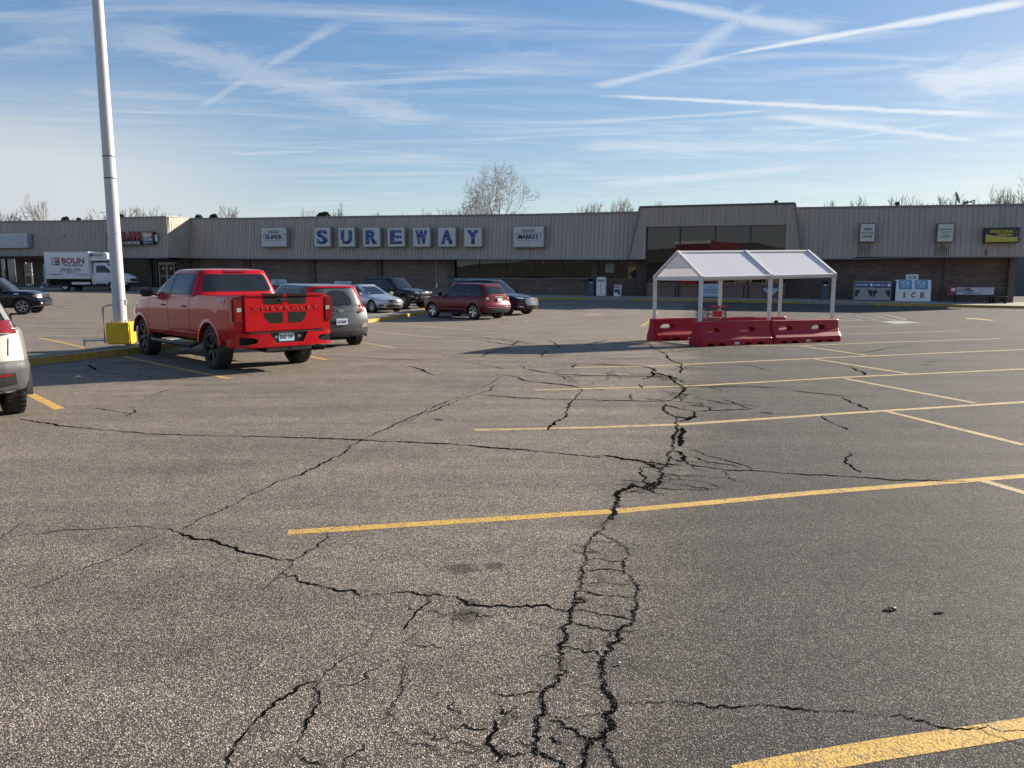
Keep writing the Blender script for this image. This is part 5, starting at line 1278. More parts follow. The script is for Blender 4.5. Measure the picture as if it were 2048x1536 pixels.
def vehicle(sp, name, label, cat, loc, head):
    root = thing(name, label, cat, (loc[0], loc[1], zg(*loc)), R(head))
    pm = sp['paint']; r = sp['tyre_r']
    b = MB(); lower_shell(b, sp)
    body = b.build('body', [pm, DARK], root)
    cut = []
    for x in sp['axles']:
        for s in (1, -1):
            c = MB(); c.mi = 1; ra = r * sp.get('arch', 1.15)
            y_in, y_out = sp['w'] - 0.42, sp['w'] + 0.15
            c.lathe([(ra, s * y_in), (ra, s * y_out)], 'y', 32, (x, 0, r * 1.02))
            me = c.mesh('cutter'); me.materials.append(pm); me.materials.append(DARK); cut.append(me)
    for x0, x1, y0, y1, z0, z1 in sp.get('cutbox', []):
        c = MB(); c.mi = 1; c.box(((x0 + x1) / 2, (y0 + y1) / 2, (z0 + z1) / 2), (x1 - x0, y1 - y0, z1 - z0))
        me = c.mesh('cutter'); me.materials.append(pm); me.materials.append(DARK); cut.append(me)
    boolean(body, cut)
    g = sp['gh']; b = MB(); green_shell(b, g); gm = b.mesh('cabin')
    bm = bmesh.new(); bm.from_mesh(body.data); bm.from_mesh(gm); bm.to_mesh(body.data); bm.free(); bpy.data.meshes.remove(gm)
    for p in body.data.polygons: p.use_smooth = True
    body.data.set_sharp_from_angle(angle=R(32))
    bv = bvh_of(body)
    wheels(root, sp)
    # side glass
    za, zc_ = g['z0'] + sp.get('win_lo', 0.055), g['z1'] - sp.get('win_hi', 0.10)
    def xl(z):
        t = min(1, max(0, (z - g['z0']) / (g['z1'] - g['z0']))); return g['xr0'] + (g['xr1'] - g['xr0']) * t ** g.get('pr', 1.15)
    def xh(z):
        t = min(1, max(0, (z - g['z0']) / (g['z1'] - g['z0']))); return g['xf0'] + (g['xf1'] - g['xf0']) * t ** g.get('pf', 1.08)
    mr_, mf_ = sp.get('mrear', 0.16), sp.get('mfront', 0.16)
    sides = sp.get('glass_sides', (1, -1))
    bounds = [None] + list(sp['pillars']) + [None]
    for s in sides:
        if sp['pillars']: decal('window_surround', [(xl(za) + mr_ - .03, za - .02), (xh(za) - mf_ + .03, za - .02), (xh(zc_) - mf_ + .03, zc_ + .015), (xl(zc_) + mr_ - .03, zc_ + .015)], 'side', bv, BLACK, root, s, off=0.002, rnd_=2)
        for i in range(len(bounds) - 1):
            lo, hi = bounds[i], bounds[i + 1]
            a0 = xl(za) + mr_ if lo is None else lo + .03; a1 = xl(zc_) + mr_ if lo is None else lo + .03
            b0 = xh(za) - mf_ if hi is None else hi - .03; b1 = xh(zc_) - mf_ if hi is None else hi - .03
            if a1 > b1 - .05: a1 = b1 - .05 if lo is None else a1
            decal('side_window', [(a0, za), (b0, za), (b1, zc_), (a1, zc_)], 'side', bv, GLASS, root, s, off=0.004, rnd_=2)
        if sp.get('trimline'):
            decal('window_trim', [(xl(za) + mr_, za - .035), (xh(za) - mf_ - .0, za - .035), (xh(za) - mf_, za - .012), (xl(za) + mr_, za - .012)], 'side', bv, sp['trimline'], root, s, off=0.008)
    # doors: dark shut lines
    for s in sides:
        for xd in sp.get('doors', []):
            z0_, z1_ = sp['zb'] + .06, herm(sp['belt'], xd) - .03
            decal('door_gap', [(xd - .006, z0_), (xd + .006, z0_), (xd + .006, z1_), (xd - .006, z1_)], 'side', bv, DARK, root, s, off=0.002, thick=0.003)
        for xd in sp.get('handles', []):
            zh = sp.get('handle_z', herm(sp['belt'], xd) - .14)
            y = bv.ray_cast(Vector((xd, s * 3, zh)), Vector((0, -s, 0)))[0]
            if y is not None:
                b = MB(); b.box((xd, y.y + s * .016, zh), (0.17, 0.03, 0.032), bevel=.01); b.build('door_handle', sp.get('handle_mat', pm), root)
        if 'mirror' in sp:
            mx_, mz_, mw = sp['mirror']
            b = MB(); b.box((mx_, s * (sp['w'] + .10), mz_), (0.12, 0.22 * mw, 0.16 * mw), bevel=.04)
            b.box((mx_ + .01, s * (sp['w'] - .05), mz_ - .05), (0.05, 0.16, 0.04))
            mo = b.build('mirror', sp.get('mirror_mat', pm), root, smooth=40)
            b = MB(); b.box((mx_ - .062, s * (sp['w'] + .10), mz_), (0.006, 0.18 * mw, 0.12 * mw)); b.build('mirror_glass', GLASS, mo)
        if sp.get('cladding'):
            cm = sp['cladding']; ra = r * sp.get('arch', 1.15)
            for x in sp['axles']:
                b = MB(); n = 22; vs = []
                for k in range(n + 1):
                    a = math.pi * (-0.06 + 1.12 * k / n); ca, sa = math.cos(a), math.sin(a)
                    p0 = (x + ca * ra * .985, r * 1.02 + sa * ra * .985); p1 = (x + ca * (ra + .06), r * 1.02 + sa * (ra + .06))
                    for (q, yy) in ((p0, sp['w'] - .06), (p0, sp['w'] + (.006 if cm is pm else .018)), (p1, sp['w'] + (-.004 if cm is pm else .010)), (p1, sp['w'] - .06)):
                        vs.append(b.bm.verts.new((q[0], s * yy, max(q[1], sp['zb'] - .02))))
                for k in range(n):
                    for j in range(4): b.quadface([vs[k * 4 + j], vs[k * 4 + (j + 1) % 4], vs[(k + 1) * 4 + (j + 1) % 4], vs[(k + 1) * 4 + j]])
                b.build('wheel_arch_trim', cm, root, smooth=40)
            xa = sp['axles']; x0, x1 = min(xa) + ra + .03, max(xa) - ra - .03
            decal('sill_trim', [(x0, sp['zb'] + .02), (x1, sp['zb'] + .02), (x1, sp['zb'] + .15), (x0, sp['zb'] + .15)], 'side', bv, cm, root, s, off=0.012, thick=.02)
        if sp.get('rails'):
            b = MB(); x0, x1, yr, zr = sp['rails']
            b.tube([(x0, s * yr, zr - .05), (x0 + .12, s * yr, zr), (x1 - .12, s * yr, zr), (x1, s * yr, zr - .05)], .018, 6); b.build('roof_rail', sp.get('rail_mat', BLACK), root, smooth=50)
    # windscreen and rear glass
    zwa, zwb = g['z0'] + .05, g['z1'] - .07
    def wy(z):
        t = min(1, max(0, (z - g['z0']) / (g['z1'] - g['z0']))); return g['w0'] + (g['w1'] - g['w0']) * t ** g.get('pw', 1.35)
    ins = sp.get('screen_in', .10)
    decal('windscreen', [(-wy(zwa) + ins, zwa), (wy(zwa) - ins, zwa), (wy(zwb) - ins, zwb), (-wy(zwb) + ins, zwb)], 'front', bv, GLASS, root, off=.004, rnd_=2)
    if sp.get('rear_glass', True):
        rg = sp.get('rear_poly') or [(-wy(zwa) + ins, zwa), (wy(zwa) - ins, zwa), (wy(zwb) - ins, zwb), (-wy(zwb) + ins, zwb)]
        decal('rear_window', rg, 'rear', bv, GLASS, root, off=.006, rnd_=2)
    for d in sp.get('decals', []):
        nm, fc, m, pts = d[:4]; kw = d[4] if len(d) > 4 else {}
        if fc == 'side':
            for s in sides: decal(nm, pts, fc, bv, m, root, s, **kw)
        elif kw.get('mirror'):
            k2 = {a: c for a, c in kw.items() if a != 'mirror'}
            decal(nm, pts, fc, bv, m, root, **k2); decal(nm, [(-y, z) for y, z in pts][::-1], fc, bv, m, root, **k2)
        else: decal(nm, pts, fc, bv, m, root, **kw)
    # underside
    b = MB(); b.box((0, 0, sp['zb'] + .02), (max(sp['axles']) - min(sp['axles']) + 1.0, sp['w'] * 1.0, .12))
    for x in sp['axles']: b.tube([(x, -sp['w'] + .2, r), (x, sp['w'] - .2, r)], .05, 8)
    b.build('underbody', DARK, root)
    return root, body, bv
def plate(root, x, y, z, rear, s, tilt=0.0):
    sg = -1 if rear else 1
    b = MB(); b.box((0, 0, 0), (0.012, 0.31, 0.155), bevel=.004)
    p = b.build('licence_plate', PLATE, root, loc=(x, y, z), rot=(0, 0, 0))
    if s: text(s, 0.25, 0.075, INK, p, (sg * .007, 0, 0.0), R(-90) if rear else R(90), bold=.02, ext=.002)
    return p

RED = paint('red_paint', (0.42, 0.0015, 0.006), 0.0, 0.3)
MAROON = paint('maroon_paint', (0.13, 0.008, 0.016), 0.25, 0.3)
SILVER = paint('silver_paint', (0.50, 0.52, 0.54), 0.6, 0.3)
PEARL = paint('pearl_silver_paint', (0.34, 0.325, 0.295), 0.4, 0.35)
BLACKP = paint('black_paint', (0.006, 0.007, 0.010), 0.1, 0.25)
NAVY = paint('dark_blue_black_paint', (0.008, 0.010, 0.020), 0.2, 0.25)
GREYP = paint('graphite_paint', (0.085, 0.092, 0.098), 0.4, 0.3)
GREYC = mat('grey_cladding', (0.06, 0.062, 0.065), 0.6)

# --- red pickup
ru = dict(w=1.0, zb=0.52, lift=0.03, n=52, axles=(1.872, -1.872), tyre_r=0.415, tyre_w=0.285, rim_r=0.275, rim_mat=ALU_D, spokes=6, double=True, arch=1.17,
          xr=[(0.5, -2.96), (0.78, -2.98), (1.2, -3.0), (1.45, -2.99)], xf=[(0.5, 2.70), (0.7, 2.86), (1.0, 2.86), (1.16, 2.78), (1.3, 2.6)],
          belt=[(-3.0, 1.41), (-1.22, 1.405), (-1.10, 1.375), (0.9, 1.33), (1.5, 1.31), (2.4, 1.25), (2.86, 1.15)], bulge=(0.02, 0.20), corner=(0.025, 0.12),
          crown=[(-3, 0.0), (-1.1, 0.0), (1.0, 0.02), (1.6, 0.06), (2.8, 0.05)],
          side=[(0.95, 0.03), (0.985, 0.14), (0.99, 0.38), (0.985, 0.50), (1.0, 0.62), (0.985, 0.80), (0.965, 0.93), (0.95, 0.985)],
          paint=RED, gh=dict(xr0=-1.10, xr1=-0.93, xf1=0.52, xf0=1.42, z0=1.31, z1=1.865, w0=0.93, w1=0.70, crown=0.05, n=9, bowr=0.02, pr=1.0, arc=0.018, xm=-0.2),
          pillars=(0.18,), mrear=0.20, mfront=0.26, win_lo=.10, win_hi=.07, doors=(1.33, 0.18, -0.98), handles=(0.42, -0.72), handle_mat=BLACK, handle_z=1.17, mirror=(1.05, 1.42, 1.2), mirror_mat=BLACK, cladding=RED,
          rear_poly=[(-.74, 1.455), (.74, 1.455), (.62, 1.80), (-.62, 1.80)], stations=(-3.0, -2.9, -1.25, -1.22, -1.18, -1.14, -1.10),
          cutbox=[(-2.93, -1.2, -.80, .80, .90, 1.6)],
          decals=[('third_brake_light', 'rear', LENS_R, [(-.22, 1.835), (.22, 1.835), (.22, 1.872), (-.22, 1.872)], dict(off=.02)),
                  ('fuel_door', 'side', RED, [(-2.35, 1.02), (-2.15, 1.02), (-2.15, 1.22), (-2.35, 1.22)], dict(off=.003, rnd_=1)),
                  ('headlight', 'front', LENS_W, [(.55, .95), (.95, .95), (.95, 1.10), (.55, 1.10)], dict(mirror=True)),
                  ('grille', 'front', BLACK, [(-.6, .72), (.6, .72), (.6, 1.1), (-.6, 1.1)], {})])
root, body, bv = vehicle(ru, 'pickup_truck', 'red crew cab pickup with black tailgate stripes parked beside the yellow pole base', 'pickup truck', (-6.30, 16.55), 133.4)
# tailgate and lamps
b = MB(); b.box((-3.012, 0, 1.085), (0.06, 1.58, 0.66), bevel=.012); tg = b.build('tailgate', RED, root)
b = MB(); b.box((-3.02, 0, 1.418), (0.10, 1.60, 0.045), bevel=.01); b.build('spoiler', RED, tg)
x_ = -3.0445
STRIPE = mat('matt_black_stripe', (0.006, 0.006, 0.006), 0.6, spec=.2)
for y0, y1 in ((.05, .43), (-.05, -.43)):
    b = MB(); sgn = 1 if y1 > 0 else -1
    b.prism([(y0, 1.245), (y1 - sgn * .02, 1.245), (y1, 1.30), (y1, 1.405), (y0, 1.405)], 'x', x_, x_ + .003); b.build('stripe', STRIPE, tg)
    b = MB(); b.prism([(y0, 1.10), (y1, 1.10), (y1 - sgn * .02, 1.0), (y1 - sgn * .12, .90), (y0, .90)], 'x', x_, x_ + .003); b.build('stripe', STRIPE, tg)
    b = MB(); b.box((-3.03, (y0 + y1) / 2, 1.425), (0.09, abs(y1 - y0) + .02, .045)); b.build('stripe', STRIPE, tg)
RED_D = paint('dark_red_paint', (0.20, 0.002, 0.004), 0.0, 0.3)
b = MB(); b.box((-3.043, 0, 1.172), (0.004, 1.36, 0.125), bevel=.001); b.build('badge_recess', RED, tg)
text('CHEVROLET', 1.32, 0.074, mat('letter_dark_red', (0.19, 0.002, 0.004), 0.7, spec=.2), tg, (-3.0445, 0, 1.17), R(-90), bold=.015, ext=.004, space=1.15)
b = MB(); b.box((-3.047, .01, 1.33), (.02, .22, .05), bevel=.01); b.build('handle', BLACK, tg)
for s in (1, -1):
    b = MB(); b.box((-2.945, s * .915, 1.145), (0.16, 0.19, 0.47), bevel=.03); tl = b.build('taillight', LENS_R, root, smooth=30)
    b = MB(); b.box((-3.028, s * .885, 1.16), (0.006, 0.09, 0.075), bevel=.003); b.build('reverse_lamp', LENS_W, tl)
    b = MB(); b.box((-3.028, s * .90, 1.02), (0.004, 0.12, 0.15), bevel=.002); b.build('lamp_surround', RED_D, tl)
# rear bumper
bp = chaikin([(-3.16, .72), (-3.16, -.72), (-3.09, -.94), (-2.55, -.975), (-2.55, -.88), (-2.95, -.82), (-2.95, .82), (-2.55, .88), (-2.55, .975), (-3.09, .94)], 1)
b = MB(); b.prism(bp, 'z', .475, .735); bo = b.build('bumper', [RED, DARK], root)
c = MB(); c.mi = 1; c.prism([(-.42, .80), (.42, .80), (.28, .55), (-.28, .55)], 'x', -3.4, -3.09); me1 = c.mesh('cutter'); me1.materials.append(RED); me1.materials.append(DARK)
cs = [me1]
for s in (1, -1):
    c = MB(); c.mi = 1; c.prism(chaikin([(s * .58, .65), (s * .96, .67), (s * 1.2, .67), (s * 1.2, .53), (s * .64, .53)], 1), 'x', -3.4, -3.04); me1 = c.mesh('cutter'); me1.materials.append(RED); me1.materials.append(DARK); cs.append(me1)
boolean(bo, cs); bo.data.set_sharp_from_angle(angle=R(35))
b = MB(); b.box((-3.05, 0, .742), (.22, 1.5, .014)); b.build('step_pad', BLACK, bo)
b = MB(); b.box((-3.085, 0, .64), (.02, .74, .17)); b.build('plate_recess', BLACK, bo)
plate(root, -3.10, 0.03, .645, True, 'BND 194')
for s in (1, -1):
    b = MB(); b.box((-3.098, s * .23 - .0, .65), (.02, .07, .05), bevel=.012); b.build('plate_lamp', CHROME, bo)
b = MB(); b.box((-2.9, 0, .43), (.5, .9, .07)); b.box((-3.08, 0, .425), (.14, .075, .075)); b.tube([(-2.9, -.35, .40), (-3.1, -.55, .40), (-3.2, -.7, .41)], .04, 8)
b.tube([(-2.0, .3, .40), (-2.9, .2, .42)], .05, 8); b.lathe([(.2, -.1), (.3, -.07), (.3, .07), (.2, .1)], 'z', 20, (-2.5, .0, .42)); b.box((0, .5, .48), (5.0, .1, .14)); b.box((0, -.5, .48), (5.0, .1, .14))
b.build('chassis', DARK, root, smooth=40)
for s in (1, -1):
    b = MB(); b.tube([(-1.15, s * .86, .50), (-1.0, s * .99, .40), (1.15, s * .99, .40), (1.3, s * .86, .50)], .045, 8); b.build('side_step', BLACK, root, smooth=50)
    b = MB(); b.box((-2.33, s * .86, .50), (.03, .24, .26)); b.box((1.36, s * .86, .46), (.03, .2, .22)); b.build('mud_flap', BLACK, root)
text('4X4', .26, .07, WHITE, root, (-2.50, .985, 1.315), R(180), bold=.01, ext=.004)

# --- graphite hatchback with red accents
so = dict(w=0.90, zb=0.24, axles=(1.30, -1.30), tyre_r=0.325, tyre_w=.225, rim_r=0.215, spokes=5, arch=1.14,
          xr=[(0.2, -2.02), (0.35, -2.08), (0.62, -2.11), (0.85, -2.05), (1.1, -1.98)], xf=[(0.2, 1.95), (0.4, 2.08), (0.8, 2.06), (1.0, 1.9)],
          belt=[(-2.1, 1.02), (-1.2, 1.05), (0.4, 0.99), (1.0, 0.97), (1.7, 0.90), (2.08, 0.76)], bulge=(0.14, 0.24), corner=(0.09, 0.16), paint=GREYP,
          gh=dict(xr0=-2.0, xr1=-1.80, xf1=0.15, xf0=0.98, z0=0.96, z1=1.555, w0=0.83, w1=0.67, crown=0.045, n=8, bowr=0.10, arc=0.014, xm=-0.1),
          pillars=(-0.95, 0.0), mrear=.30, mfront=.20, doors=(0.98, 0.0, -.98), handles=(.12, -.8), mirror=(.72, 1.03, 1.0), cladding=BLACK, rear_glass=False,
          decals=[('gate_panel', 'rear', GREYP, [(-.60, .92), (.60, .92), (.58, 1.30), (.50, 1.48), (-.50, 1.48), (-.58, 1.30)], dict(off=.010, rnd_=1)),
                  ('rear_window', 'rear', GLASS, [(-.36, 1.06), (.36, 1.06), (.37, 1.22), (.24, 1.40), (0, 1.44), (-.24, 1.40), (-.37, 1.22)], dict(off=.018, rnd_=2)),
                  ('red_roof_edge', 'rear', RED, [(-.62, 1.50), (.62, 1.50), (.56, 1.565), (-.56, 1.565)], dict(off=.03, rnd_=1)),
                  ('red_pillar', 'rear', RED, [(.60, .98), (.72, .96), (.70, 1.25), (.62, 1.50), (.53, 1.50), (.60, 1.28)], dict(off=.020, mirror=True, rnd_=1)),
                  ('taillight', 'rear', LENS_R, [(.50, .90), (.56, .865), (.80, .93), (.80, 1.06), (.69, 1.30), (.63, 1.30), (.66, 1.0)], dict(off=.024, mirror=True)),
                  ('plate_recess', 'rear', BLACK, [(-.36, .60), (.36, .60), (.42, .74), (-.42, .74)], dict(off=.010)),
                  ('fog_lamp', 'rear', CHROME, [(.56, .50), (.80, .52), (.78, .62), (.60, .60)], dict(off=.012, mirror=True, rnd_=1)),
                  ('bumper_trim', 'rear', BLACK, [(-.72, .28), (.72, .28), (.66, .42), (-.66, .42)], dict(off=.014)),
                  ('red_c_pillar', 'side', RED, [(-1.98, 1.02), (-1.78, 1.02), (-1.58, 1.50), (-1.74, 1.52)], dict(off=.008)),
                  ('headlight', 'front', LENS_W, [(.5, .78), (.82, .78), (.78, .88), (.5, .86)], dict(mirror=True))])
root, body, bv = vehicle(so, 'hatchback', 'graphite boxy hatchback with red roof edge seen from behind, tucked beside the red pickup', 'car', (-5.55, 20.6), 130)
plate(root, -2.125, 0.0, .67, True, '535 NMY')
b = MB(); b.lathe([(.075, -2.105), (.075, -2.09)], 'x', 20); bd = b.build('badge', CHROME, root, loc=(0, 0, .94)); bd.scale = (1, 1, .55)
b = MB(); b.tube([(-2.08, -.05, 1.02), (-2.05, .05, 1.05), (-2.02, .28, 1.09)], .012, 5); b.build('rear_wiper', BLACK, root)
b = MB(); b.prism([(-1.55, 1.595), (-1.72, 1.585), (-1.74, 1.66), (-1.70, 1.66)], 'y', -.02, .02); b.build('aerial_fin', BLACK, root)

# --- silver sedan
al = dict(w=0.915, zb=0.20, axles=(1.388, -1.388), tyre_r=0.33, tyre_w=.22, rim_r=0.222, spokes=10, spoke_w=.45, arch=1.12,
          xr=[(0.2, -2.36), (0.5, -2.46), (0.85, -2.44), (1.0, -2.38)], xf=[(0.15, 2.25), (0.3, 2.36), (0.55, 2.40), (0.72, 2.34), (0.9, 2.1)],
          belt=[(-2.45, 0.98), (-1.9, 1.02), (-1.0, 0.98), (0.5, 0.93), (1.1, 0.90), (1.8, 0.80), (2.38, 0.64)], bulge=(0.24, 0.38), corner=(0.14, 0.20), paint=SILVER,
          crown=[(-2.4, .03), (.8, .03), (1.6, .06), (2.4, .05)],
          gh=dict(xr0=-2.05, xr1=-1.0, xf1=-0.15, xf0=1.12, z0=0.90, z1=1.42, w0=0.82, w1=0.60, crown=0.05, n=6, bow=.14, bowr=0.10, arc=0.05, xm=-0.4),
          pillars=(-0.42,), mrear=.42, mfront=.36, doors=(1.0, -.25, -1.25), handles=(-.15, -1.15), handle_mat=CHROME, mirror=(.62, .98, 1.0), trimline=CHROME,
          decals=[('headlight', 'front', LENS_W, [(.44, .60), (.80, .70), (.84, .80), (.62, .74), (.44, .68)], dict(mirror=True, off=.008)),
                  ('grille', 'front', BLACK, [(-.38, .56), (.38, .56), (.44, .68), (-.44, .68)], dict(off=.01)),
                  ('grille_chrome', 'front', CHROME, [(-.40, .545), (.40, .545), (.38, .565), (-.38, .565)], dict(off=.02)),
                  ('licence_plate_holder', 'front', CHROME, [(-.42, .42), (.42, .42), (.42, .46), (-.42, .46)], dict(off=.014)),
                  ('lower_grille', 'front', BLACK, [(-.48, .28), (.48, .28), (.52, .40), (-.52, .40)], dict(off=.01)),
                  ('fog_lamp', 'front', BLACK, [(.60, .34), (.78, .36), (.76, .44), (.62, .42)], dict(off=.01, mirror=True)),
                  ('taillight', 'rear', LENS_R, [(.5, .80), (.8, .80), (.8, .93), (.5, .90)], dict(mirror=True))])
vehicle(al, 'sedan', 'silver four-door sedan facing the store entrance, in front of a black off-roader', 'car', (-7.82, 42.5), -44.5)

# --- black body-on-frame SUV
fr = dict(w=0.95, zb=0.36, axles=(1.395, -1.395), tyre_r=0.385, tyre_w=.26, rim_r=0.225, spokes=6, arch=1.16,
          xr=[(0.3, -2.30), (0.6, -2.38), (1.1, -2.34)], xf=[(0.3, 2.25), (0.6, 2.40), (0.95, 2.36), (1.1, 2.1)],
          belt=[(-2.4, 1.10), (-1.0, 1.12), (0.7, 1.10), (1.3, 1.12), (2.0, 1.08), (2.4, 0.95)], bulge=(0.10, 0.22), corner=(0.07, 0.12), paint=BLACKP,
          crown=[(-2.4, .02), (.8, .03), (1.6, .05), (2.4, .04)],
          gh=dict(xr0=-2.30, xr1=-2.05, xf1=0.28, xf0=0.95, z0=1.06, z1=1.72, w0=0.86, w1=0.68, crown=0.04, n=8, arc=.01), pillars=(-1.25, -.25), mrear=.2, mfront=.2,
          doors=(.95, -.25, -1.25), handles=(-.1, -1.1), mirror=(.62, 1.16, 1.2), cladding=BLACKP, rails=(-1.95, .05, .58, 1.785),
          decals=[('headlight', 'front', LENS_W, [(.50, .86), (.84, .88), (.86, 1.03), (.56, 1.02)], dict(mirror=True, rnd_=1)),
                  ('grille', 'front', BLACK, [(-.42, .84), (.42, .84), (.46, 1.0), (-.46, 1.0)], {}), ('badge', 'front', CHROME, [(-.1, .90), (.1, .90), (.1, .97), (-.1, .97)], dict(off=.02, rnd_=2)),
                  ('lower_grille', 'front', BLACK, [(-.5, .50), (.5, .50), (.46, .68), (-.46, .68)], {}),
                  ('fog_lamp', 'front', LENS_W, [(.62, .58), (.74, .58), (.74, .66), (.62, .66)], dict(mirror=True, rnd_=1)),
                  ('taillight', 'rear', LENS_R, [(.66, .9), (.84, .9), (.84, 1.2), (.70, 1.2)], dict(mirror=True))])
vehicle(fr, 'off_roader', 'tall black off-roader with roof rails parked just behind the silver sedan', 'car', (-6.9, 45.6), -33)

# --- maroon compact SUV, rear to the right
je = dict(w=0.905, zb=0.27, axles=(1.318, -1.318), tyre_r=0.345, tyre_w=.225, rim_r=0.225, spokes=5, spoke_w=1.3, arch=1.17,
          xr=[(0.25, -2.12), (0.5, -2.22), (0.62, -2.23), (0.66, -2.14), (1.1, -2.10)], xf=[(0.25, 2.05), (0.45, 2.20), (0.85, 2.16), (1.0, 2.0)],
          belt=[(-2.2, 1.06), (-1.0, 1.06), (0.4, 1.02), (1.0, 1.03), (1.8, 0.98), (2.2, 0.84)], bulge=(0.12, 0.20), corner=(0.09, 0.13), paint=MAROON,
          crown=[(-2.2, .02), (.8, .03), (1.5, .05), (2.2, .04)],
          gh=dict(xr0=-2.10, xr1=-1.72, xf1=0.25, xf0=0.98, z0=1.0, z1=1.585, w0=0.82, w1=0.64, crown=0.04, n=8, arc=.012), pillars=(-1.18, -.30), mrear=.24, mfront=.2,
          doors=(.95, -.28, -1.15), handles=(-.12, -1.0), mirror=(.66, 1.10, 1.1), cladding=MAROON, rails=(-1.7, .0, .60, 1.67),
          rear_poly=[(-.62, 1.13), (.62, 1.13), (.52, 1.48), (-.52, 1.48)],
          decals=[('taillight', 'rear', LENS_R, [(.60, .86), (.80, .86), (.80, 1.08), (.60, 1.06)], dict(mirror=True, off=.012)),
                  ('reverse_lamp', 'rear', LENS_W, [(.62, .90), (.74, .90), (.74, .99), (.62, .99)], dict(mirror=True, off=.02)),
                  ('bumper_trim', 'rear', BLACK, [(-.80, .30), (.80, .30), (.80, .50), (-.80, .50)], dict(off=.012)),
                  ('tailgate_chrome', 'rear', CHROME, [(-.26, 1.0), (.26, 1.0), (.26, 1.025), (-.26, 1.025)], dict(off=.012)),
                  ('side_moulding', 'side', CHROME, [(-.85, .44), (.85, .44), (.85, .465), (-.85, .465)], dict(off=.012)),
                  ('bumper_lip', 'rear', ALU, [(-.78, .545), (.78, .545), (.78, .565), (-.78, .565)], dict(off=.012))])
root, body, bv = vehicle(je, 'compact_suv', 'maroon compact SUV with silver wheels at the end of the yellow kerb', 'car', (-2.18, 36.06), 139)
plate(root, -2.165, 0.0, .88, True, '')

# --- dark crossover with chrome grille
tr = dict(w=0.995, zb=0.26, axles=(1.535, -1.535), tyre_r=0.37, tyre_w=.24, rim_r=0.24, spokes=5, double=True, arch=1.13,
          xr=[(0.25, -2.48), (0.6, -2.58), (1.1, -2.5)], xf=[(0.25, 2.45), (0.45, 2.60), (0.9, 2.54), (1.05, 2.3)],
          belt=[(-2.6, 1.10), (-1.0, 1.12), (0.6, 1.05), (1.2, 1.05), (2.0, 0.98), (2.6, 0.82)], bulge=(0.16, 0.28), corner=(0.09, 0.16), paint=NAVY,
          crown=[(-2.6, .02), (.8, .03), (1.7, .06), (2.6, .05)],
          gh=dict(xr0=-2.5, xr1=-2.15, xf1=0.35, xf0=1.18, z0=1.02, z1=1.70, w0=0.90, w1=0.68, crown=0.05, n=7, bow=.14, arc=.014), pillars=(-1.35, -.25), mrear=.3, mfront=.25,
          doors=(1.1, -.22, -1.3), handles=(-.08, -1.15), mirror=(.80, 1.12, 1.15), cladding=BLACK, rails=(-2.1, .1, .60, 1.76), rail_mat=CHROME, trimline=CHROME,
          decals=[('grille', 'front', BLACK, [(-.52, .50), (.52, .50), (.60, .72), (.50, .86), (-.50, .86), (-.60, .72)], dict(off=.01, rnd_=1)),
                  ('grille_bar', 'front', CHROME, [(-.54, .80), (.54, .80), (.52, .835), (-.52, .835)], dict(off=.022)),
                  ('grille_bar', 'front', CHROME, [(-.58, .70), (.58, .70), (.56, .73), (-.56, .73)], dict(off=.022)),
                  ('grille_bar', 'front', CHROME, [(-.56, .60), (.56, .60), (.56, .625), (-.56, .625)], dict(off=.022)),
                  ('grille_bar', 'front', CHROME, [(-.50, .50), (.50, .50), (.52, .53), (-.52, .53)], dict(off=.022)),
                  ('headlight', 'front', LENS_W, [(.56, .80), (.84, .84), (.93, .96), (.80, .92), (.56, .86)], dict(mirror=True)),
                  ('fog_trim', 'front', CHROME, [(.62, .40), (.86, .42), (.84, .48), (.64, .45)], dict(mirror=True, off=.012)),
                  ('taillight', 'rear', LENS_R, [(.6, .9), (.86, .9), (.86, 1.06), (.6, 1.04)], dict(mirror=True))])
root, body, bv = vehicle(tr, 'crossover', 'dark three-row crossover with chrome grille bars, behind the maroon compact SUV', 'car', (-1.0, 39.9), -36)
b = MB(); b.box((2.575, 0, .765), (.02, .20, .03)); b.box((2.575, 0, .765), (.021, .06, .07)); b.build('badge', mat('gold', (.6, .4, .1), .3, .8), root)

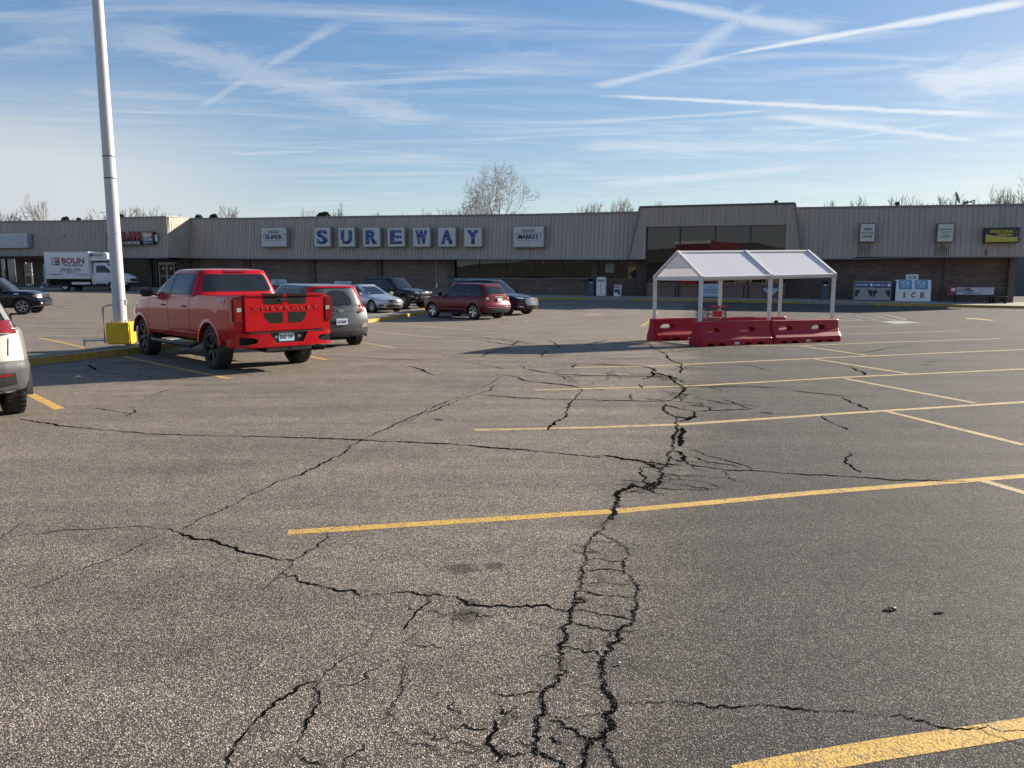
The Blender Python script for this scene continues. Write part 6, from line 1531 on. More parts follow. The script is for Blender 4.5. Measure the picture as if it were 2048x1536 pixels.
# --- black truck-like SUV leaving on the left
pa = dict(w=0.925, zb=0.34, axles=(1.425, -1.425), tyre_r=0.385, tyre_w=.255, rim_r=0.255, spokes=6, double=True, arch=1.16,
          xr=[(0.3, -2.40), (1.1, -2.36)], xf=[(0.25, 2.26), (0.40, 2.36), (0.66, 2.38), (0.72, 2.30), (1.0, 2.26), (1.1, 2.1)],
          belt=[(-2.4, 1.12), (0.6, 1.12), (1.2, 1.14), (1.9, 1.12), (2.35, 1.0)], bulge=(0.10, 0.16), corner=(0.07, 0.10), paint=BLACKP,
          crown=[(-2.4, .02), (.8, .03), (1.6, .05), (2.4, .04)], rim_mat=mat('grey_alloy', (0.36, 0.36, 0.37), 0.35, 0.8),
          gh=dict(xr0=-2.3, xr1=-2.1, xf1=0.30, xf0=1.02, z0=1.06, z1=1.74, w0=0.86, w1=0.68, crown=0.04, n=8, arc=.01), pillars=(-1.2, -.2), mrear=.2, mfront=.2,
          doors=(1.0, -.22, -1.25), handles=(-.08, -1.1), handle_mat=CHROME, mirror=(.68, 1.18, 1.2), rails=(-2.0, .1, .62, 1.82),
          decals=[('headlight', 'front', LENS_W, [(.50, .80), (.82, .80), (.86, 1.02), (.50, 1.0)], dict(mirror=True)),
                  ('headlight', 'side', LENS_W, [(2.0, .83), (2.26, .83), (2.22, 1.0), (2.02, .98)], dict(off=.008)),
                  ('turn_lamp', 'side', LENS_O, [(1.90, .90), (2.02, .84), (2.03, .98), (1.92, .97)], dict(off=.009)),
                  ('grille', 'front', CHROME, [(-.45, .80), (.45, .80), (.48, 1.02), (-.48, 1.02)], {}), ('grille_mesh', 'front', BLACK, [(-.36, .83), (.36, .83), (.38, .99), (-.38, .99)], dict(off=.012)),
                  ('bumper_grille', 'front', BLACK, [(-.5, .46), (.5, .46), (.5, .60), (-.5, .60)], {}),
                  ('fog_lamp', 'front', LENS_W, [(.66, .50), (.76, .50), (.76, .60), (.66, .60)], dict(mirror=True, rnd_=1)),
                  ('fender_badge', 'side', CHROME, [(1.12, .98), (1.32, .98), (1.32, 1.03), (1.12, 1.03)], dict(off=.006))])
vehicle(pa, 'sport_utility_vehicle', 'black SUV with grey six-spoke wheels driving in from the left edge', 'car', (-25.58, 38.4), 12)

# --- pale silver crossover cut by the left edge
ra = dict(w=0.925, zb=0.30, axles=(1.345, -1.345), tyre_r=0.362, tyre_w=.235, rim_r=0.24, spokes=5, double=True, arch=1.14,
          xr=[(0.28, -2.15), (0.42, -2.20), (0.60, -2.28), (0.72, -2.25), (0.82, -2.18), (1.15, -2.10)], xf=[(0.25, 2.1), (0.5, 2.28), (0.9, 2.22), (1.05, 2.0)],
          belt=[(-2.25, 1.13), (-1.2, 1.12), (0.5, 1.04), (1.1, 1.04), (1.8, 0.99), (2.25, 0.86)], bulge=(0.20, 0.22), corner=(0.10, 0.14), paint=PEARL,
          gh=dict(xr0=-2.14, xr1=-1.70, xf1=0.2, xf0=1.05, z0=1.06, z1=1.62, w0=0.84, w1=0.64, crown=0.045, n=7, arc=.016), pillars=(-1.2, -.25), mrear=.26, mfront=.25,
          doors=(1.0, -.2, -1.15), handles=(-.06, -1.0), mirror=(.72, 1.1, 1.1), cladding=GREYC,
          decals=[('taillight', 'rear', LENS_R, [(.30, 1.10), (.80, 1.06), (.90, 1.07), (.88, 1.17), (.72, 1.22), (.36, 1.17)], dict(mirror=True, off=.012)),
                  ('lamp_trim', 'rear', BLACK, [(.28, 1.09), (.62, 1.10), (.58, 1.15), (.34, 1.20)], dict(mirror=True, off=.02)),
                  ('taillight', 'side', LENS_R, [(-2.2, 1.07), (-1.90, 1.10), (-1.95, 1.15), (-2.08, 1.19)], dict(off=.010)),
                  ('bumper_trim', 'rear', GREYC, [(-.90, .33), (.90, .33), (.93, .74), (.55, .70), (.5, .64), (-.5, .64), (-.55, .70), (-.93, .74)], dict(off=.022)),
                  ('exhaust_trim', 'rear', BLACK, [(.50, .44), (.74, .46), (.72, .60), (.50, .60)], dict(off=.034, mirror=True)),
                  ('reflector', 'rear', LENS_R, [(.52, .56), (.68, .56), (.68, .59), (.52, .59)], dict(off=.044, mirror=True)),
                  ('gate_gap', 'rear', DARK, [(.665, .80), (.675, .80), (.70, 1.0), (.69, 1.0)], dict(off=.006, mirror=True)),
                  ('bumper_cladding', 'side', GREYC, [(-2.25, .34), (-1.76, .34), (-1.80, .62), (-1.92, .74), (-2.25, .74)], dict(off=.012))])
root, body, bv = vehicle(ra, 'silver_crossover', 'pale silver crossover with grey lower bumper cut off by the left edge', 'car', (-7.84, 10.2), 131)
# ------------------------------------------------------------------ trolley shelter and barriers
D_ = Vector((.913, .408, 0)).normalized(); N_ = Vector((-D_.y, D_.x, 0)); B0 = Vector((4.55, 19.17, 0)); BA = math.atan2(D_.y, D_.x)
def BP(a, p): q = B0 + D_ * a + N_ * p; return (q.x, q.y, zg(q.x, q.y))
WPOST = mat('white_post', (0.66, 0.645, 0.61), 0.5, var=.06, scale=3, dirt=.10)
POLY = bpy.data.materials.new('translucent_roof'); t = NT(POLY)
w_ = t.n('ShaderNodeTexWave'); w_.inputs['Scale'].default_value = 12; w_.bands_direction = 'X'; t.l(t.coord(), w_.inputs['Vector'])
pc = t.mix(t.noise(1.5, 4), (.76, .77, .80), (.84, .84, .86)); pc = t.mix(t.math('MULTIPLY', w_.outputs['Fac'], .08), pc, (.5, .5, .55))
t.col(pc); t.b.inputs['Roughness'].default_value = .45
tr_ = t.n('ShaderNodeBsdfTranslucent'); t.l(pc, tr_.inputs['Color']); ms = t.n('ShaderNodeMixShader'); ms.inputs[0].default_value = .34
t.l(t.b.outputs[0], ms.inputs[1]); t.l(tr_.outputs[0], ms.inputs[2]); t.l(ms.outputs[0], t.out.inputs[0])
o3 = BP(.48, .42); shel = thing('trolley_shelter', 'white open-sided trolley shelter with pitched translucent roof on six posts', 'shelter', o3, BA)
WS, LB = 2.03, 2.27; ze, zr = 1.645 - o3[2], 2.30 - o3[2]; up = lambda a: .018 * a
for i in range(3):
    for p in (0, WS):
        a = i * LB; b = MB(); b.box((a, p, (ze + up(a)) / 2), (.082, .082, ze + up(a)), bevel=.008); po = b.build('post', WPOST, shel)
        if p == 0: b = MB(); b.box((a - .02, -.053, ze * .62), (.018, .012, .018)); b.box((a + .02, -.054, ze - .05), (.02, .012, .10)); b.build('bolt', GALV, po)
    a = i * LB
    for p0, p1 in ((0, WS / 2), (WS, WS / 2)):
        b = MB(); vs = []; dz = zr - ze
        y0 = p0 - .06 if p0 == 0 else p0 + .06
        for (yy, zz) in ((y0, ze + up(a) - .02), (p1, zr + up(a))):
            for dx, dd in ((-.04, -.03), (.04, -.03), (.04, .045), (-.04, .045)): vs.append(b.bm.verts.new((a + dx, yy, zz + dd)))
        for k in range(4): b.quadface([vs[k], vs[(k + 1) % 4], vs[4 + (k + 1) % 4], vs[4 + k]])
        b.quadface(vs[3::-1]); b.quadface(vs[4:]); b.build('rafter', WPOST, shel)
for i in range(2):
    a0, a1 = i * LB + .05, (i + 1) * LB - .05
    for p0 in (0, WS):
        s = 1 if p0 == 0 else -1; b = MB()
        q = [(a0, p0 - s * .04, ze + up(a0) - .01), (a1, p0 - s * .04, ze + up(a1) - .01), (a1, WS / 2, zr + up(a1) - .02), (a0, WS / 2, zr + up(a0) - .02)]
        b.face(q if s > 0 else q[::-1]); b.build('roof_panel', POLY, shel, fix=False)
        b = MB(); b.tube([(a0, p0, ze + up(a0) - .05), (a1, p0, ze + up(a1) - .05)], .044, 4); b.build('eave_beam', WPOST, shel)
        b = MB(); b.tube([(a0, p0 - s * .045, ze + up(a0) + .005), (a1, p0 - s * .045, ze + up(a1) + .005)], .02, 4); b.build('gutter_edge', WHITE, shel)
    b = MB(); b.tube([(a0, WS / 2, zr + up(a0) + .0), (a1, WS / 2, zr + up(a1) + .0)], .035, 4); b.build('ridge_cap', WPOST, shel)
b = MB(); b.box((0, WS / 2, ze - .045), (.06, WS - .1, .09)); b.build('tie_beam', WPOST, shel)
b = MB(); b.box((2 * LB, WS / 2, ze - .045 + up(4.5)), (.06, WS - .1, .09)); b.build('tie_beam', WPOST, shel)
h1 = ze + (zr - ze) * .36; f1 = .36
b = MB(); b.face([(0.0, WS / 2 * f1 + .05, h1), (0.0, WS - WS / 2 * f1 - .05, h1), (0, WS / 2, zr - .05)]); b.build('gable_panel', POLY, shel, fix=False)
b = MB(); b.tube([(0, WS / 2 * f1, h1), (0, WS - WS / 2 * f1, h1)], .010, 4); b.build('gable_rail', GALV, shel)

def red_plastic():
    m = bpy.data.materials.new('red_plastic'); t = NT(m)
    t.col(t.mix(t.math('MULTIPLY', t.mr(t.noise(2.5, 6, .7), .45, .8), .5), (.34, .004, .020), (.26, .014, .026))); t.b.inputs['Roughness'].default_value = .42; t.b.inputs['Specular IOR Level'].default_value = .25
    t.bump(t.noise(60, 2), .06, .003); return m
REDP = red_plastic()
def barrier_mesh(left_notch=True):
    Lb, Hb = 2.40, .62
    pr = [(-.245, 0), (-.245, .13), (-.235, .17), (-.165, .27), (-.125, .38), (-.10, .60), (-.085, Hb), (.085, Hb), (.10, .60), (.125, .38), (.165, .27), (.235, .17), (.245, .13), (.245, 0)]
    b = MB(); rings = []
    for x, k, hz in ((0, .80, .95), (.02, .93, .985), (.07, 1, 1), (Lb - .07, 1, 1), (Lb - .02, .93, .985), (Lb, .80, .95)):
        rings.append([b.bm.verts.new((x, y * k, z * hz)) for y, z in pr])
    n = len(pr)
    for A, C in zip(rings, rings[1:]):
        for k in range(n): b.quadface([A[k], A[(k + 1) % n], C[(k + 1) % n], C[k]])
    b.quadface(rings[0][::-1]); b.quadface(rings[-1])
    ob = b.build('barrier', [REDP], None)
    cs = []
    for x0, x1 in ((.22, .72), (1.36, 1.88)):
        c = MB(); c.prism(chaikin([(x0 + .10, .47), (x1 - .08, .47), (x1, .40), (x1, .345), (x0, .345), (x0 + .02, .42)], 1), 'y', -.5, .5); cs.append(c.mesh('cutter'))
    for xc in (.34, .70, 1.56, 1.96):
        c = MB(); c.prism([(xc + .13 * math.cos(q), -.01 + .095 * math.sin(q)) for q in [math.pi * k / 8 for k in range(9)]] + [(xc - .13, -.1), (xc + .13, -.1)], 'y', -.5, .5); cs.append(c.mesh('cutter'))
    boolean(ob, cs); me = ob.data; bpy.data.objects.remove(ob)
    bm = bmesh.new(); bm.from_mesh(me)
    bmesh.ops.remove_doubles(bm, verts=bm.verts, dist=.001)
    bmesh.ops.recalc_face_normals(bm, faces=bm.faces); bm.to_mesh(me); bm.free()
    for p in me.polygons: p.use_smooth = True
    me.set_sharp_from_angle(angle=R(12)); me.materials.clear(); me.materials.append(REDP)
    me.name = 'barrier'; return me
BM_ = barrier_mesh()
for a, p, lab in ((.18, .245, 'red water-filled barrier, front row, nearest the broken asphalt'), (2.60, .245, 'red water-filled barrier, front row on the right with see-through hand holes'),
                  (.34, 2.40, 'red water-filled barrier, back row, left one with an open hand hole'), (2.76, 2.40, 'red water-filled barrier, back row, right one behind the trolley')):
    o = bpy.data.objects.new('plastic_barrier', BM_); COL.objects.link(o); x, y, z = BP(a, p); o.location = (x, y, z); o.rotation_euler = (0, -math.atan2(zg(*BP(a + 2.5, p)[:2]) - z, 2.5), BA + R(rnd.uniform(-.6, .6)))
    tag(o, lab, 'barrier', 'red plastic barriers round the trolley shelter')
    b = MB(); b.box((1.17, -.249, .065), (.16, .008, .06)); b.build('data_plate', GALV, o)

# shopping trolley
q = BP(1.30, 1.05); cart = thing('shopping_trolley', 'black wire shopping trolley with red flap parked inside the shelter', 'trolley', q, BA + R(78))
WIRE = mat('black_wire', (.02, .02, .022), .4)
zb0, zt0 = .45, .93
b = MB()
def bp_(u, v, w):   # u along 0..1, v across -1..1, w height 0..1
    wd = (.28 - .07 * u) * (.86 + .14 * w); return ((-.40 + .86 * u) * 1.0, wd * v, zb0 + .06 * u + (zt0 - zb0 - .06 * u * .4) * w)
for k in range(13):
    u = k / 12
    for v in (-1, 1): b.tube([bp_(u, v, 0), bp_(u, v, 1)], .0055, 4)
for k in range(9):
    v = -1 + k / 4
    b.tube([bp_(0, v, 0), bp_(0, v, 1)], .0055, 4); b.tube([bp_(1, v, 0), bp_(1, v, 1)], .0055, 4); b.tube([bp_(0, v, 0), bp_(1, v, 0)], .0055, 4)
for w in (0, .25, .5, .75):
    b.tube([bp_(0, -1, w), bp_(1, -1, w), bp_(1, 1, w), bp_(0, 1, w), bp_(0, -1, w)], .006, 4)
b.build('basket', WIRE, cart)
b = MB(); b.tube([bp_(0, -1, 1), bp_(1, -1, 1), bp_(1, 1, 1), bp_(0, 1, 1), bp_(0, -1, 1)], .011, 6); b.tube([(-.40, -.28, .93), (-.46, -.28, 1.0), (-.46, .28, 1.0), (-.40, .28, .93)], .013, 6); b.build('rim', WIRE, cart)
b = MB(); b.tube([(-.46, -.25, 1.0), (-.46, .25, 1.0)], .018, 8); b.build('handle', mat('trolley_red', (.62, .01, .012), .35), cart)
b = MB(); b.box((-.43, 0, .80), (.02, .26, .15), bevel=.006); b.build('seat_flap', MATS['trolley_red'], cart)
b = MB()
for v in (-1, 1): b.tube([(-.38, v * .25, .90), (-.36, v * .25, .14), (.40, v * .19, .12)], .012, 6)
b.tube([(-.36, -.25, .14), (-.36, .25, .14)], .012, 6); b.build('frame', WIRE, cart)
for x, v in ((-.36, .25), (-.36, -.25), (.40, .17), (.40, -.17)): b = MB(); b.lathe([(.055, -.014), (.06, 0), (.055, .014)], 'y', 14, (x, v, .06)); b.build('wheel', BLACK, cart, smooth=40)

# ------------------------------------------------------------------ box truck
WP = paint('truck_white', (0.66, 0.67, 0.68), 0.0, 0.4)
bt = dict(w=1.0, zb=.45, axles=(1.98, -1.98), tyre_r=.36, tyre_w=.24, rim_r=.22, rim_mat=mat('truck_wheel', (.55, .56, .57), .4, .4), spokes=8, spoke_w=1.2, arch=1.18,
          xr=[(.4, .30), (1.6, .30)], xf=[(.4, 3.24), (.7, 3.36), (1.0, 3.34), (1.2, 3.22), (1.4, 3.0)], belt=[(.3, 1.46), (1.6, 1.46), (2.2, 1.46), (2.8, 1.36), (3.2, 1.18), (3.4, 1.05)], bulge=(.01, .26), corner=(.01, .16), paint=WP, crown=[(.3, .02), (2, .04), (3, .09), (3.7, .06)],
          gh=dict(xr0=.32, xr1=.34, xf1=1.5, xf0=2.62, z0=1.36, z1=2.25, w0=.92, w1=.80, crown=.06, n=9, bow=.12, bowr=0.0, pf=1.0, arc=.02, xm=1.0), pillars=(), mrear=.35, mfront=.42, win_hi=.22, win_lo=.10,
          doors=(.42, 1.72), handles=(.62,), handle_mat=BLACK, mirror=(2.0, 1.55, 1.5), mirror_mat=BLACK, rear_glass=False, stations=(.31, .35),
          decals=[('grille', 'front', BLACK, [(-.5, .78), (.5, .78), (.55, 1.0), (-.55, 1.0)], dict(rnd_=1)), ('headlight', 'front', LENS_W, [(.58, .85), (.86, .88), (.88, 1.10), (.66, 1.04)], dict(mirror=True)),
                  ('front_bumper', 'front', BLACK, [(-.85, .46), (.85, .46), (.85, .70), (-.85, .70)], dict(off=.02)), ('sill_trim', 'side', BLACK, [(.6, .47), (1.5, .47), (1.5, .60), (.6, .60)], dict(off=.01)), ('headlight', 'side', LENS_W, [(2.85, .95), (3.15, .92), (3.1, 1.06), (2.85, 1.14)], dict(off=.008))])
root, body, bv = vehicle(bt, 'box_truck', 'white rental box truck lettered BOLIN RENTAL PURCHASE parked before the left shops', 'truck', (-34.0, 63.3), -3)
bx0, bx1, bz0, bz1 = -3.38, .28, .98, 3.12
b = MB(); b.box(((bx0 + bx1) / 2, 0, (bz0 + bz1) / 2), (bx1 - bx0, 2.3, bz1 - bz0), bevel=.02); cb = b.build('cargo_box', WP, root)
b = MB(); b.prism([(bx1, 2.42), (1.55, 2.42), (1.75, 2.55), (1.70, 2.98), (1.45, 3.08), (bx1, 3.10)], 'y', -1.0, 1.0); b.build('cab_pod', WP, root)
for x in (bx0 + .02, bx1 - .03): b = MB(); b.box((x, -1.153, (bz0 + bz1) / 2), (.05, .01, bz1 - bz0)); b.build('corner_trim', GALV, cb)
b = MB(); b.box(((bx0 + bx1) / 2, -1.154, bz1 - .04), (bx1 - bx0, .012, .08)); b.box(((bx0 + bx1) / 2, -1.154, bz0 + .03), (bx1 - bx0, .012, .06)); b.build('edge_rail', GALV, cb)
TRD = mat('truck_letter_red', (.30, .03, .05), .5); TBK = mat('truck_letter_black', (.03, .03, .045), .5)
y_ = -1.152
text('BOLIN', 1.86, .46, TRD, cb, (-1.02, y_, 2.41), bold=.035, ext=.004); text('RENTAL PURCHASE', 1.56, .18, TBK, cb, (-1.02, y_, 2.05), bold=.02, ext=.004)
text('270-821-1770', 1.72, .25, TBK, cb, (-1.30, y_, 1.68), bold=.02, ext=.004); text('Madisonville, KY', .75, .10, TBK, cb, (-1.25, y_, 1.46), bold=.01, ext=.004)
text('270-874-5550', .98, .12, TBK, cb, (-2.52, y_, 1.34), bold=.01, ext=.004); text('Dawson, KY', .4, .05, TBK, cb, (-2.52, y_, 1.20), ext=.004)
text('931-647-1106', .95, .12, TBK, cb, (-.30, y_, 1.31), bold=.01, ext=.004); text('Clarksville, TN', .4, .05, TBK, cb, (-.30, y_, 1.17), ext=.004)
b = MB(); b.prism(rcorner([(-2.78, 2.05), (-2.12, 2.05), (-2.12, 2.66), (-2.78, 2.66)], .12), 'y', y_ - .004, y_); lg = b.build('logo', TBK, cb)
b = MB(); b.prism(rcorner([(-2.74, 2.10), (-2.50, 2.10), (-2.50, 2.62), (-2.74, 2.62)], .06), 'y', y_ - .007, y_ - .004); b.build('logo_panel', PEEL, lg)
b = MB(); b.box((-2.30, y_ - .006, 2.50), (.30, .004, .22)); b.build('logo_panel', TRD, lg)
text('RENT', .5, .17, WHITE, lg, (-2.45, y_ - .007, 2.48), bold=.02, ext=.003); text('TO OWN', .5, .14, WHITE, lg, (-2.45, y_ - .007, 2.22), bold=.02, ext=.003)
text('BOLIN', .78, .17, TBK, root, (1.0, -1.003, 2.86), bold=.03, ext=.004); text('RENTAL PURCHASE', .62, .06, TBK, root, (1.02, -1.003, 2.68), bold=.01, ext=.004)
b = MB(); b.prism(chaikin([(.34, 2.72), (.56, 2.72), (.56, 2.98), (.34, 2.98)], 1), 'y', -1.006, -1.001); b.build('logo', TBK, root)
b = MB(); b.box((-1.5, 0, .80), (4.0, .9, .22)); b.box((-2.0, -.85, .55), (.5, .4, .3)); b.box((.1, -.9, .55), (1.1, .04, .3)); b.box((-3.2, 0, .55), (.1, 1.9, .12)); b.build('chassis', DARK, root)
b = MB(); b.box((-.6, -.98, .62), (1.5, .06, .20)); b.build('side_skirt', WP, root)
b = MB(); b.box((-3.52, -.9, 1.5), (.06, .06, 2.2)); b.box((-3.52, .9, 1.5), (.06, .06, 2.2)); b.box((-3.62, 0, 1.35), (.06, 1.9, 1.5)); b.tube([(-3.5, -.9, 1.0), (-4.0, -.9, .35), (-4.1, -.9, .3)], .03, 5); b.box((-3.95, 0, .30), (.3, 1.8, .08)); b.build('tail_lift', GALV, root)

# ------------------------------------------------------------------ trees
BARK = mat('bark', (.13, .105, .08), .9, var=.3, scale=3); BARKL = mat('pale_bark', (.20, .17, .135), .9, var=.3, scale=2)
class TM:
    def __init__(s): s.v = []; s.f = []
    def seg(s, a, c, r0, r1, k=3):
        d = (c - a); d.normalize(); u = d.cross(Vector((.3, .9, .2))); u.normalize(); w = d.cross(u); i = len(s.v)
        for p, r in ((a, r0), (c, r1)):
            for j in range(k): q = 2 * math.pi * j / k; s.v.append(p + u * (r * math.cos(q)) + w * (r * math.sin(q)))
        for j in range(k): s.f.append((i + j, i + (j + 1) % k, i + k + (j + 1) % k, i + k + j))
    def mesh(s, n): me = bpy.data.meshes.new(n); me.from_pydata(s.v, [], s.f); me.update(); return me
def grow(T, C, rn, p, d, L, r, lev, maxlev, spread, thin):
    tgt = T if lev <= 1 else C; n = 3 if lev < 4 else 2; q = p; k = 5 if lev < 3 else 3; pts = [(p, r)]
    for i in range(n):
        d = (d + Vector((rn.gauss(0, .12), rn.gauss(0, .12), rn.gauss(0, .06) + .045))).normalized(); q2 = q + d * L / n; r2 = r * (1 - .32 * (i + 1) / n)
        tgt.seg(q, q2, max(r * (1 - .32 * i / n), thin), max(r2, thin), k); q = q2; pts.append((q, r2))
    if lev >= maxlev: return
    nb = rn.choice((2, 3, 3)) if lev else rn.choice((3, 4))
    for i in range(nb):
        side = i >= 2; src, rr = (pts[-1] if not side else pts[rn.randint(1, n - 1)])
        a = rn.uniform(0, 2 * math.pi); ang = rn.uniform(.25, .60) * spread * (1.3 if side else 1)
        u = d.cross(Vector((math.cos(a), math.sin(a), .2))).normalized(); nd_ = (d * math.cos(ang) + u * math.sin(ang)).normalized()
        grow(T, C, rn, src, nd_, L * rn.uniform(.66, .86), rr * (.72 if not side else .55), lev + 1, maxlev, spread, thin)
def tree_meshes(seed, maxlev, spread, thin, trunkL=.30, first=1):
    rn = random.Random(seed); T, C = TM(), TM()
    for k in range(first):
        a = rn.uniform(0, 6.28); tilt = 0 if first == 1 else .22
        grow(T, C, rn, Vector((0, 0, 0)), Vector((tilt * math.cos(a + k * 2.1), tilt * math.sin(a + k * 2.1), 1)).normalized(), trunkL, .022, 0, maxlev, spread, thin)
    z = max(v.z for v in C.v); w = max(max(abs(v.x), abs(v.y)) for v in C.v)
    for M_ in (T, C):
        for v in M_.v: v /= z
    return T.mesh('trunk'), C.mesh('crown'), 2 * w / z
TV = [tree_meshes(s, 6, sp, .0022, tl, fs) for s, sp, tl, fs in ((1, 1.0, .28, 1), (2, .85, .33, 1), (5, 1.1, .25, 2), (8, .9, .3, 1), (12, .8, .3, 2))]
BIGT = tree_meshes(4, 7, 1.4, .0008, .22, 2)
for t_ in TV: t_[0].materials.append(BARK); t_[1].materials.append(BARK)
BIGT[0].materials.append(BARKL); BIGT[1].materials.append(BARKL)
def put_tree(px, ytop, depth, wpx, var, label, name='bare_tree', group='bare winter trees behind the roof'):
    Tm, Cm, asp = var; d = ray(px, 550); x, y = d.x * depth, d.y * depth; g = zg(x, y); h = EYE - g + (550 - ytop) / FPX * depth * .995
    o = thing(name, label, 'tree', (x, y, g), rnd.uniform(0, 6.28), group)
    wscale = (wpx / FPX * depth) / (asp * h)
    for nm, me in (('trunk', Tm), ('crown', Cm)): c = bpy.data.objects.new(nm, me); COL.objects.link(c); c.parent = o; c.scale = (h * wscale, h * wscale, h)
put_tree(992, 322, 96, 205, BIGT, 'large pale-barked bare tree standing high above the roof', 'large_bare_tree', None)
TL_ = [(12, 400, 100, 66, 0, 'bare tree at the far left edge above the blank sign'), (50, 425, 105, 70, 2, 'low bare tree between the far left tree and the box truck'), (112, 390, 92, 60, 1, 'slender bare tree rising above the white box truck'),
       (192, 416, 110, 60, 2, 'bare tree just left of the lamp post'), (262, 415, 112, 55, 3, 'bare tree just right of the lamp post'), (300, 412, 110, 70, 4, 'bare tree over the RENT TO OWN sign'), (338, 422, 115, 50, 2, 'low bare tree over the sunlit fascia corner'),
       (462, 412, 105, 40, 3, 'bare tree over the bay left of the SUPER sign'), (490, 424, 110, 34, 0, 'small bare tree just left of the SUPER sign'), (640, 418, 112, 50, 2, 'bare tree over the letter S'), (683, 407, 100, 42, 1, 'thin bare tree over the gap between S and U'),
       (665, 425, 112, 40, 4, 'low bushy bare tree over the letter S and U boxes'), (752, 424, 120, 30, 3, 'small bare tree over the letter R'), (806, 421, 120, 26, 1, 'small bare tree over the letter E'), (866, 414, 118, 30, 1, 'small bare tree over the letter A'),
       (892, 416, 116, 46, 4, 'bushy bare tree left of the large bare tree'), (930, 414, 118, 50, 2, 'bushy bare tree under the left limbs of the large tree'), (1035, 420, 118, 50, 4, 'bare tree under the right limbs of the large tree'), (1135, 412, 118, 30, 1, 'thin bare tree right of the MARKET sign'),
       (1165, 410, 115, 46, 0, 'bare tree well right of the MARKET sign'), (1196, 405, 115, 44, 3, 'bare tree midway between MARKET sign and entrance bay'), (1240, 400, 112, 52, 2, 'bushy bare tree just left of the entrance bay'), (1282, 393, 108, 60, 0, 'bare tree meeting the top left corner of the entrance bay'),
       (1316, 402, 112, 40, 4, 'bare tree over the left part of the entrance bay'), (1447, 405, 130, 20, 1, 'tiny bare treetop over the middle of the entrance bay'), (1480, 404, 130, 22, 1, 'tiny bare treetop over the right part of the entrance bay'), (1648, 402, 118, 36, 3, 'bare treetop left of the employee sign'),
       (1738, 393, 112, 52, 0, 'bare tree over the 100% Employee Owned sign'), (1784, 391, 112, 46, 4, 'bare tree behind the roof vent'), (1826, 389, 110, 50, 2, 'bare tree right of the roof vent'), (1866, 393, 112, 44, 3, 'bare tree left of the satellite dish'),
       (1925, 385, 110, 40, 1, 'bare tree behind the roof antenna'), (1962, 378, 108, 46, 0, 'bare tree right of the roof antenna'), (2006, 372, 105, 56, 2, 'dense bare tree near the right edge'), (2042, 380, 100, 50, 4, 'dark bare tree under the right edge tree')]
for px, yt, dp, wd, k, lab in TL_: put_tree(px, yt, dp, wd * 2.3, TV[k], lab)
put_tree(2070, 318, 84, 170, BIGT, 'tall bare tree reaching in from the right edge', 'large_bare_tree', None)
# far woodland that closes the gap under the treetops
def leafmat(): 
    m = bpy.data.materials.new('evergreen_leaf'); t = NT(m); t.col(t.mix(t.noise(4, 4), (.018, .026, .012), (.05, .06, .028))); t.b.inputs['Roughness'].default_value = .8; return m
EVG = leafmat(); rn = random.Random(3); V, Fc = [], []
for k in range(2600):
    h = rn.random() ** .7; rr = (1 - h) ** .45 * .27 * rn.random() ** .4 + .03; a = rn.random() * 6.28; c = Vector((rr * math.cos(a), rr * math.sin(a), .15 + .85 * h)); u = Vector((rn.gauss(0, 1), rn.gauss(0, 1), rn.gauss(0, .5))).normalized() * .03; w = u.cross(Vector((rn.gauss(0, 1), rn.gauss(0, 1), 1))).normalized() * .018; i = len(V)
    V += [c - u, c + w, c + u, c - w]; Fc.append((i, i + 1, i + 2, i + 3))
em = bpy.data.meshes.new('crown'); em.from_pydata(V, [], Fc); em.materials.append(EVG); tm_ = TM(); tm_.seg(Vector((0, 0, 0)), Vector((0, 0, .9)), .02, .006, 5); et = tm_.mesh('trunk'); et.materials.append(BARK)
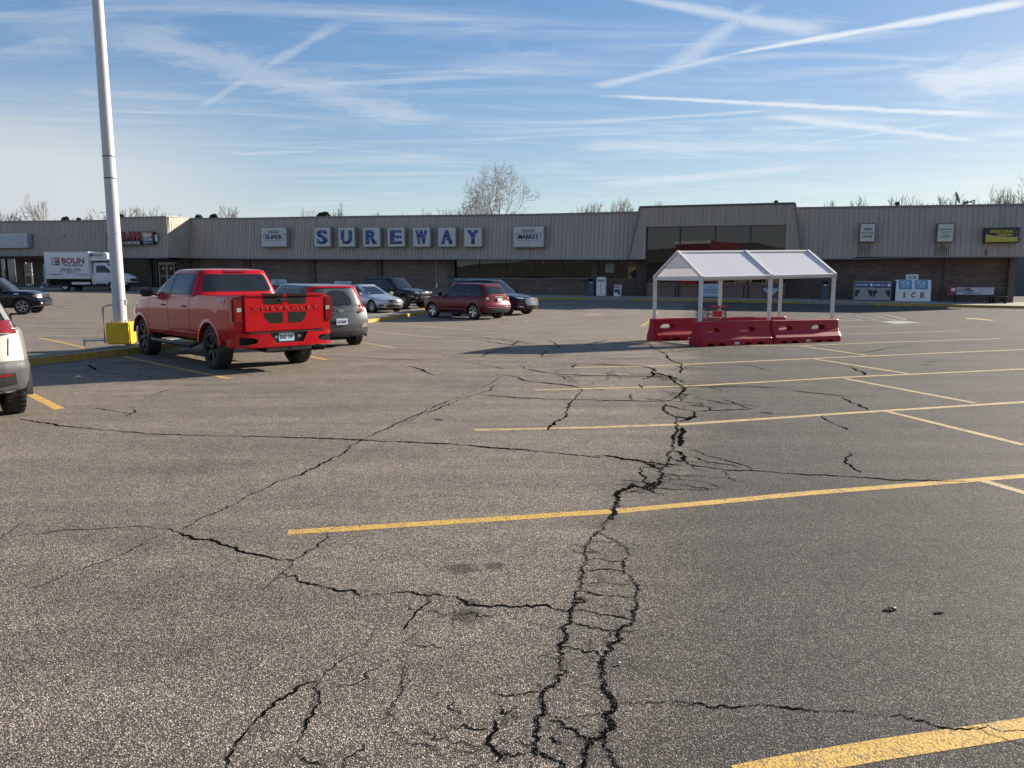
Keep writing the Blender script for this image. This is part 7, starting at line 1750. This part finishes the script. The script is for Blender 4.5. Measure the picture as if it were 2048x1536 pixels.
for px, yt, dp, wd, lab in ((140, 435, 100, 30, 'dark evergreen top peeping over the roof above the box truck'), (166, 437, 104, 22, 'smaller dark evergreen top right of the slender bare tree'), (250, 430, 100, 24, 'dark evergreen top beside the lamp post'), (404, 431, 108, 30, 'dark evergreen top over the fascia left of SUPER'), (434, 430, 108, 34, 'dark evergreen top just left of the bushy bare tree near SUPER'), (652, 426, 112, 50, 'dark evergreen top over the letter S'), (1545, 404, 130, 20, 'dark evergreen top over the entrance bay')):
    d = ray(px, 550); x, y = d.x * dp, d.y * dp; g = zg(x, y); h = EYE - g + (550 - yt - 2) / FPX * dp; o = thing('evergreen_tree', lab, 'tree', (x, y, g), rnd.random() * 6, 'evergreens behind the roof')
    for nm, me in (('trunk', et), ('crown', em)): c = bpy.data.objects.new(nm, me); COL.objects.link(c); c.parent = o; k_ = wd / FPX * dp / .42; c.scale = (k_, k_, h)

# ------------------------------------------------------------------ what stands behind the camera, seen in the glass
V, Fc = [], []; n = 60
for i in range(n + 1):
    x = -300 + 600 * i / n; hh = 7 + 8 * math.exp(-((x + 100) / 55) ** 2) + 1.5 * math.sin(x * .06) + .8 * math.sin(x * .21)
    for y, z in ((-150, 0), (-190, hh * .8), (-240, hh), (-330, 0)): V.append((x, y, z))
for i in range(n):
    for k in range(3): a = i * 4 + k; Fc.append((a, a + 1, a + 5, a + 4))
me = bpy.data.meshes.new('hill'); me.from_pydata(V, [], Fc); struct(link('hill', me, mat('winter_hillside', (.12, .10, .07), .95, var=.4, scale=.08), smooth=60))
def hall(x0, x1, y0, y1, h, m, nm, lab, trim):
    o = thing(nm, lab, 'building', ((x0 + x1) / 2, y0, 0)); b = MB(); b.box((0, -(y0 - y1) / 2, h / 2), (x1 - x0, y0 - y1, h)); b.build('wall', m, o)
    b = MB(); b.box((0, .06, h - .3), (x1 - x0 + .3, .3, .6)); b.build('parapet', trim, o)
    for k in range(int((x1 - x0) / 6)): b = MB(); b.box((x0 - (x0 + x1) / 2 + 3 + k * 6, .04, 1.5), (2.6, .1, 2.4)); b.build('window', GLASS_B, o)
hall(-46, -31, -50, -70, 4.4, mat('cream_render', (.44, .39, .28), .8), 'warehouse', 'low cream warehouse across the lot behind the viewer', COPING)
hall(-31, -24.5, -42, -60, 8.5, mat('red_cladding', (.20, .03, .028), .6), 'red_shop', 'red clad shop across the lot behind the viewer', WHITE)
hall(-24, 8, -46, -70, 6.8, MATS['cream_render'], 'long_warehouse', 'long cream warehouse beyond the red shop behind the viewer', COPING)
